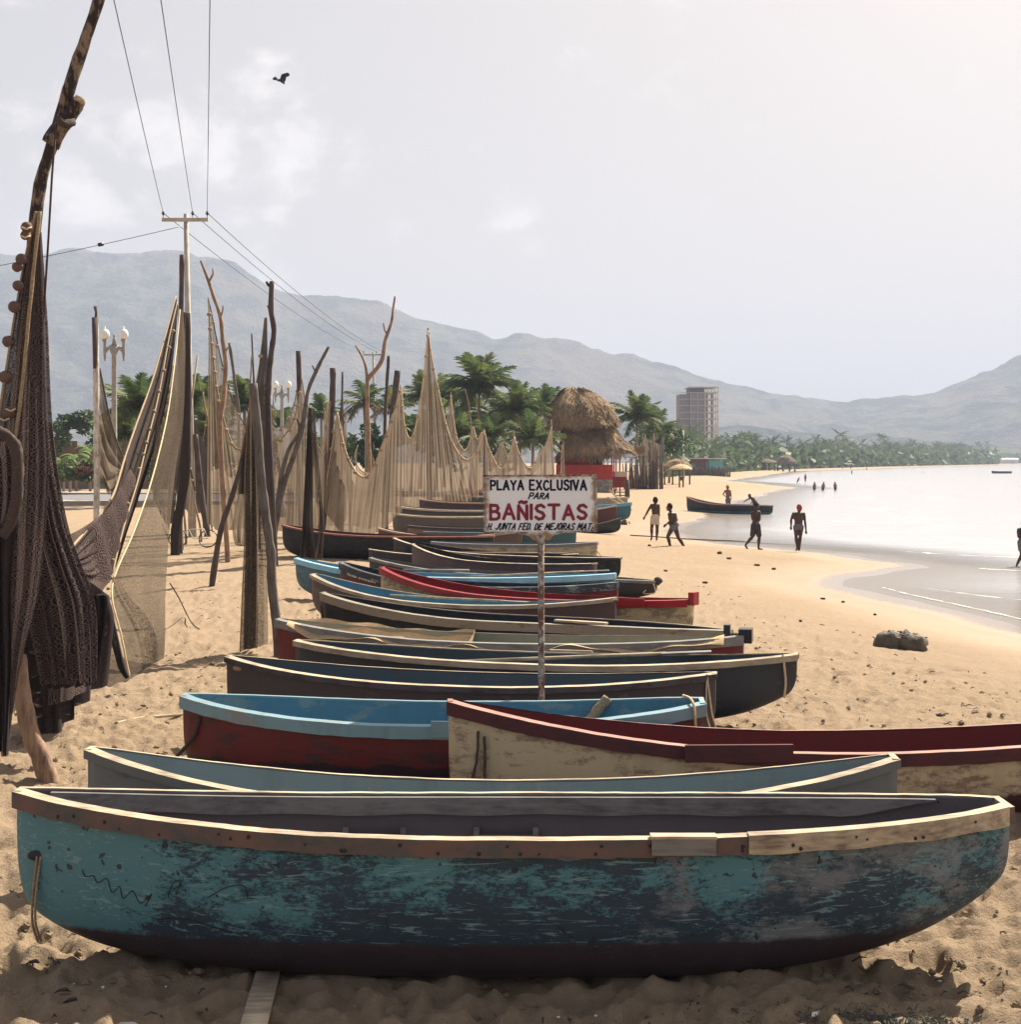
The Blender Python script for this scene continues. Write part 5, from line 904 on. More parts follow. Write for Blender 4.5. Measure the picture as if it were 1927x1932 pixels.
net('narrow net strip with floats left of the charred post', [(619, 757), (614, 830), (608, 900), (603, 990)], [(625, 757), (622, 830), (617, 900), (612, 990)], 49, M_['net_tan'], .1, 2, rope=M_['rope_pale'], fl=(.8, .06), rp=.025, side=True)
post('wooden_post', 'slim stick right of the charred post', [(640, 980), (643, 800), (646, 760), (647, 702)], 56, .07, .04, BD)
n9 = net('tan net with a deep U shaped opening edged by floats', [(637, 778), (645, 820), (655, 858), (672, 890), (688, 900), (704, 886), (718, 850), (734, 810), (748, 765), (757, 727)], [(600, 1008), (625, 1014), (650, 1018), (670, 1018), (690, 1010), (712, 1005), (726, 1000), (738, 985), (750, 972), (760, 965)], 50, M_['net_tan'], .25, 8, rope=M_['rope_pale'], fl=(.5, .06), rp=.03)
net('', [(637, 778), (628, 840), (618, 900), (608, 960)], [(640, 790), (650, 870), (652, 920), (648, 1010)], 49.6, M_['net_tan'], .15, 4, rope=M_['rope_pale'], fl=(.6, .06), parent=n9, side=True)
net('', [(676, 840), (670, 862), (680, 885), (700, 893), (712, 868), (726, 830), (742, 780)], [(672, 915), (676, 925), (684, 932), (696, 935), (708, 928), (720, 905), (732, 880)], 53, M_['net_sheer'], .15, 4, rope=M_['rope_pale'], fl=(.6, .05), parent=n9)
post('wooden_post', 'dark weathered stake in the left half of the gap', [(662, 985), (655, 880), (648, 800), (646, 745)], 58, .07, .05, BD)
post('forked_branch', 'pale forked tree branch reaching up with a long right arm', [(699, 960), (697, 860), (694, 770), (694, 712)], 62, .11, .10, BT, 'pole', twigs=[([(694, 716), (710, 698), (722, 678), (727, 645), (739, 610), (742, 585), (746, 560)], .11, .035), ([(694, 716), (690, 690), (683, 672), (671, 652)], .07, .03), ([(731, 632), (726, 622), (724, 610)], .045, .025)])
post('wooden_post', 'dark post directly right of the forked branch', [(724, 960), (727, 800), (731, 720), (734, 672)], 60, .09, .07, BD)
post('wooden_post', 'thick dark stub leaning right beside the tan net peak', [(728, 960), (738, 820), (744, 760), (751, 700)], 58, .15, .14, BD, jit=.12)
post('wooden_post', 'thin hanging branch in front of the broadleaf tree', [(726, 975), (727, 860), (730, 770), (736, 740)], 66, .05, .04, BT)
n10 = net('tan net rising to the tallest pointed peak', [(758, 727), (762, 790), (768, 818), (775, 828), (783, 812), (790, 775), (797, 735), (803, 680), (808, 624)], [(752, 960), (760, 965), (768, 972), (778, 975), (786, 975), (794, 978), (802, 976), (809, 976), (816, 975)], 84, M_['net_tan'], .35, 6, rope=M_['rope_pale'], fl=(1.1, .085), rp=.04, frag=.8)
net('', [(808, 624), (813, 660), (820, 700), (832, 758), (845, 812), (862, 850), (882, 868), (899, 853), (908, 828), (914, 811)], [(818, 972), (828, 970), (840, 968), (855, 962), (868, 950), (880, 945), (890, 940), (898, 935), (906, 930), (914, 925)], 87, M_['net_tan'], .4, 8, rope=M_['rope_pale'], fl=(1.1, .085), rp=.045, parent=n10, frag=.8)
net('', [(808, 628), (806, 720), (804, 820), (806, 970)], [(810, 628), (812, 720), (814, 820), (818, 970)], 86, M_['net_brown'], .2, 2, parent=n10, side=True)
post('wooden_post', 'hidden mast under the tallest net peak with its tip showing', [(810, 985), (809, 800), (808, 700), (808, 620)], 88, .10, .05, BD)
n12 = net('paler net swag behind the tallest peak, curving down over the palms', [(851, 746), (856, 790), (862, 825), (872, 846), (881, 848), (889, 825), (893, 804), (900, 830), (910, 815)], [(842, 800), (850, 840), (858, 860), (872, 872), (882, 872), (890, 865), (896, 858), (904, 850), (912, 840)], 96, M_['net_sheer'], .25, 5, rope=M_['rope_pale'], fl=(1.2, .08), rp=.04)
post('wooden_post', 'pointed stake under the pale swag left', [(852, 975), (851, 850), (851, 740)], 97, .09, .05, BG)
post('wooden_post', 'slim bare twig in front of the tall palm', [(895, 960), (893, 860), (889, 800), (886, 770), (878, 735)], 99, .06, .035, BT)
post('wooden_post', 'stick at the third net peak', [(914, 960), (914, 850), (914, 798)], 98, .07, .05, BD)
n13 = net('tan net swag between the third and fourth peaks', [(914, 811), (920, 838), (930, 862), (942, 884), (950, 882), (958, 868), (965, 845), (971, 824)], [(910, 930), (920, 930), (930, 930), (942, 930), (952, 930), (960, 930), (968, 930), (975, 930)], 100, M_['net_tan'], .35, 6, rope=M_['rope_pale'], fl=(1.2, .085), rp=.04)
net('', [(924, 858), (932, 862), (940, 848), (946, 834), (954, 850), (960, 870)], [(928, 885), (934, 890), (942, 895), (950, 895), (956, 895), (962, 895)], 106, M_['net_sheer'], .25, 4, rope=M_['rope_pale'], fl=(1.3, .08), parent=n13)
post('wooden_post', 'bent stick at the fourth net peak', [(975, 950), (972, 850), (969, 812)], 101, .07, .05, BT)
n14 = net('rightmost tan net swag, its edge near the red hut', [(971, 824), (976, 845), (983, 862), (996, 882), (1008, 880), (1020, 860), (1030, 840), (1037, 820), (1041, 806)], [(972, 925), (980, 925), (990, 925), (1000, 925), (1010, 925), (1020, 925), (1030, 925), (1040, 925), (1049, 925)], 103, M_['net_tan'], .35, 6, rope=M_['rope_pale'], fl=(1.2, .085), rp=.04)
net('', [(986, 866), (996, 880), (1008, 874), (1018, 855), (1024, 842)], [(988, 880), (998, 892), (1010, 890), (1022, 872), (1032, 845)], 108, M_['net_sheer'], .2, 4, rope=M_['rope_pale'], fl=(1.3, .08), parent=n14)
post('wooden_post', 'pole at the rightmost net peak', [(1046, 950), (1043, 860), (1040, 792)], 104, .08, .05, BT)
net('narrow net strip hanging right of the rightmost swag', [(1061, 838), (1059, 870), (1058, 925)], [(1064, 838), (1065, 870), (1066, 925)], 106, M_['net_tan'], .1, 1, rope=M_['rope_pale'], fl=(1.0, .08), nu=24, side=True)
post('wooden_post', 'stick holding the narrow net strip by the hut', [(1063, 940), (1063, 880), (1063, 832)], 107, .07, .05, BG)
for lab, A_, B_, d_, m_ in (
 ('back net panel between the hooked branch and the knobbly pole', [(478, 700), (484, 770), (492, 820), (500, 850), (508, 840), (514, 790), (518, 740)], [(476, 990), (486, 995), (494, 998), (502, 1000), (510, 1000), (516, 998), (520, 995)], 52, 'net_mid'),
 ('brownish net hanging behind the charred post', [(612, 770), (622, 820), (634, 850), (644, 840), (650, 800), (655, 770)], [(606, 985), (620, 990), (632, 992), (642, 990), (650, 985), (656, 980)], 57, 'net_tan'),
 ('net behind the left foot of the crooked grey branch', [(548, 770), (556, 800), (566, 830), (578, 850), (588, 840), (596, 790)], [(540, 1000), (556, 1002), (566, 1003), (578, 1004), (590, 1002), (600, 1000)], 52, 'net_mid'),
 ('net panel behind the forked branch and dark post', [(690, 800), (700, 850), (712, 880), (726, 860), (738, 800), (750, 740)], [(690, 960), (700, 962), (714, 965), (728, 965), (742, 962), (752, 960)], 68, 'net_mid'),
 ('small net at the foot of the deep U shaped net', [(664, 905), (676, 925), (690, 930), (706, 920), (716, 900)], [(662, 990), (676, 994), (690, 996), (706, 994), (718, 990)], 53, 'net_tan'),
 ('brown net sagging behind the stakes near the utility pole', [(352, 760), (360, 820), (372, 850), (384, 830), (392, 780)], [(350, 960), (360, 965), (372, 968), (386, 966), (396, 960)], 58, 'net_brown')):
    net(lab, A_, B_, d_, M_[m_], .2, 5, rope=M_['rope'], fl=(.6, .05), rp=.02)
# clutter between the tall net and the hooked branch
for lab, pts, d, r in (('dark upright stake nearest the tall tan panel', [(342, 1039), (341, 960), (340, 860)], 47.5, .11), ('dark stake with a heavy base, among the stakes', [(392, 1005), (384, 950), (376, 880), (370, 820)], 55, .14), ('reddish thin stake among the stakes', [(352, 1010), (346, 930), (342, 850)], 50, .05),
                      ('thin slanting pole crossing the stakes', [(380, 1000), (366, 940), (352, 880), (344, 800)], 52, .05), ('thin bare twig leaning left in front of the palms', [(404, 845), (396, 800), (388, 770), (384, 740)], 60, .05)):
    post('stake', lab, pts, d, r, r * .8, BD if r > .06 else BT, 'stake', group='stakes among the nets', ground_=pts[0][1] > 900)
net('small brown net with reddish floats hung from the pale strut by the utility pole', [(350, 770), (353, 830), (358, 870), (364, 900), (370, 930)], [(344, 900), (348, 930), (354, 960), (362, 980), (372, 990)], 50, M_['net_mid'], .15, 3, rope=M_['rope_dark'], fl=(.4, .055), rp=.03)
net('crumpled brown net remnants draped over the heavy stake', [(366, 780), (376, 815), (384, 830), (392, 845), (398, 880)], [(366, 900), (374, 940), (384, 970), (394, 990), (402, 1000)], 56, M_['net_brown'], .2, 4, frag=.5)
tag(MB().tube([Vector(q) for q in smooth_path([W(322, 1100, 24), W(340, 1130, 24.5), (W(352, 1155, 26.5)), W(366, 1178, 25.2), W(384, 1190, 24.8)], 5)], .012, 5).build('loose_rope', RD), 'thin dark rope trailing from the tan panel over the sand', 'rope')
tag(MB().tube([W(347, 720, 50), W(340, 800, 50)], .03, 6).tube([W(374, 672, 50.4), W(362, 760, 50.4), W(354, 860, 50.4)], .035, 6).build('pale_strut', M_['wood_bleached']), 'pale slanting strut against the utility pole', 'strut')
# ------------------------------------------------------------------ palms and trees
def frond_mesh(n, length, mat, droop, seed, name='frond', wid=.56):
    rr = random.Random(seed); b = MB(); P = []
    for i in range(n + 1):
        t = i / n; P.append(Vector((length * (t - .10 * droop * t * t), 0, length * (.30 * t - .62 * droop * t * t))))
    b.tube(P, [.035 * (1 - i / (n + 1)) + .006 for i in range(n + 1)], 3)
    for i in range(1, n):
        t = i / n; p = P[i]; L = wid * length * .62 * (math.sin(math.pi * min(1, t * .92 + .12)) ** .7) * rr.uniform(.75, 1.1)
        for s_ in (-1, 1):
            tip = p + Vector((L * .50, s_ * L * rr.uniform(.55, .8), -L * rr.uniform(.25, .75))); mid = p.lerp(tip, .5) + Vector((0, 0, L * .08)); w_ = length * .018 + .014
            d_ = Vector((1, 0, 0)) * w_
            b.add([p - d_, p + d_, mid + d_ * .9, mid - d_ * .9, tip], [[0, 1, 2, 3], [3, 2, 4]])
    return mesh(name, b.V, b.F, mat, False)
FR = [frond_mesh(22, 3.7, MT['leaf_palm'], .75 + .15 * k, k) for k in range(3)]; FD = frond_mesh(16, 2.6, MT['leaf_dead'], 1.3, 9)
def crown_mesh(seed, mat, nf=18, n=10, length=3.0):
    rr = random.Random(seed); b = MB()
    for k in range(nf):
        fm_ = MB(); a = k * 2.399 + rr.uniform(-.3, .3); el = rr.uniform(-.55, 1.15); L = length * rr.uniform(.8, 1.1); P = []
        for i in range(n + 1):
            t = i / n; P.append(Vector((L * t, 0, -L * .45 * t * t)))
        for i in range(1, n + 1):
            p = P[i]; t = i / n; l_ = L * .33 * math.sin(math.pi * min(1, t * .9 + .14)) ** .6
            for s_ in (-1, 1):
                tip = p + Vector((l_ * .45, s_ * l_ * .65, -l_ * rr.uniform(.3, .8))); w_ = Vector((.10 * L / 3, 0, 0)); fm_.add([p - w_, p + w_, tip], [[0, 1, 2]])
        M3 = Matrix.Rotation(a, 3, 'Z') @ Matrix.Rotation(-el, 3, 'Y'); b.add([M3 @ Vector(v) for v in fm_.V], fm_.F)
    return mesh('crown', b.V, b.F, mat, False)
CR = [crown_mesh(40 + k, MT['leaf_far']) for k in range(4)]
TRK = mesh('trunk', *(lambda b: (b.V, b.F))(MB().tube([(0, 0, 0), (.02, 0, .3), (.03, .01, .65), (0, 0, 1)], [.16, .11, .095, .09], 8, .1)), MT['trunk'])
def palm(label, px, ytop, d, size, lean=0.0, nf=22, dead=0,  group='coconut palms beyond the nets', h=None):
    """ytop: survey height of the heart of the crown"""
    x = (px - CX) / F * d; c = W(px, ytop, d); g = gz(x - lean, d); root = empty('palm_tree', (x - lean, d, g), label, 'palm tree', group)
    nf = int(nf * 1.45)
    t = put('trunk', TRK, root, Vector((0, 0, -.2))); t.scale = (1.3, 1.3, c.z - g + .2); t.rotation_euler = (0, math.atan2(lean, c.z - g), 0)
    for k in range(nf):
        dd = k < dead; el = rnd.uniform(-.5, .1) if dd or k % 4 == 0 else (rnd.uniform(.1, .9) if k % 4 < 3 else rnd.uniform(.8, 1.4))
        o = put('frond', FD if dd else FR[k % 3], root, c - root.location + Vector((rnd.uniform(-.08, .08), rnd.uniform(-.08, .08), rnd.uniform(-.15, .1))))
        s_ = size * rnd.uniform(.85, 1.1); o.scale = (s_, s_, s_); o.rotation_euler = (0, -el, k * 2.399 + rnd.uniform(-.25, .25))
for a in (('broad palm filling the gap below the tall lone palm', 950, 800, 134, .95, .1, 22, 0), ('palm crown low behind the left peak of the third swag', 890, 790, 138, .9, .1, 20, 0), ('palm peeking between the two left nets of the far group', 825, 800, 142, .8, .1, 20, 0), ('tall palm standing alone right of the tallest net peak', 905, 732, 132, 1.15, .4, 26, 1), ('palm with arching fronds left of the thatched hut', 978, 778, 128, .98, -.3, 24, 1), ('palm half behind the left side of the thatched hut', 1030, 775, 150, .95, .2, 22, 0),
          ('low drooping palm in front of the hut, behind the right nets', 1006, 832, 118, .80, .2, 22, 0), ('dark palm low behind the pale net swag', 868, 830, 125, .85, -.2, 22, 0), ('low palm right under the tall lone palm', 920, 830, 122, .80, .2, 20, 0), ('dark palm right of the thatched hut', 1202, 790, 165, 1.0, .2, 26, 0),
          ('yellowish palm behind the stake fence', 1238, 812, 185, .95, .6, 22, 2), ('brown dying palm behind the forked branch', 688, 762, 125, .8, -.2, 16, 10), ('withered palm right of the forked branch', 740, 768, 128, .7, .2, 16, 9), ('palm left of the tallest net peak', 797, 752, 150, .9, .2, 20, 0), ('palm just left of the pale net swag', 840, 755, 160, .85, .1, 20, 0), ('small palm behind the dark brown cone', 607, 785, 145, .75, .1, 18, 0),
          ('bushy palm behind the foot of the nearer street lamp', 262, 772, 92, .78, .2, 26, 1), ('palm seen behind the utility pole', 378, 765, 100, .75, .2, 22, 0), ('palm between the hooked branch and the thick post', 462, 770, 104, .75, -.2, 22, 0), ('lower palm behind the utility pole', 392, 820, 96, .75, .2, 20, 0), ('palm tucked behind the tan triangle net', 238, 820, 98, .7, -.2, 20, 1), ('palm close behind the right edge of the dark net band', 300, 810, 104, .7, .2, 18, 0), ('second palm behind the wide tan swag', 530, 800, 150, .7, .1, 18, 0)):
    palm(*a)
def leafy(label, px, py, d, rx, rz, mat, n=900, seed=1, group='broadleaf trees and shrubs behind the nets', name='tree', cat='tree', ls=.28, trunk=True):
    rr = random.Random(seed); c = W(px, py, d); g = gz(c.x, d); root = empty(name, (c.x, d, g), label, cat, group); b = MB()
    cl = [(Vector((rr.gauss(0, .45) * rx, rr.gauss(0, .45) * rx, rr.gauss(0, .42) * rz)), rr.uniform(.25, .45) * rx) for _ in range(11)]
    for _ in range(n):
        cc, r = rr.choice(cl); dv = Vector((rr.gauss(0, 1), rr.gauss(0, 1), rr.gauss(0, 1))).normalized() * r * rr.uniform(.75, 1.05); p = c + cc + dv
        if p.z < g + .05: continue
        u = Vector((rr.gauss(0, 1), rr.gauss(0, 1), rr.gauss(0, .5))).normalized(); v = u.cross(Vector((rr.gauss(0, 1), rr.gauss(0, 1), rr.gauss(0, 1)))).normalized(); s_ = ls * rr.uniform(.6, 1.3)
        b.add([p - u * s_, p - v * s_ * .45, p + u * s_, p + v * s_ * .45], [[0, 1, 2, 3]])
    b.build('crown', mat, root, False)
    if trunk:
        t = MB().tube([(c.x, d, g - .2), (c.x + .1, d, (g + c.z) / 2), (c.x, d, c.z)], [.18, .13, .08], 7)
        for k in range(3): t.tube([(c.x + .1, d, (g + c.z) / 2), c + cl[k][0] * .8], [.08, .03], 5)
        t.build('trunk', MT['trunk'], root)
    return root
leafy('round leafy tree with bright leaves left of the tallest net peak', 775, 812, 122, 2.0, 1.9, MT['leaf_tree'], 1700, 1); leafy('leafy tree showing through the deep U shaped net opening', 705, 835, 120, 1.8, 2.0, MT['leaf_tree'], 1500, 2)
leafy('dark bush in the gap beside the dying palm', 660, 850, 130, 1.9, 1.6, MT['leaf_tree'], 1000, 3); leafy('bright shrub right of the stake fence', 1262, 830, 190, 2.6, 2.2, MT['leaf_tree'], 1200, 4); leafy('tree with pale blossoms above the stake fence', 1232, 835, 172, 2.0, 2.6, MT['leaf_tree'], 900, 5)
for k, (px, py, d, rx, rz) in enumerate(((128, 800, 150, 1.6, .7), (165, 798, 150, 1.8, .8), (100, 845, 148, 2.0, 1.4), (205, 825, 146, 2.0, 1.4), (325, 850, 130, 3.0, 2.2), (430, 850, 140, 3.0, 2.2), (500, 850, 150, 3.0, 2.0), (590, 850, 150, 2.8, 2.0), (830, 850, 140, 2.8, 2.2), (940, 855, 140, 2.6, 2.0))):
    leafy(['scrub on top of the old wall at the left', 'bush over the old wall by the whitewashed post', 'dark bush beside the near dark net', 'bush right of the whitewashed post', 'dark shrub behind the tall dark post', 'shrub behind the hooked branch', 'shrub behind the knobbly pole', 'shrub behind the wide tan swag', 'shrub behind the tallest net peak', 'shrub low between the two tall palms'][k], px, py, d, rx, rz, MT['leaf_tree'], 800, 20 + k, name='bush', cat='bush', trunk=False)
# banana plants and red flowers by the road
def banana(label, px, py, d, s_):
    c = W(px, py, d); g = gz(c.x, d); root = empty('banana_plant', (c.x, d, g), label, 'banana plant', 'banana plants across the road')
    MB().tube([(c.x, d, g - .1), (c.x, d, c.z)], [.14, .08], 7).build('stem', MT['trunk'], root)
    for k in range(9):
        a = k * 2.4; L = s_ * rnd.uniform(1.5, 2.2); b = MB(); el = rnd.uniform(.35, 1.1); Vv = []
        for i in range(9):
            t = i / 8; r = L * t; p = c + Vector((math.cos(a) * r * math.cos(el), math.sin(a) * r * math.cos(el), L * (math.sin(el) * t - .75 * t * t))); w_ = Vector((-math.sin(a), math.cos(a), .25)) * s_ * .30 * math.sin(math.pi * min(1, t * .95 + .04)); Vv += [p - w_, p, p + w_ - Vector((0, 0, abs(w_.length) * .5))]
        b.add(Vv, [[3 * i + j, 3 * i + j + 1, 3 * i + 4 + j, 3 * i + 3 + j] for i in range(8) for j in (0, 1)]); b.build('leaf', MT['leaf_banana'], root)
banana('banana plant with pale leaves in the middle of the hedge', 146, 862, 128, 1.2); banana('banana plant at the left end of the hedge', 122, 872, 126, 1.0); banana('banana plant beside the whitewashed post', 172, 850, 130, 1.2); banana('small banana plant in front of the hedge', 134, 885, 124, .8)
leafy('hedge of red flowering shrubs along the road', 162, 888, 122, 1.9, .9, MT['leaf_tree'], 900, 41, name='hedge', cat='hedge', trunk=False); fl_ = MB()
for k in range(90): p = W(rnd.uniform(138, 196), rnd.gauss(888, 7), rnd.uniform(119.5, 121.5)); fl_.ball(p, .08, .06, .08, 5, 3)
tag(fl_.build('flowers', MT['flower'], bpy.data.objects['hedge']), kind='stuff')
ow = empty('old_wall', (-44, 152, gz(-44, 152)), 'old patched brown wall behind the banana plants', 'wall')
for k in range(9): MB().box(-50 + k * 2.0, 152 + .05 * (k % 2), 2.2 + .12 * (k % 3), 1.96, .3, 4.6 + .24 * (k % 3)).build('wall_panel', m_plain('old wall patch %d' % k, [(.24, .17, .13), (.30, .23, .18), (.20, .13, .10)][k % 3], .3, 1.2), ow, False)
# road
rdv = []; 
def slab(name, pts, z, th, mat, label, cat):
    n = len(pts); V_ = [(x, y, z) for x, y in pts] + [(x, y, z - th) for x, y in pts]
    return tag(mk(name, V_, [list(range(n)), list(range(n, 2 * n))[::-1]] + [[i, i + n, (i + 1) % n + n, (i + 1) % n] for i in range(n)], mat, None, False), label, cat, kind='structure')
slab('road', [(-90, 96), (-14.5, 100), (-16, 122), (-95, 118)], .16, .5, MT['asphalt'], 'grey road crossing behind the nets', 'road')
slab('pavement', [(-90, 92), (-14.0, 96.5), (-14.3, 99.6), (-90, 95.6)], .27, .6, MT['pave'], 'pale kerb and pavement beside the road', 'pavement')
slab('pavement', [(-95, 118.5), (-16, 122.5), (-16.5, 127), (-95, 123)], .27, .6, MT['pave'], 'pale pavement at the far side of the road', 'pavement')
# far palm grove: rows of palms with the crown as one mesh
GL = ['palm of the grove between the stake fence and the unfinished tower', 'palm of the grove below and right of the unfinished tower', 'palm of the grove behind the grey palapa huts', 'palm in the middle stretch of the distant grove', 'palm in the far right stretch of the grove', 'tiny palm at the far hazy tip of the grove']
grove = [(1248, 1300, 225, 300, 11, 7.0), (1290, 1420, 300, 420, 16, 8.0), (1400, 1560, 400, 600, 40, 9.5), (1540, 1700, 570, 800, 52, 11.5), (1660, 1800, 760, 1000, 52, 13.0), (1760, 1866, 960, 1280, 46, 15.5)]
k_ = 0
for gi, (xa, xb, da, db, n, ht) in enumerate(grove):
    for i in range(n):
        t = (i + rnd.random()) / n; px = xa + (xb - xa) * t; d = da + (db - da) * t + rnd.uniform(0, 60) * (d_s := (da / 400)); x = (px - CX) / F * d
        sd = float(shore_dist(np.array([x]), np.array([d]))[0])
        if sd < 14: x -= (14 - sd) * 1.0
        h = ht * rnd.uniform(.55, 1.05) * (1.25 if rnd.random() < .08 else 1); g = gz(x, d); root = empty('palm_tree', (x, d, g), GL[gi], 'palm tree', GL[gi].replace('palm of the', 'palms of the').replace('palm in', 'palms in').replace('tiny palm', 'tiny palms'))
        tr = put('trunk', TRK, root, Vector((0, 0, -.3))); tr.scale = (1.4, 1.4, h + .3)
        cr = put('crown', CR[k_ % 4], root, Vector((0, 0, h))); s_ = rnd.uniform(.95, 1.4); cr.scale = (s_, s_, s_); cr.rotation_euler = (0, 0, rnd.uniform(0, 6)); k_ += 1
# undergrowth masses of the far shore
rr = random.Random(5); ug = MB()
for i in range(7000):
    t = rr.random() ** .8; px = 1240 + 640 * t; d = np.interp(px, [1240, 1400, 1560, 1700, 1800, 1866, 1927], [235, 400, 590, 800, 1030, 1240, 1640]) * rr.uniform(1.0, 1.10); x = (px - CX) / F * d; ztop = np.interp(px, [1240, 1700, 1866], [6, 8, 11]); z = rr.random() ** 1.3 * ztop; s_ = d * .0032 * rr.uniform(.6, 1.4)
    if float(shore_dist(np.array([x]), np.array([d]))[0]) < 8: continue
    p = Vector((x, d, z)); u = Vector((rr.gauss(0, 1), rr.gauss(0, 1), rr.gauss(0, .7))).normalized() * s_; v = u.cross(Vector((rr.gauss(0, 1), rr.gauss(0, 1), rr.gauss(0, 1)))).normalized() * s_ * .6
    ug.add([p - u, p - v, p + u, p + v], [[0, 1, 2, 3]])
tag(ug.build('undergrowth', MT['leaf_far'], None, False), 'low green scrub under the palm grove along the bay', 'scrub', kind='stuff')
ug = MB()
for i in range(2600):
    px = rr.uniform(1560, 1927) ; d = rr.uniform(1750, 2050) ; x = (px - CX) / F * d; p = Vector((x, d, rr.random() * (7 if px < 1880 else 11))); s_ = d * .0022; u = Vector((rr.gauss(0, 1), rr.gauss(0, 1), rr.gauss(0, .6))).normalized() * s_; v = u.cross(Vector((0, 1, .3))).normalized() * s_ * .6; ug.add([p - u, p - v, p + u, p + v], [[0, 1, 2, 3]])
tag(ug.build('far_shore_trees', MT['leaf_far'], None, False), 'faint line of trees on the far shore of the bay', 'scrub', kind='stuff')
for k in range(3):
    c = W((1893, 1903, 1914)[k], 872, 1600); r_ = empty('far_house', (c.x, 1600, 0), ('white far shore house at the left of three', 'white far shore house in the middle of three', 'white far shore house at the right of three')[k], 'house', 'white houses on the far shore')
    MB().box(c.x, 1600, 2, 5.5, 6, 5).build('wall', MT['white'], r_, False); MB().add([(c.x - 3.2, 1596, 4.5), (c.x + 3.2, 1596, 4.5), (c.x + 3.2, 1604, 4.5), (c.x - 3.2, 1604, 4.5), (c.x - 3.2, 1600, 6.2), (c.x + 3.2, 1600, 6.2)], [[0, 1, 5, 4], [2, 3, 4, 5], [0, 4, 3], [1, 2, 5], [0, 3, 2, 1]]).build('roof', MT['white'], r_, False)
# ------------------------------------------------------------------ thatched hut
hx, hy = W(1100, 900, 135).x, 138.0
hut = empty('thatched_hut', (hx, hy, gz(hx, hy)), 'two tiered thatched beach hut with red walls on a stone base', 'hut'); k_ = 135 / F
def HX(px, d=135): return (px - CX) / F * d
def HZ(py, d=135): return H + (HY - py) / F * d
x0, x1 = HX(1050), HX(1156); zst = HZ(905); zw = HZ(877); ze = HZ(850)
MB().box((x0 + x1) / 2, 138.5, zst / 2 - .3, x1 - x0, 7.0, zst + .6).build('stone_base', MT['stone'], hut, False)
MB().box((x0 + x1) / 2, 135.12, (zst + zw) / 2, x1 - x0 + .06, .22, zw - zst).build('parapet', MT['red_trim'], hut, False); MB().box(x1 - .1, 138.5, (zst + zw) / 2, .22, 6.6, zw - zst - .02).build('parapet', MT['red_trim'], hut, False)
MB().box((x0 + x1) / 2 - .4, 137.0, (zw + ze) / 2 + .2, x1 - x0 - 1.0, .2, ze - zw + .9).build('wall', MT['dark_in'], hut, False)
for k, px in enumerate((1053, 1072, 1088, 1110, 1124, 1137, 1155)):
    MB().box(HX(px), 135.3, (zw + ze) / 2 + .1, .12, .12, ze - zw + .5).build('post', MT['red_wall'], hut, False)
for px0, px1 in ((1056, 1070), (1074, 1086), (1091, 1108)): MB().box((HX(px0) + HX(px1)) / 2, 135.5, (zw + ze) / 2, HX(px1) - HX(px0), .08, ze - zw).build('panel', MT['red_wall'], hut, False)
for px in (1114, 1118, 1141, 1147): MB().box(HX(px), 135.6, (zw + ze) / 2, .10, .06, ze - zw).build('shutter_slat', MT['white'], hut, False)
xe = HX(1190)
for y_, px in ((140, 1170), (142, 1180), (138, 1163)): MB().tube([(HX(px), y_, 0), (HX(px), y_, ze + .8)], .07, 6).build('veranda_post', MT['red_wall'], hut)
MB().box((x1 + xe) / 2, 139.5, .9, xe - x1, .3, 1.0).build('low_wall', MT['red_wall'], hut, False); MB().box((x1 + xe) / 2, 139.48, 1.65, xe - x1 + .05, .36, .5).build('coping', MT['white'], hut, False)
rr = random.Random(8)
def thatch(name, rings, mat, label_parent, jit=.12, seg=40):
    """rings: list of (cx, cy, rx, ry, z) rounded squares from eave to ridge, shaggy"""
    V_ = []; 
    for ri, (cx_, cy_, rx_, ry_, z_) in enumerate(rings):
        for k in range(seg):
            a = 2 * math.pi * k / seg; ca, sa = math.cos(a), math.sin(a); q = (abs(ca) ** 5.0 + abs(sa) ** 5.0) ** (-1 / 5.0)
            tilt = 0
            V_.append((cx_ + rx_ * ca * q * (1 + (rr.random() - .5) * jit * .4), cy_ + ry_ * sa * q * (1 + (rr.random() - .5) * jit * .4), z_ + (rr.random() - .5) * jit * 2 + .5 * max(0, ca) * (ri == 0)))
    n = len(rings); Fc = [[i * seg + k, i * seg + (k + 1) % seg, (i + 1) * seg + (k + 1) % seg, (i + 1) * seg + k] for i in range(n - 1) for k in range(seg)] + [[(n - 1) * seg + k for k in range(seg)]]
    mk(name, V_, Fc, mat, label_parent, False)
    # straw blades along the surface
    b = MB()
    for _ in range(3400):
        i = rr.randrange(n - 1) if rr.random() > .3 else 0; k = rr.randrange(seg); t = rr.random() if i else rr.random() * .3; A_ = Vector(V_[i * seg + k]); A2 = Vector(V_[i * seg + (k + 1) % seg]); B_ = Vector(V_[(i + 1) * seg + k]); B2 = Vector(V_[(i + 1) * seg + (k + 1) % seg]); u = rr.random()
        lo = A_.lerp(A2, u); hi = B_.lerp(B2, u); p = lo.lerp(hi, t); dn = (lo - hi).normalized(); L = rr.uniform(.3, .85); out_ = Vector((p.x - rings[0][0], p.y - rings[0][1], 0)).normalized(); side = dn.cross(out_).normalized() * .05
        p += out_ * .04; e = p + dn * L + out_ * rr.uniform(.02, .28) + side * rr.uniform(-4, 4); b.add([p - side, p + side, e + side * .4, e - side * .4], [[0, 1, 2, 3]])
    o = b.build(name + '_straw', mat, label_parent, False); tag(o, kind='stuff')
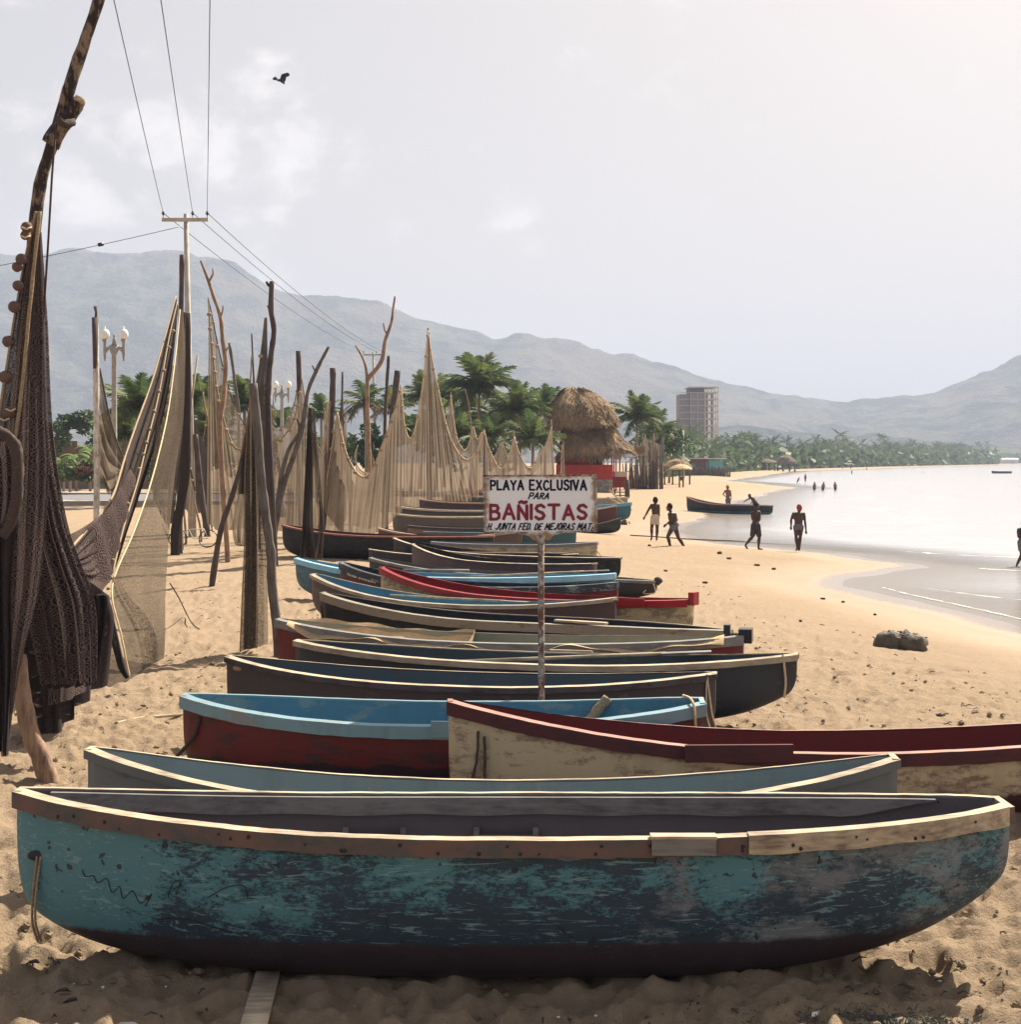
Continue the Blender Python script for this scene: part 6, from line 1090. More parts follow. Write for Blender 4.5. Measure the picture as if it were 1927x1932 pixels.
cxr = HX(1122); thatch('lower_roof', [(HX(1129), 138.8, 3.5, 5.4, HZ(858)), (HX(1127), 138.6, 3.25, 5.0, HZ(847)), (HX(1119), 138.2, 2.7, 3.9, HZ(826)), (HX(1111), 138, 2.4, 3.0, HZ(806)), (HX(1104), 138, 2.2, 2.6, HZ(790)), (HX(1102), 138, 2.0, 2.4, HZ(772))], MT['thatch'], hut, .14)
thatch('upper_roof', [(HX(1099), 138, 3.25, 4.1, HZ(800)), (HX(1099), 138, 3.15, 3.9, HZ(786)), (HX(1098), 138, 2.75, 3.0, HZ(763)), (HX(1092), 138, 1.8, 1.7, HZ(744)), (HX(1086), 138, .8, .4, HZ(730))], MT['thatch'], hut, .16)
MB().ball((HX(1108, 134.6), 135.0, HZ(780, 134.6)), .38, .5, .6, 10, 7, .3).build('gap_shade', MT['dark_in'], hut)  # dark ball painted in for the shade of a gap in the thatch
b = MB()
for (px0, px1, py) in ((1158, 1182, 938), (1162, 1188, 944)): b.box(HX((px0 + px1) / 2, 118), 118, HZ(py, 118) + .4, (px1 - px0) / F * 118, .5, .07)
for px in (1160, 1170, 1180, 1187): b.box(HX(px, 118), 118, .25, .10, .10, .75)
tag(b.build('rough_table', MT['bark_dark'], None, False), 'rough wooden table with benches by the red hut', 'table')
for k, (a, c) in enumerate((((1150, 925), (1184, 957)), ((1146, 938), (1192, 962)))): tag(MB().tube([W(a[0], a[1], 80 + k), W(c[0], c[1], 80.5 + k)], .05, 6).build('bamboo_pole', MT['rope_pale']), ('upper', 'lower')[k] + ' of two crossed bamboo poles by the white canoe', 'bamboo pole')
tag(MB().tube([W(1183, 905, 112), W(1184, 925, 112), (HX(1183, 112), 112, -.3)], .16, 8).build('stump', MT['bark_dark']), 'thick dark stump beside the rough table', 'stump')
# stake fence enclosure
fr = empty('stake_fence', (HX(1218, 150), 150, gz(HX(1218, 150), 150)), 'enclosure of upright stakes and tall poles right of the hut', 'fence')
for k in range(46):
    px = 1178 + 72 * k / 45 + rr.uniform(-1, 1); tall = 1205 < px < 1250 and rr.random() < .55; d = 150 + rr.uniform(-.8, .8) if px > 1200 else 152; x = HX(px, d); top = HZ(rr.uniform(815, 840) if tall else rr.uniform(864, 878), d); lx = rr.uniform(-.25, .25)
    MB().tube([(x, d, -.3), (x + lx, d, top)], [rr.uniform(.06, .12), rr.uniform(.04, .07)], 6).build('stake', MT[rr.choice(['bark_dark', 'bark_tan', 'bark_grey', 'bark_grey'])], fr)
b = MB()
for k in range(34):                               # thatch and cane mats leaning inside
    px = 1206 + 42 * rr.random(); x = HX(px, 151.2); b.beam((x, 151.2, HZ(915, 151)), (x + rr.uniform(-.3, .3), 151.3, HZ(rr.uniform(835, 862), 151)), .10, .04)
for (px0, px1, py) in ((1193, 1246, 879), (1180, 1246, 863), (1182, 1205, 890)): b.beam((HX(px0, 149.4), 149.4, HZ(py, 149)), (HX(px1, 149.4), 149.4, HZ(py, 149)), .10, .07)
tag(b.build('cane_infill', MT['thatch_grey'], fr, False), kind='stuff')
net('sheer tan netting hung on the tall stakes of the enclosure', [(1208, 838), (1216, 826), (1226, 832), (1238, 836), (1246, 842)], [(1208, 918), (1216, 918), (1226, 918), (1238, 916), (1246, 915)], 149.5, MT['net_sheer'], .15, 3)
# palapa shelters
def palapa(label, px0, px1, ytop, yeave, ybase, d, mat, posts, group='thatched beach shelters'):
    xc = HX((px0 + px1) / 2, d); rx = (px1 - px0) / 2 / F * d; zt, zeave = HZ(ytop, d), HZ(yeave, d); g = gz(xc, d); root = empty('thatched_shelter', (xc, d, g), label, 'shelter', group); V_ = []; sg = 26
    for r_, z_ in ((1.0, zeave), (.97, zeave + (zt - zeave) * .22), (.62, zeave + (zt - zeave) * .72), (.18, zt), (.02, zt + .05)):
        for k in range(sg): a = 2 * math.pi * k / sg; V_.append((xc + rx * r_ * math.cos(a) * rr.uniform(.96, 1.04), d + rx * .8 * r_ * math.sin(a), z_ + rr.uniform(-.08, .08) * rx * .3))
    mk('thatch_roof', V_, [[i * sg + k, i * sg + (k + 1) % sg, (i + 1) * sg + (k + 1) % sg, (i + 1) * sg + k] for i in range(4) for k in range(sg)] + [list(range(sg))[::-1]], mat, root, False)
    for p in posts: MB().tube([(HX(p, d), d - rx * .3, gz(HX(p, d), d) - .2), (HX(p, d), d - rx * .3, zeave + .3)], max(.08, d * .0006), 6).build('post', MT['bark_grey'], root)
palapa('broad shaggy palapa behind the pale umbrella shelter', 1248, 1306, 866, 884, 915, 178, MT['thatch'], (1253, 1268, 1300))
sh = palapa('', 1262, 1306, 876, 886, 918, 160, MT['straw'], (1281, 1288)); o = [x for x in bpy.data.objects if x.name.startswith('thatched_shelter')][-1]; o['label'] = 'small pale umbrella shelter on two thick posts'
palapa('long grey palapa hut left of the pointed one', 1424, 1466, 866, 874, 887, 452, MT['thatch_grey'], (1426, 1434, 1442, 1450, 1460)); palapa('pointed grey palapa hut at the edge of the palm grove', 1462, 1502, 859, 874, 887, 456, MT['thatch_grey'], (1466, 1476, 1488, 1498)); palapa('low grey palapa farthest along the beach', 1574, 1612, 873, 877, 883, 640, MT['thatch_grey'], (1580, 1595, 1605))
# brick beach bar
bx = HX(1305, 300); bar = empty('brick_bar', (bx, 302, 0), 'red brick beach bar with turquoise end and flat tin roof', 'building')
MB().box(HX(1306, 300), 302, 1.6, 58 / F * 300, 5, 3.4).build('brick_wall', MT['brick'], bar, False); MB().box(HX(1349, 300), 300.6, 1.5, 26 / F * 300, 4, 3.0).build('turquoise_wall', MT['turq'], bar, False)
MB().box(HX(1322, 300), 301, 3.42, 92 / F * 300, 6.5, .18).build('tin_roof', MT['white'], bar, False); MB().box(HX(1305, 300), 299.4, 1.9, 12 / F * 300, .1, 1.0).build('window', MT['turq'], bar, False); MB().box(HX(1335, 300), 299.3, 1.7, .9, .2, 2.4).build('column', MT['turq'], bar, False); MB().box(HX(1352, 300), 298.5, 1.3, 2.2, .1, 1.3).build('painted_board', MT['turq'], bar, False); MB().box(HX(1352, 300), 298.42, 1.35, 1.6, .05, .25).build('board_lettering', MT['letter_white'], bar, False)
b = MB()
for k in range(420): px = rr.uniform(1258, 1378); d = rr.uniform(286, 290); x = HX(px, d); b.beam((x, d, -.2), (x + rr.uniform(-.4, .4), d + rr.uniform(-.3, .3), rr.uniform(.8, 1.9)), .09, .09)
tag(b.build('brushwood_fence', MT['bark_grey'], None, False), 'grey brushwood fence in front of the brick bar', 'fence')
tag(MB().tube([(HX(1290, 240), 240, -.2), (HX(1289, 240), 240, HZ(812, 240))], [.14, .10], 8).tube([(HX(1289, 240), 240, HZ(814, 240)), (HX(1284, 240), 240, HZ(810, 240))], .06, 5).build('light_pole', MT['white']), 'slim white pole rising in front of the unfinished tower', 'pole')
# unfinished tower
td = 690; th_ = empty('unfinished_tower', (HX(1318, td), td, 0), 'unfinished concrete tower block with brick infill and open floors on its right', 'building')
zt = HZ(733, td); nfl = 12; fh = zt / nfl
def tb(px0, px1, y0, y1, z0, z1, mat, name): MB().box((HX(px0, td) + HX(px1, td)) / 2, (y0 + y1) / 2, (z0 + z1) / 2, HX(px1, td) - HX(px0, td), y1 - y0, z1 - z0).build(name, mat, th_, False)
tb(1283, 1302.5, 692, 706, 0, HZ(741, td) - fh * .25, MT['hotel_brick'], 'brick_wing'); tb(1303, 1330, 690, 708, 0, HZ(741, td), MT['hotel_brick'], 'brick_core'); tb(1302.8, 1329, 691, 707, HZ(740.5, td), HZ(732, td), MT['dark_in'], 'top_floor')
for k in range(nfl):
    z = HZ(741, td) - fh * k
    if z < 3: break
    tb(1330.2, 1355, 689.6, 708, z - .3, z + .28, MT['concrete'], 'floor_slab')
    tb(1282.6, 1330.1, 689.75, 689.95, z - .2, z + .1, MT['iron'], 'slab_edge')
    for px in (1331, 1335.5, 1340.5, 1345.5, 1350, 1354): MB().box(HX(px, td), 690, z - fh / 2, .42, .42, fh - .5).build('column', MT['concrete'], th_, False)
    for px in (1338, 1348): MB().box(HX(px, td), 699, z - fh / 2, 1.4, .3, fh - .5).build('inner_wall', MT['hotel_brick'], th_, False)
tb(1299, 1355.5, 689.2, 708.4, HZ(732, td), HZ(730, td), MT['concrete'], 'roof_slab')
for px in (1330.5, 1336, 1342, 1348, 1354.5): MB().box(HX(px, td), 690, (HZ(741, td) + HZ(732, td)) / 2, .4, .4, HZ(732, td) - HZ(741, td)).build('column', MT['concrete'], th_, False)
for px in (1303, 1316, 1329): tb(px - .5, px + .5, 689.5, 689.74, 0, HZ(741, td) - .4, MT['iron'], 'pier')
for px in (1279, 1282): MB().tube([(HX(px, td), 690, 0), (HX(px, td), 690, HZ(790, td))], .18, 5).build('scaffold_pole', MT['bark_grey'], th_)
MB().beam((HX(1279, td), 690, HZ(800, td)), (HX(1282, td), 690, HZ(800, td)), .2, .2).build('scaffold_board', MT['bark_grey'], th_, False)
# ------------------------------------------------------------------ people
def to_mesh(o):
    dg = bpy.context.evaluated_depsgraph_get(); me = bpy.data.meshes.new_from_object(o.evaluated_get(dg)); return me
def skin_of(name, parts, mat, root, vox):
    """limbs and masses fused into one continuous surface"""
    o = parts.build(name, mat, root); m = o.modifiers.new('fuse', 'REMESH'); m.mode = 'VOXEL'; m.voxel_size = vox; m.use_smooth_shade = True
    s = o.modifiers.new('soften', 'SMOOTH'); s.iterations = 3; s.factor = .5
    me = to_mesh(o); o.modifiers.clear(); o.data = me; me.materials.clear(); me.materials.append(mat); return o
def person(label, J, conv, d, dep=None, shorts=None, short_mat='cloth_cream', long_=.55, hat=None, hair='hair', skin='skin', vox=.012, shirt=None, fingers=True, group=None, base=None, headr=.118, turn=0.0):
    """J: joints in photo coordinates (converted by conv to survey pixels); dep: depth offsets in metres per joint"""
    dep = dep or {}; k = {}
    for n_, p in J.items():
        q = conv(*p); k[n_] = W(q[0], q[1], d) ; k[n_].y = d + dep.get(n_, 0)
    fx = [k[n_].x for n_ in k]; z0 = min(k[n_].z for n_ in k); root = empty('person', (sum(fx) / len(fx), d, (gz(sum(fx) / len(fx), d) if base is None else base)), label, 'person', group)
    b = MB(); head = k['head']; neck = k['neck']; sl, sr, hl, hr = k['sl'], k['sr'], k['hl'], k['hr']; ms = (sl + sr) / 2; mh = (hl + hr) / 2
    F3 = Vector((math.sin(turn), -math.cos(turn), 0))
    b.ball(head, headr * .78, headr * .92, headr * 1.12, 14, 10); b.tube([head - Vector((0, 0, .04)), neck, ms], [.052, .055, .07], 10)
    b.ball(head + F3 * headr * .95 - Vector((0, 0, .01)), .018, .022, .026, 7, 5); b.ball(head + F3 * headr * .6 - Vector((0, 0, .085)), .04, .04, .03, 8, 5)
    side = Vector((F3.y, -F3.x, 0))
    for s_ in (-1, 1): b.ball(head + side * s_ * headr * .80 - Vector((0, 0, .01)), .014, .022, .03, 6, 5)
    wsh = (sr - sl).length; chest = ms.lerp(mh, .32); waist = ms.lerp(mh, .66)
    _t = b.tube; b.tube = lambda pts, r, sides=8, jit=0.0: _t(pts, [v * 1.16 if v > .012 else v for v in (r if isinstance(r, (list, tuple)) else [r] * len(pts))], sides, jit)
    def slab_(c, rx, ry, rz): b.ball(c, rx, ry, rz, 16, 10)
    rx = max(.125, wsh * .52); slab_(ms.lerp(mh, .08), rx * .95, .10, .10); slab_(chest, rx * .95, .115, .17); slab_(waist, rx * .78, .095, .16); slab_(mh + Vector((0, 0, .03)), max(.125, (hr - hl).length * .5 + .07), .115, .13)
    b.tube([ms, chest, waist, mh], [.09, .12, .105, .115], 12)
    for a, e, h_ in (('sl', 'el', 'hal'), ('sr', 'er', 'har')):
        A_, E_, H_ = k[a], k[e], k[h_]; b.ball(A_, .058, .058, .062, 10, 7); b.tube([ms.lerp(A_, .5), A_, A_.lerp(E_, .35), E_], [.06, .052, .050, .036], 10); b.ball(E_, .037, .037, .037, 8, 6); b.tube([E_, E_.lerp(H_, .3), H_], [.037, .038, .025], 9)
        dr = (H_ - E_).normalized(); sv = dr.cross(Vector((0, 1, 0))); sv = sv.normalized() if sv.length > .2 else Vector((1, 0, 0)); pv = dr.cross(sv)
        b.ball(H_ + dr * .045, .034, .026, .045, 9, 7)
        if fingers:
            for i, (o_, L) in enumerate(((-.027, .075), (-.009, .085), (.009, .08), (.027, .062))):
                s0 = H_ + dr * .05 + sv * o_; b.tube([s0, s0 + dr * (L * .55 + .02) + sv * o_ * .2, s0 + dr * (L + .01) + pv * .02 + sv * o_ * .3], [.011, .010, .008], 6)
            b.tube([H_ + dr * .02 + sv * -.02, H_ + dr * .05 - sv * .05, H_ + dr * .085 - sv * .055 + pv * .01], [.013, .012, .010], 6)
    for a, kn, an, to in (('hl', 'kl', 'al', 'tl'), ('hr', 'kr', 'ar', 'tr')):
        A_, K_, N_, T_ = k[a], k[kn], k[an], k[to]; b.ball(A_, .085, .095, .10, 10, 7); b.tube([A_, A_.lerp(K_, .4), K_], [.088, .075, .052], 11); b.ball(K_, .053, .055, .055, 9, 7)
        cv = K_.lerp(N_, .3) - F3 * .012; b.tube([K_, cv, K_.lerp(N_, .65), N_], [.052, .057, .042, .033], 10); b.ball(N_, .036, .038, .036, 8, 6); hv = (T_ - N_); heel = N_ - Vector((hv.x, hv.y, 0)) * .18 - Vector((0, 0, .035))
        b.tube([heel, N_ - Vector((0, 0, .02)) + hv * .3, T_], [.032, .036, .024], 8); b.ball(T_, .035, .035, .02, 8, 5)
    skin_of('body', b, MT[skin], root, vox)
    hb = MB(); hb.ball(head - F3 * .014 + Vector((0, 0, .026)), headr * .86, headr * .98, headr * 1.10, 14, 10); M_h = hb.build('hair' if not hat or hat == 'hair' else 'headwear', MT[hair], root)
    me_ = M_h.data; import bmesh as _b; bm = _b.new(); bm.from_mesh(me_); o_ = np.array(root.location)
    cut = [v for v in bm.verts if (Vector(v.co) + root.location - head).dot(F3) * .9 - (v.co.z + root.location.z - head.z) > .035]
    _b.ops.delete(bm, geom=cut, context='VERTS'); bm.to_mesh(me_); bm.free()
    if hat == 'straw': MB().tube([head + Vector((0, 0, .07)), head + Vector((0, 0, .085))], [.20, .19], 18).tube([head + Vector((0, 0, .08)), head + Vector((0, 0, .19))], [.105, .085], 14).build('straw_hat', MT['straw'], root)
    if shorts:
        s_ = MB(); s_.ball(mh + Vector((0, 0, .03)), max(.14, (hr - hl).length * .5 + .085), .135, .125, 16, 9); s_.tube([mh + Vector((0, 0, .12)), mh], [.13, .14], 14)
        for a, kn in (('hl', 'kl'), ('hr', 'kr')): A_, K_ = k[a], k[kn]; s_.tube([A_ + Vector((0, 0, .04)), A_.lerp(K_, long_ * .5), A_.lerp(K_, long_)], [.108, .104, .098], 12)
        skin_of('shorts', s_, MT[short_mat], root, vox * 1.2)
    if shirt:
        s_ = MB(); s_.ball(ms.lerp(mh, .08), rx * 1.03, .125, .11, 14, 9); s_.ball(chest, rx * 1.05, .135, .19, 14, 9); s_.ball(waist, rx * .9, .12, .2, 14, 9); s_.tube([ms, chest, waist, mh + Vector((0, 0, .02))], [.10, .135, .13, .135], 12)
        for a, e in (('sl', 'el'), ('sr', 'er')): s_.tube([ms.lerp(k[a], .5), k[a], k[a].lerp(k[e], .55)], [.08, .072, .066], 10)
        skin_of('shirt', s_, MT[shirt], root, vox * 1.2)
    return root
Zc = lambda X, Y: ((1260 + .17644 * X) / 1.0379, (960 + .17644 * Y) / 1.0379)
person('tanned man in cream shorts walking away, left of the runner', dict(head=(132, 115), neck=(131, 150), sl=(88, 168), sr=(166, 168), el=(52, 225), hal=(16, 292), er=(171, 250), har=(170, 335), hl=(110, 300), hr=(148, 300), kl=(92, 420), al=(88, 515), tl=(78, 550), kr=(152, 430), ar=(146, 535), tr=(152, 552)), Zc, 56,
       dict(kl=.05, al=-.15, tl=-.12, tr=.16, hal=-.05), True, 'cloth_cream', .62, turn=R(180))
person('slim man in grey shorts running to the left along the beach', dict(head=(287, 190), neck=(300, 236), sl=(306, 262), sr=(326, 258), el=(300, 330), hal=(250, 375), er=(380, 332), har=(300, 366), hl=(330, 392), hr=(348, 392), kl=(264, 515), al=(302, 638), tl=(262, 668), kr=(392, 532), ar=(466, 640), tr=(460, 684)), Zc, 50,
       dict(sl=-.16, sr=.16, el=-.22, hal=-.20, er=.22, har=-.05, hl=-.08, hr=.09, kl=-.08, kr=.1, al=-.05, ar=.1, tl=-.05, tr=.1), True, 'cloth_grey', .36, turn=R(-90))
person('dark figure in long shorts striding at the water\'s edge', dict(head=(1256, 178), neck=(1248, 222), sl=(1204, 248), sr=(1282, 245), el=(1200, 318), hal=(1232, 345), er=(1282, 318), har=(1258, 350), hl=(1222, 390), hr=(1264, 390), kl=(1212, 520), al=(1138, 605), tl=(1160, 660), kr=(1284, 525), ar=(1274, 638), tr=(1318, 652)), Zc, 53.6,
       dict(el=-.14, hal=-.24, er=-.14, har=-.25, kl=.1, al=.12), True, 'cloth_dark', .92, turn=R(35))
person('man in grey trunks and red cap standing at the water\'s edge', dict(head=(1728, 200), neck=(1724, 240), sl=(1662, 262), sr=(1778, 262), el=(1638, 330), hal=(1634, 400), er=(1792, 345), har=(1798, 445), hl=(1690, 405), hr=(1746, 405), kl=(1692, 515), al=(1704, 640), tl=(1698, 668), kr=(1738, 515), ar=(1728, 640), tr=(1732, 668)), Zc, 53,
       dict(el=.03, er=.03, hal=-.05, har=-.06, tl=.12, tr=.12), True, 'cloth_grey', .32, hat='cap', hair='cap_red', turn=R(150))
Z7 = lambda X, Y: ((1500 + .2595 * X) / 1.0379, (800 + .2595 * Y) / 1.0379)
person('person in dark shirt wading at the right edge of the frame', dict(head=(1946, 865), neck=(1942, 898), sl=(1904, 915), sr=(1972, 915), el=(1892, 965), hal=(1920, 985), er=(1990, 965), har=(1992, 1020), hl=(1916, 1010), hr=(1950, 1010), kl=(1926, 1100), al=(1890, 1175), tl=(1884, 1188), kr=(1960, 1100), ar=(1965, 1180), tr=(1980, 1192)), Z7, 46.6, dict(el=-.1, hal=-.2), True, 'cloth_grey', .7, shirt='cloth_dark', turn=R(-90))
Z6 = lambda X, Y: ((1200 + .25947 * X) / 1.0379, (700 + .25947 * Y) / 1.0379)
person('man in straw hat with hand on hip behind the floating canoe', dict(head=(866, 984), neck=(866, 998), sl=(848, 1006), sr=(884, 1006), el=(831, 1032), hal=(850, 1050), er=(890, 1034), har=(893, 1064), hl=(860, 1072), hr=(878, 1072), kl=(859, 1112), al=(859, 1152), tl=(856, 1160), kr=(880, 1112), ar=(880, 1152), tr=(880, 1160)), Z6, 98, dict(), True, 'cloth_grey', .6, hat='straw', skin='skin2', fingers=False, vox=.02, base=SEA - .1)
person('man bending over the side of the floating canoe', dict(head=(1031, 1046), neck=(1042, 1054), sl=(1040, 1062), sr=(1062, 1062), el=(1012, 1072), hal=(988, 1090), er=(1058, 1085), har=(1042, 1100), hl=(1066, 1095), hr=(1078, 1095), kl=(1064, 1126), al=(1066, 1158), tl=(1060, 1164), kr=(1080, 1126), ar=(1082, 1158), tr=(1080, 1164)), Z6, 96, dict(), True, 'cloth_dark', .6, skin='skin', fingers=False, vox=.02, base=SEA - .1)
for i, (X_, Y0, Y1, d, lean, lab) in enumerate(((363, 560, 640, 165, .1, 'leftmost of the three bathers standing together in the shallows'), (428, 560, 645, 165, .35, 'middle bather of the three, leaning forward in the shallows'), (520, 558, 640, 165, -.1, 'rightmost of the three bathers standing in the shallows'),
                                             (295, 498, 555, 225, .05, 'lone bather beyond the three, nearer the far beach'), (240, 525, 560, 225, 1.2, 'bather diving low beside the lone bather'), (645, 468, 500, 380, 0, 'small distant bather standing in the bay'), (635, 436, 458, 560, 0, 'tiny distant figure at the far waterline'), (575, 441, 460, 560, 0, 'tiny distant figure on the far beach'), (757, 446, 470, 540, .5, 'tiny leaning figure at the far waterline'), (1180, 478, 496, 420, 0, 'dark head of a swimmer far out'))):
    s_ = (Y1 - Y0) / 80.0; g_ = lambda x, y, z=0: (X_ + (x + lean * (38 - y) * .4) * s_, Y0 + y * s_)
    person(lab, dict(head=g_(0, 5), neck=g_(0, 11), sl=g_(-8, 15), sr=g_(8, 15), el=g_(-11, 27), hal=g_(-9, 38), er=g_(11, 27), har=g_(9, 38), hl=g_(-4, 40), hr=g_(4, 40), kl=g_(-4, 60), al=g_(-5, 76), tl=g_(-6, 79), kr=g_(5, 60), ar=g_(5, 76), tr=g_(6, 79)), Z7, d, None, True, 'cloth_dark', .5, skin='skin2', fingers=False, vox=.028 if i < 5 else .045, base=SEA - .5, group='bathers in the bay')
Z3 = lambda X, Y: ((1160 + .16606 * X) / 1.0379, (820 + .16606 * Y) / 1.0379)
person('person sitting in the shade of the umbrella shelter', dict(head=(1047, 668), neck=(1048, 682), sl=(1038, 690), sr=(1058, 690), el=(1036, 706), hal=(1052, 716), er=(1062, 706), har=(1068, 716), hl=(1044, 722), hr=(1056, 722), kl=(1064, 712), al=(1070, 732), tl=(1080, 734), kr=(1072, 712), ar=(1076, 732), tr=(1084, 734)), Z3, 170, None, True, 'cloth_dark', .5, fingers=False, vox=.03)
# ------------------------------------------------------------------ bird
br = empty('bird', W(532, 150, 110), 'black vulture flying in the open sky at the upper left', 'bird')
def BP(X, Y, y=0): v = W((530 + X * .03114) / 1.0379, (130 + Y * .03114) / 1.0379, 110); v.y += y; return v
MB().tube([BP(905, 1160), BP(800, 1080), BP(700, 960), BP(560, 940), BP(480, 960), BP(430, 985)], [.05, .08, .12, .10, .05, .02], 10).build('body', MT['feather'], br)
def wing(name, pts, y):
    n = len(pts); V_ = [BP(x, yy, y * i_ / n - .012) for i_, (x, yy) in enumerate(pts)] + [BP(x, yy, y * i_ / n + .012) for i_, (x, yy) in enumerate(pts)]
    mk(name, V_, [list(range(n)), list(range(n, 2 * n))[::-1]] + [[i, i + n, (i + 1) % n + n, (i + 1) % n] for i in range(n)], MT['feather'], br, False)
wing('wing', [(620, 860), (660, 740), (690, 600), (760, 540), (900, 490), (1090, 440), (1160, 480), (1230, 590), (1180, 600), (1170, 660), (1090, 660), (1000, 700), (975, 760), (940, 900), (850, 1050), (700, 1060)], .3)
wing('wing', [(640, 850), (520, 880), (420, 780), (330, 730), (200, 820), (165, 920), (260, 960), (380, 985), (480, 990), (600, 1060), (700, 1040)], -.3)
# ------------------------------------------------------------------ things lying on the sand
def lump(px, py, wpx, hpx, label, mat='seaweed', cat='seaweed clump', group='dark seaweed clumps and driftwood on the sand', n=3, z=0):
    d = 2.95 * F / (py - HY); 
    for _ in range(3): x = (px - CX) / F * d; d = (H - max(gz(x, d), SEA)) * F / (py - HY)
    x = (px - CX) / F * d; r = wpx / F * d / 2 * (.55 if cat != 'rock' else 1); h = hpx / F * d * (.6 if cat != 'rock' else 1); b = MB(); rr = random.Random(int(px)); g = gz(x, d)
    for k in range(n): b.ball((x + rr.uniform(-.6, .6) * r, d + rr.uniform(-.3, .3) * r, g + h * .25), r * rr.uniform(.45, .75), r * rr.uniform(.4, .6), h * rr.uniform(.5, .95), 12, 8, .35)
    for k in range(int((18 if cat != 'rock' else 3) * n)): a = rr.uniform(0, 6.28); p = Vector((x + math.cos(a) * r * rr.uniform(.3, 1.2), d + math.sin(a) * r * .7, g + rr.uniform(0, h))); b.tube([p, p + Vector((rr.uniform(-.3, .3), rr.uniform(-.2, .2), rr.uniform(-.05, .1))) * r], [.006 * d / 10, .003 * d / 10], 4)
    tag(b.build({'seaweed clump': 'seaweed', 'rock': 'rock'}.get(cat, cat), MT[mat]), label, cat, group if cat != 'rock' else None)
lump(1700, 1222, 90, 30, 'large dark weed covered rock lying on the beach at the right', 'rock', 'rock', n=6)
lump(1780, 1352, 46, 9, 'flat dark seaweed heap at the right below the big rock', n=4); lump(1180, 990, 20, 9, 'rounded stone near the low green canoe', 'rock', 'rock', n=2); lump(1358, 1047, 14, 5, 'small dark clump left of the striding figure')
for i, (x, y, w_, l) in enumerate(((1330, 1100, 14, 'dark clump directly under the running man'), (1375, 1055, 12, 'clump just below the running man\'s rear foot'), (1428, 1068, 14, 'dark clump below the striding figure'), (1460, 1075, 12, 'flat clump between the two men at the water'), (1255, 1078, 12, 'small clump right of the black canoe'), (1552, 1130, 12, 'clump on the open sand below the capped man'), (1590, 1136, 8, 'tiny clump right of the capped man\'s clump'), (1650, 1160, 7, 'tiny clump far right of the open sand'), (1510, 1172, 8, 'tiny clump left of the big rock'), (1240, 1150, 9, 'clump beside the cream and red canoe'), (1225, 1030, 8, 'tiny clump left of the walking man'))): lump(x, y, w_, 4, l)
b = MB(); rr = random.Random(3)
for k in range(1500):
    a = rr.uniform(0, 6.28); q = abs(rr.gauss(0, .5)); x = 2.05 + math.cos(a) * q * .75; d = 7.75 + math.sin(a) * q * .22 - (x - 2.05) * .30; p = Vector((x, d, gz(x, d) + .012 + rr.random() * .025)); v = Vector((rr.uniform(-1, 1), rr.uniform(-1, 1), rr.uniform(-.2, .5))).normalized() * rr.uniform(.012, .045); b.tube([p, p + v * .5 + Vector((0, 0, .006)), p + v], [.0028, .0035, .0015], 4)
tag(b.build('dry_weed', m_plain('grey green dry weed', (.085, .085, .07), .5, 30), None, False), 'mat of dry grey weed in front of the nearest canoe at the right', 'weed', kind='stuff')
b = MB()
for k in range(950):                              # twigs and chips scattered over the trodden sand
    d = 6.6 + 30 * rnd.random() ** 1.6; x = (rnd.uniform(-30, 1960) - CX) / F * d
    if shore_dist(np.array([x]), np.array([d]))[0] < 5.5: continue
    g = gz(x, d); L = rnd.uniform(.02, .10); a = rnd.uniform(0, 6.28); v = Vector((math.cos(a), math.sin(a), rnd.uniform(-.1, .25))) * L; b.tube([Vector((x, d, g + .012)), Vector((x, d, g + .02)) + v * .5 + Vector((0, 0, .008)), Vector((x, d, g + .014)) + v], [.005, .007, .003], 4)
tag(b.build('twigs', MT['bark_dark'], None, False), 'small dark twigs and chips strewn over the trodden sand', 'twigs', kind='stuff')
b = MB()
for k in range(220):
    d = 6.6 + 22 * rnd.random() ** 1.5; x = (rnd.uniform(-30, 1960) - CX) / F * d
    if shore_dist(np.array([x]), np.array([d]))[0] < 5.5: continue
    r_ = rnd.uniform(.004, .013); b.ball((x, d, gz(x, d) + r_ * .5), r_, r_ * rnd.uniform(.5, 1), r_ * .7, 6, 4, .5)
tag(b.build('pebbles', MT['shell'], None, True), 'pale shell bits and pebbles on the sand', 'pebbles', kind='stuff')
b = MB()
for k in range(1400):                             # clods kicked up around the boats
    d = 6.6 + 16 * rnd.random() ** 1.3; x = (rnd.uniform(-30, 1960) - CX) / F * d
    if shore_dist(np.array([x]), np.array([d]))[0] < 6.5: continue
    r_ = rnd.uniform(.008, .035); b.ball((x, d, gz(x, d) + r_ * .3), r_, r_ * rnd.uniform(.6, 1.2), r_ * .7, 7, 5, .6)
tag(b.build('sand_clods', MT['sand'], None, False), 'small clods of kicked up sand', 'sand clods', kind='stuff')
def flat(px, py, d0, name, label, cat, mat, pts, t=.006):
    c = W(px, py, d0); g = gz(c.x, d0) + .02; n = len(pts); V_ = [(c.x + x, d0 + y, g + z) for x, y, z in pts] + [(c.x + x, d0 + y, g + z + t) for x, y, z in pts]
    tag(mk(name, V_, [list(range(n))[::-1], list(range(n, 2 * n))] + [[i, (i + 1) % n, (i + 1) % n + n, i + n] for i in range(n)], MT[mat], None, False), label, cat)
flat(1507, 1800, 8.75, 'wood_chip', 'small blue grey wood chip in the shadow under the nearest canoe', 'wood chip', 'wood_grey', [(-.035, -.02, 0), (.03, -.03, 0), (.04, .03, .04), (-.02, .035, .04)], .012)
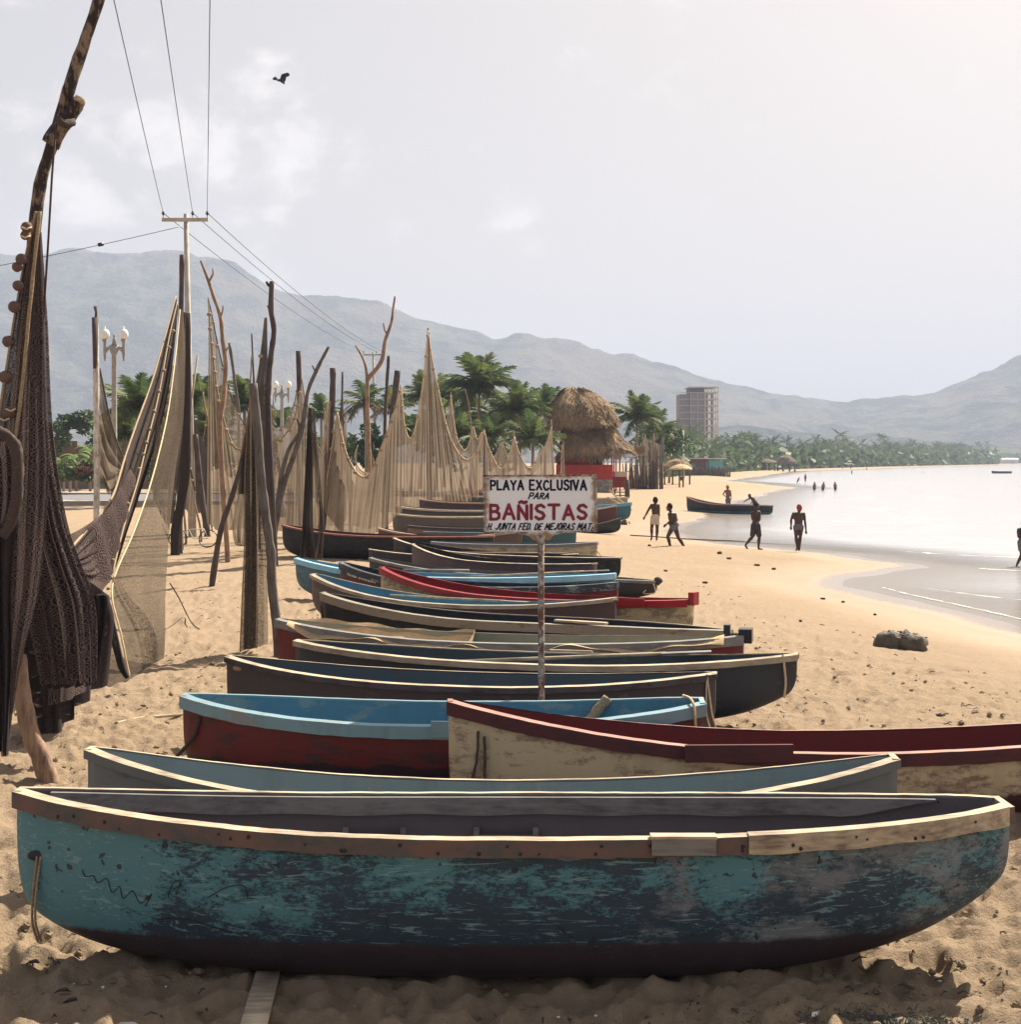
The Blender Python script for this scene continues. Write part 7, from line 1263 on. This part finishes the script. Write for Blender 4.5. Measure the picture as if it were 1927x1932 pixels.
flat(232, 1905, 7.75, 'plastic_scrap', 'crumpled clear plastic scrap in the shadow at the bottom left', 'litter', 'plastic', [(-.09, -.02, 0), (0, -.035, .03), (.09, .02, .01), (.05, .04, .02), (-.05, .02, .025)])
flat(1540, 1895, 7.9, 'paper_scrap', 'tiny white paper scrap beside the grey weed mat', 'litter', 'shell', [(-.03, -.01, 0), (.02, -.02, .01), (.035, .02, .02), (-.02, .02, .01)])
for i, (x, y, l) in enumerate(((118, 1862, 'dark curled leaf below the left bow of the nearest canoe'), (135, 1880, 'second curled leaf under the left bow, nearer the shadow'), (62, 1812, 'small curled leaf left of the nearest canoe'), (1060, 1930, 'curled leaf at the sunlit sand edge in front'))): d_ = 2.98 * F / (y - HY); flat(x, y, d_, 'dry_leaf', l, 'leaf', 'seaweed', [(-.05, 0, 0), (-.02, -.02, .02), (.03, -.015, .03), (.055, 0, .01), (.02, .02, .03), (-.02, .02, .02)], .002)
tag(MB().tube([Vector((q[0], q[1], gz(q[0], q[1]) + .02)) for q in smooth_path([(-4.32, 16.0), (-4.2, 16.35), (-3.95, 16.55), (-3.7, 16.7), (-3.55, 17.1), (-3.45, 17.3)], 6)], [.02, .022] + [.018] * 27 + [.01, .008], 6, .3).build('white_branch', MT['wood_bleached']), 'pale dry branch lying on the sand left of the red canoe', 'branch')
tag(MB().tube([Vector((q[0], q[1], gz(q[0], q[1]) + .02)) for q in smooth_path([(-1.0, 6.9), (-.2, 7.0), (.3, 6.85)], 6)], .008, 5).build('twig', MT['bark_dark']), 'thin twig at the very front of the sand', 'twig')
tag(MB().tube([Vector((x, 61 + .3 * math.sin(x) - .8 * (x - 8) / 6, gz(x, 61) + .03)) for x in np.linspace(5, 13.4, 40)], .025, 5).build('tow_rope', MT['rope_dark']), 'dark rope stretched over wet sand toward the water behind the runner', 'rope')
w_ = empty('bicycle', (W(342, 1020, 48).x + .3, 48.5, gz(-10.5, 48.5)), 'bicycle lying in the shade beside the dark post', 'bicycle')
for dx in (-.5, .5):
    c = Vector((w_.location.x + dx, 48.5, w_.location.z + .30)); MB().tube([c + Vector((.30 * math.cos(a), .12 * math.sin(a), .28 * math.sin(a))) for a in np.linspace(0, 2 * math.pi, 25)], .02, 6).build('wheel', MT['black'], w_)
MB().tube([w_.location + Vector(v) for v in ((-.5, 0, .3), (-.15, .05, .6), (.35, .05, .62), (.5, 0, .3), (0, 0, .3), (-.15, .05, .6))], .018, 6).build('frame', MT['white'], w_)

# oars and poles laid in the canoes
for bi, t0, t1, y0, y1, lab in ((9, -.5, .35, .25, -.1, 'paddle laid inside the purplish brown canoe'), (6, -.35, .5, -.2, .2, 'long paddle laid inside the charcoal canoe'), (12, -.1, .8, .1, .3, 'oar resting in the sky blue canoe'), (14, -.4, .4, 0, .2, 'oar resting in the black canoe with letters')):
    q = boats[bi]; a = q.world(q.P(t0, 0, 1, 0) * 1.0); a = q.world(Vector((t0 * q.a, y0, q.P(t0, 0, 1, 0).z - .06))); c = q.world(Vector((t1 * q.a, y1, q.P(t1, 0, 1, 0).z + .05))); r_ = empty('oar', a, lab, 'oar'); MB().tube([a, c], .022, 7).build('shaft', WB, r_); dv = (c - a).normalized(); MB().beam(c - dv * .05, c + dv * .50, .14, .02).build('blade', WG, r_, False)
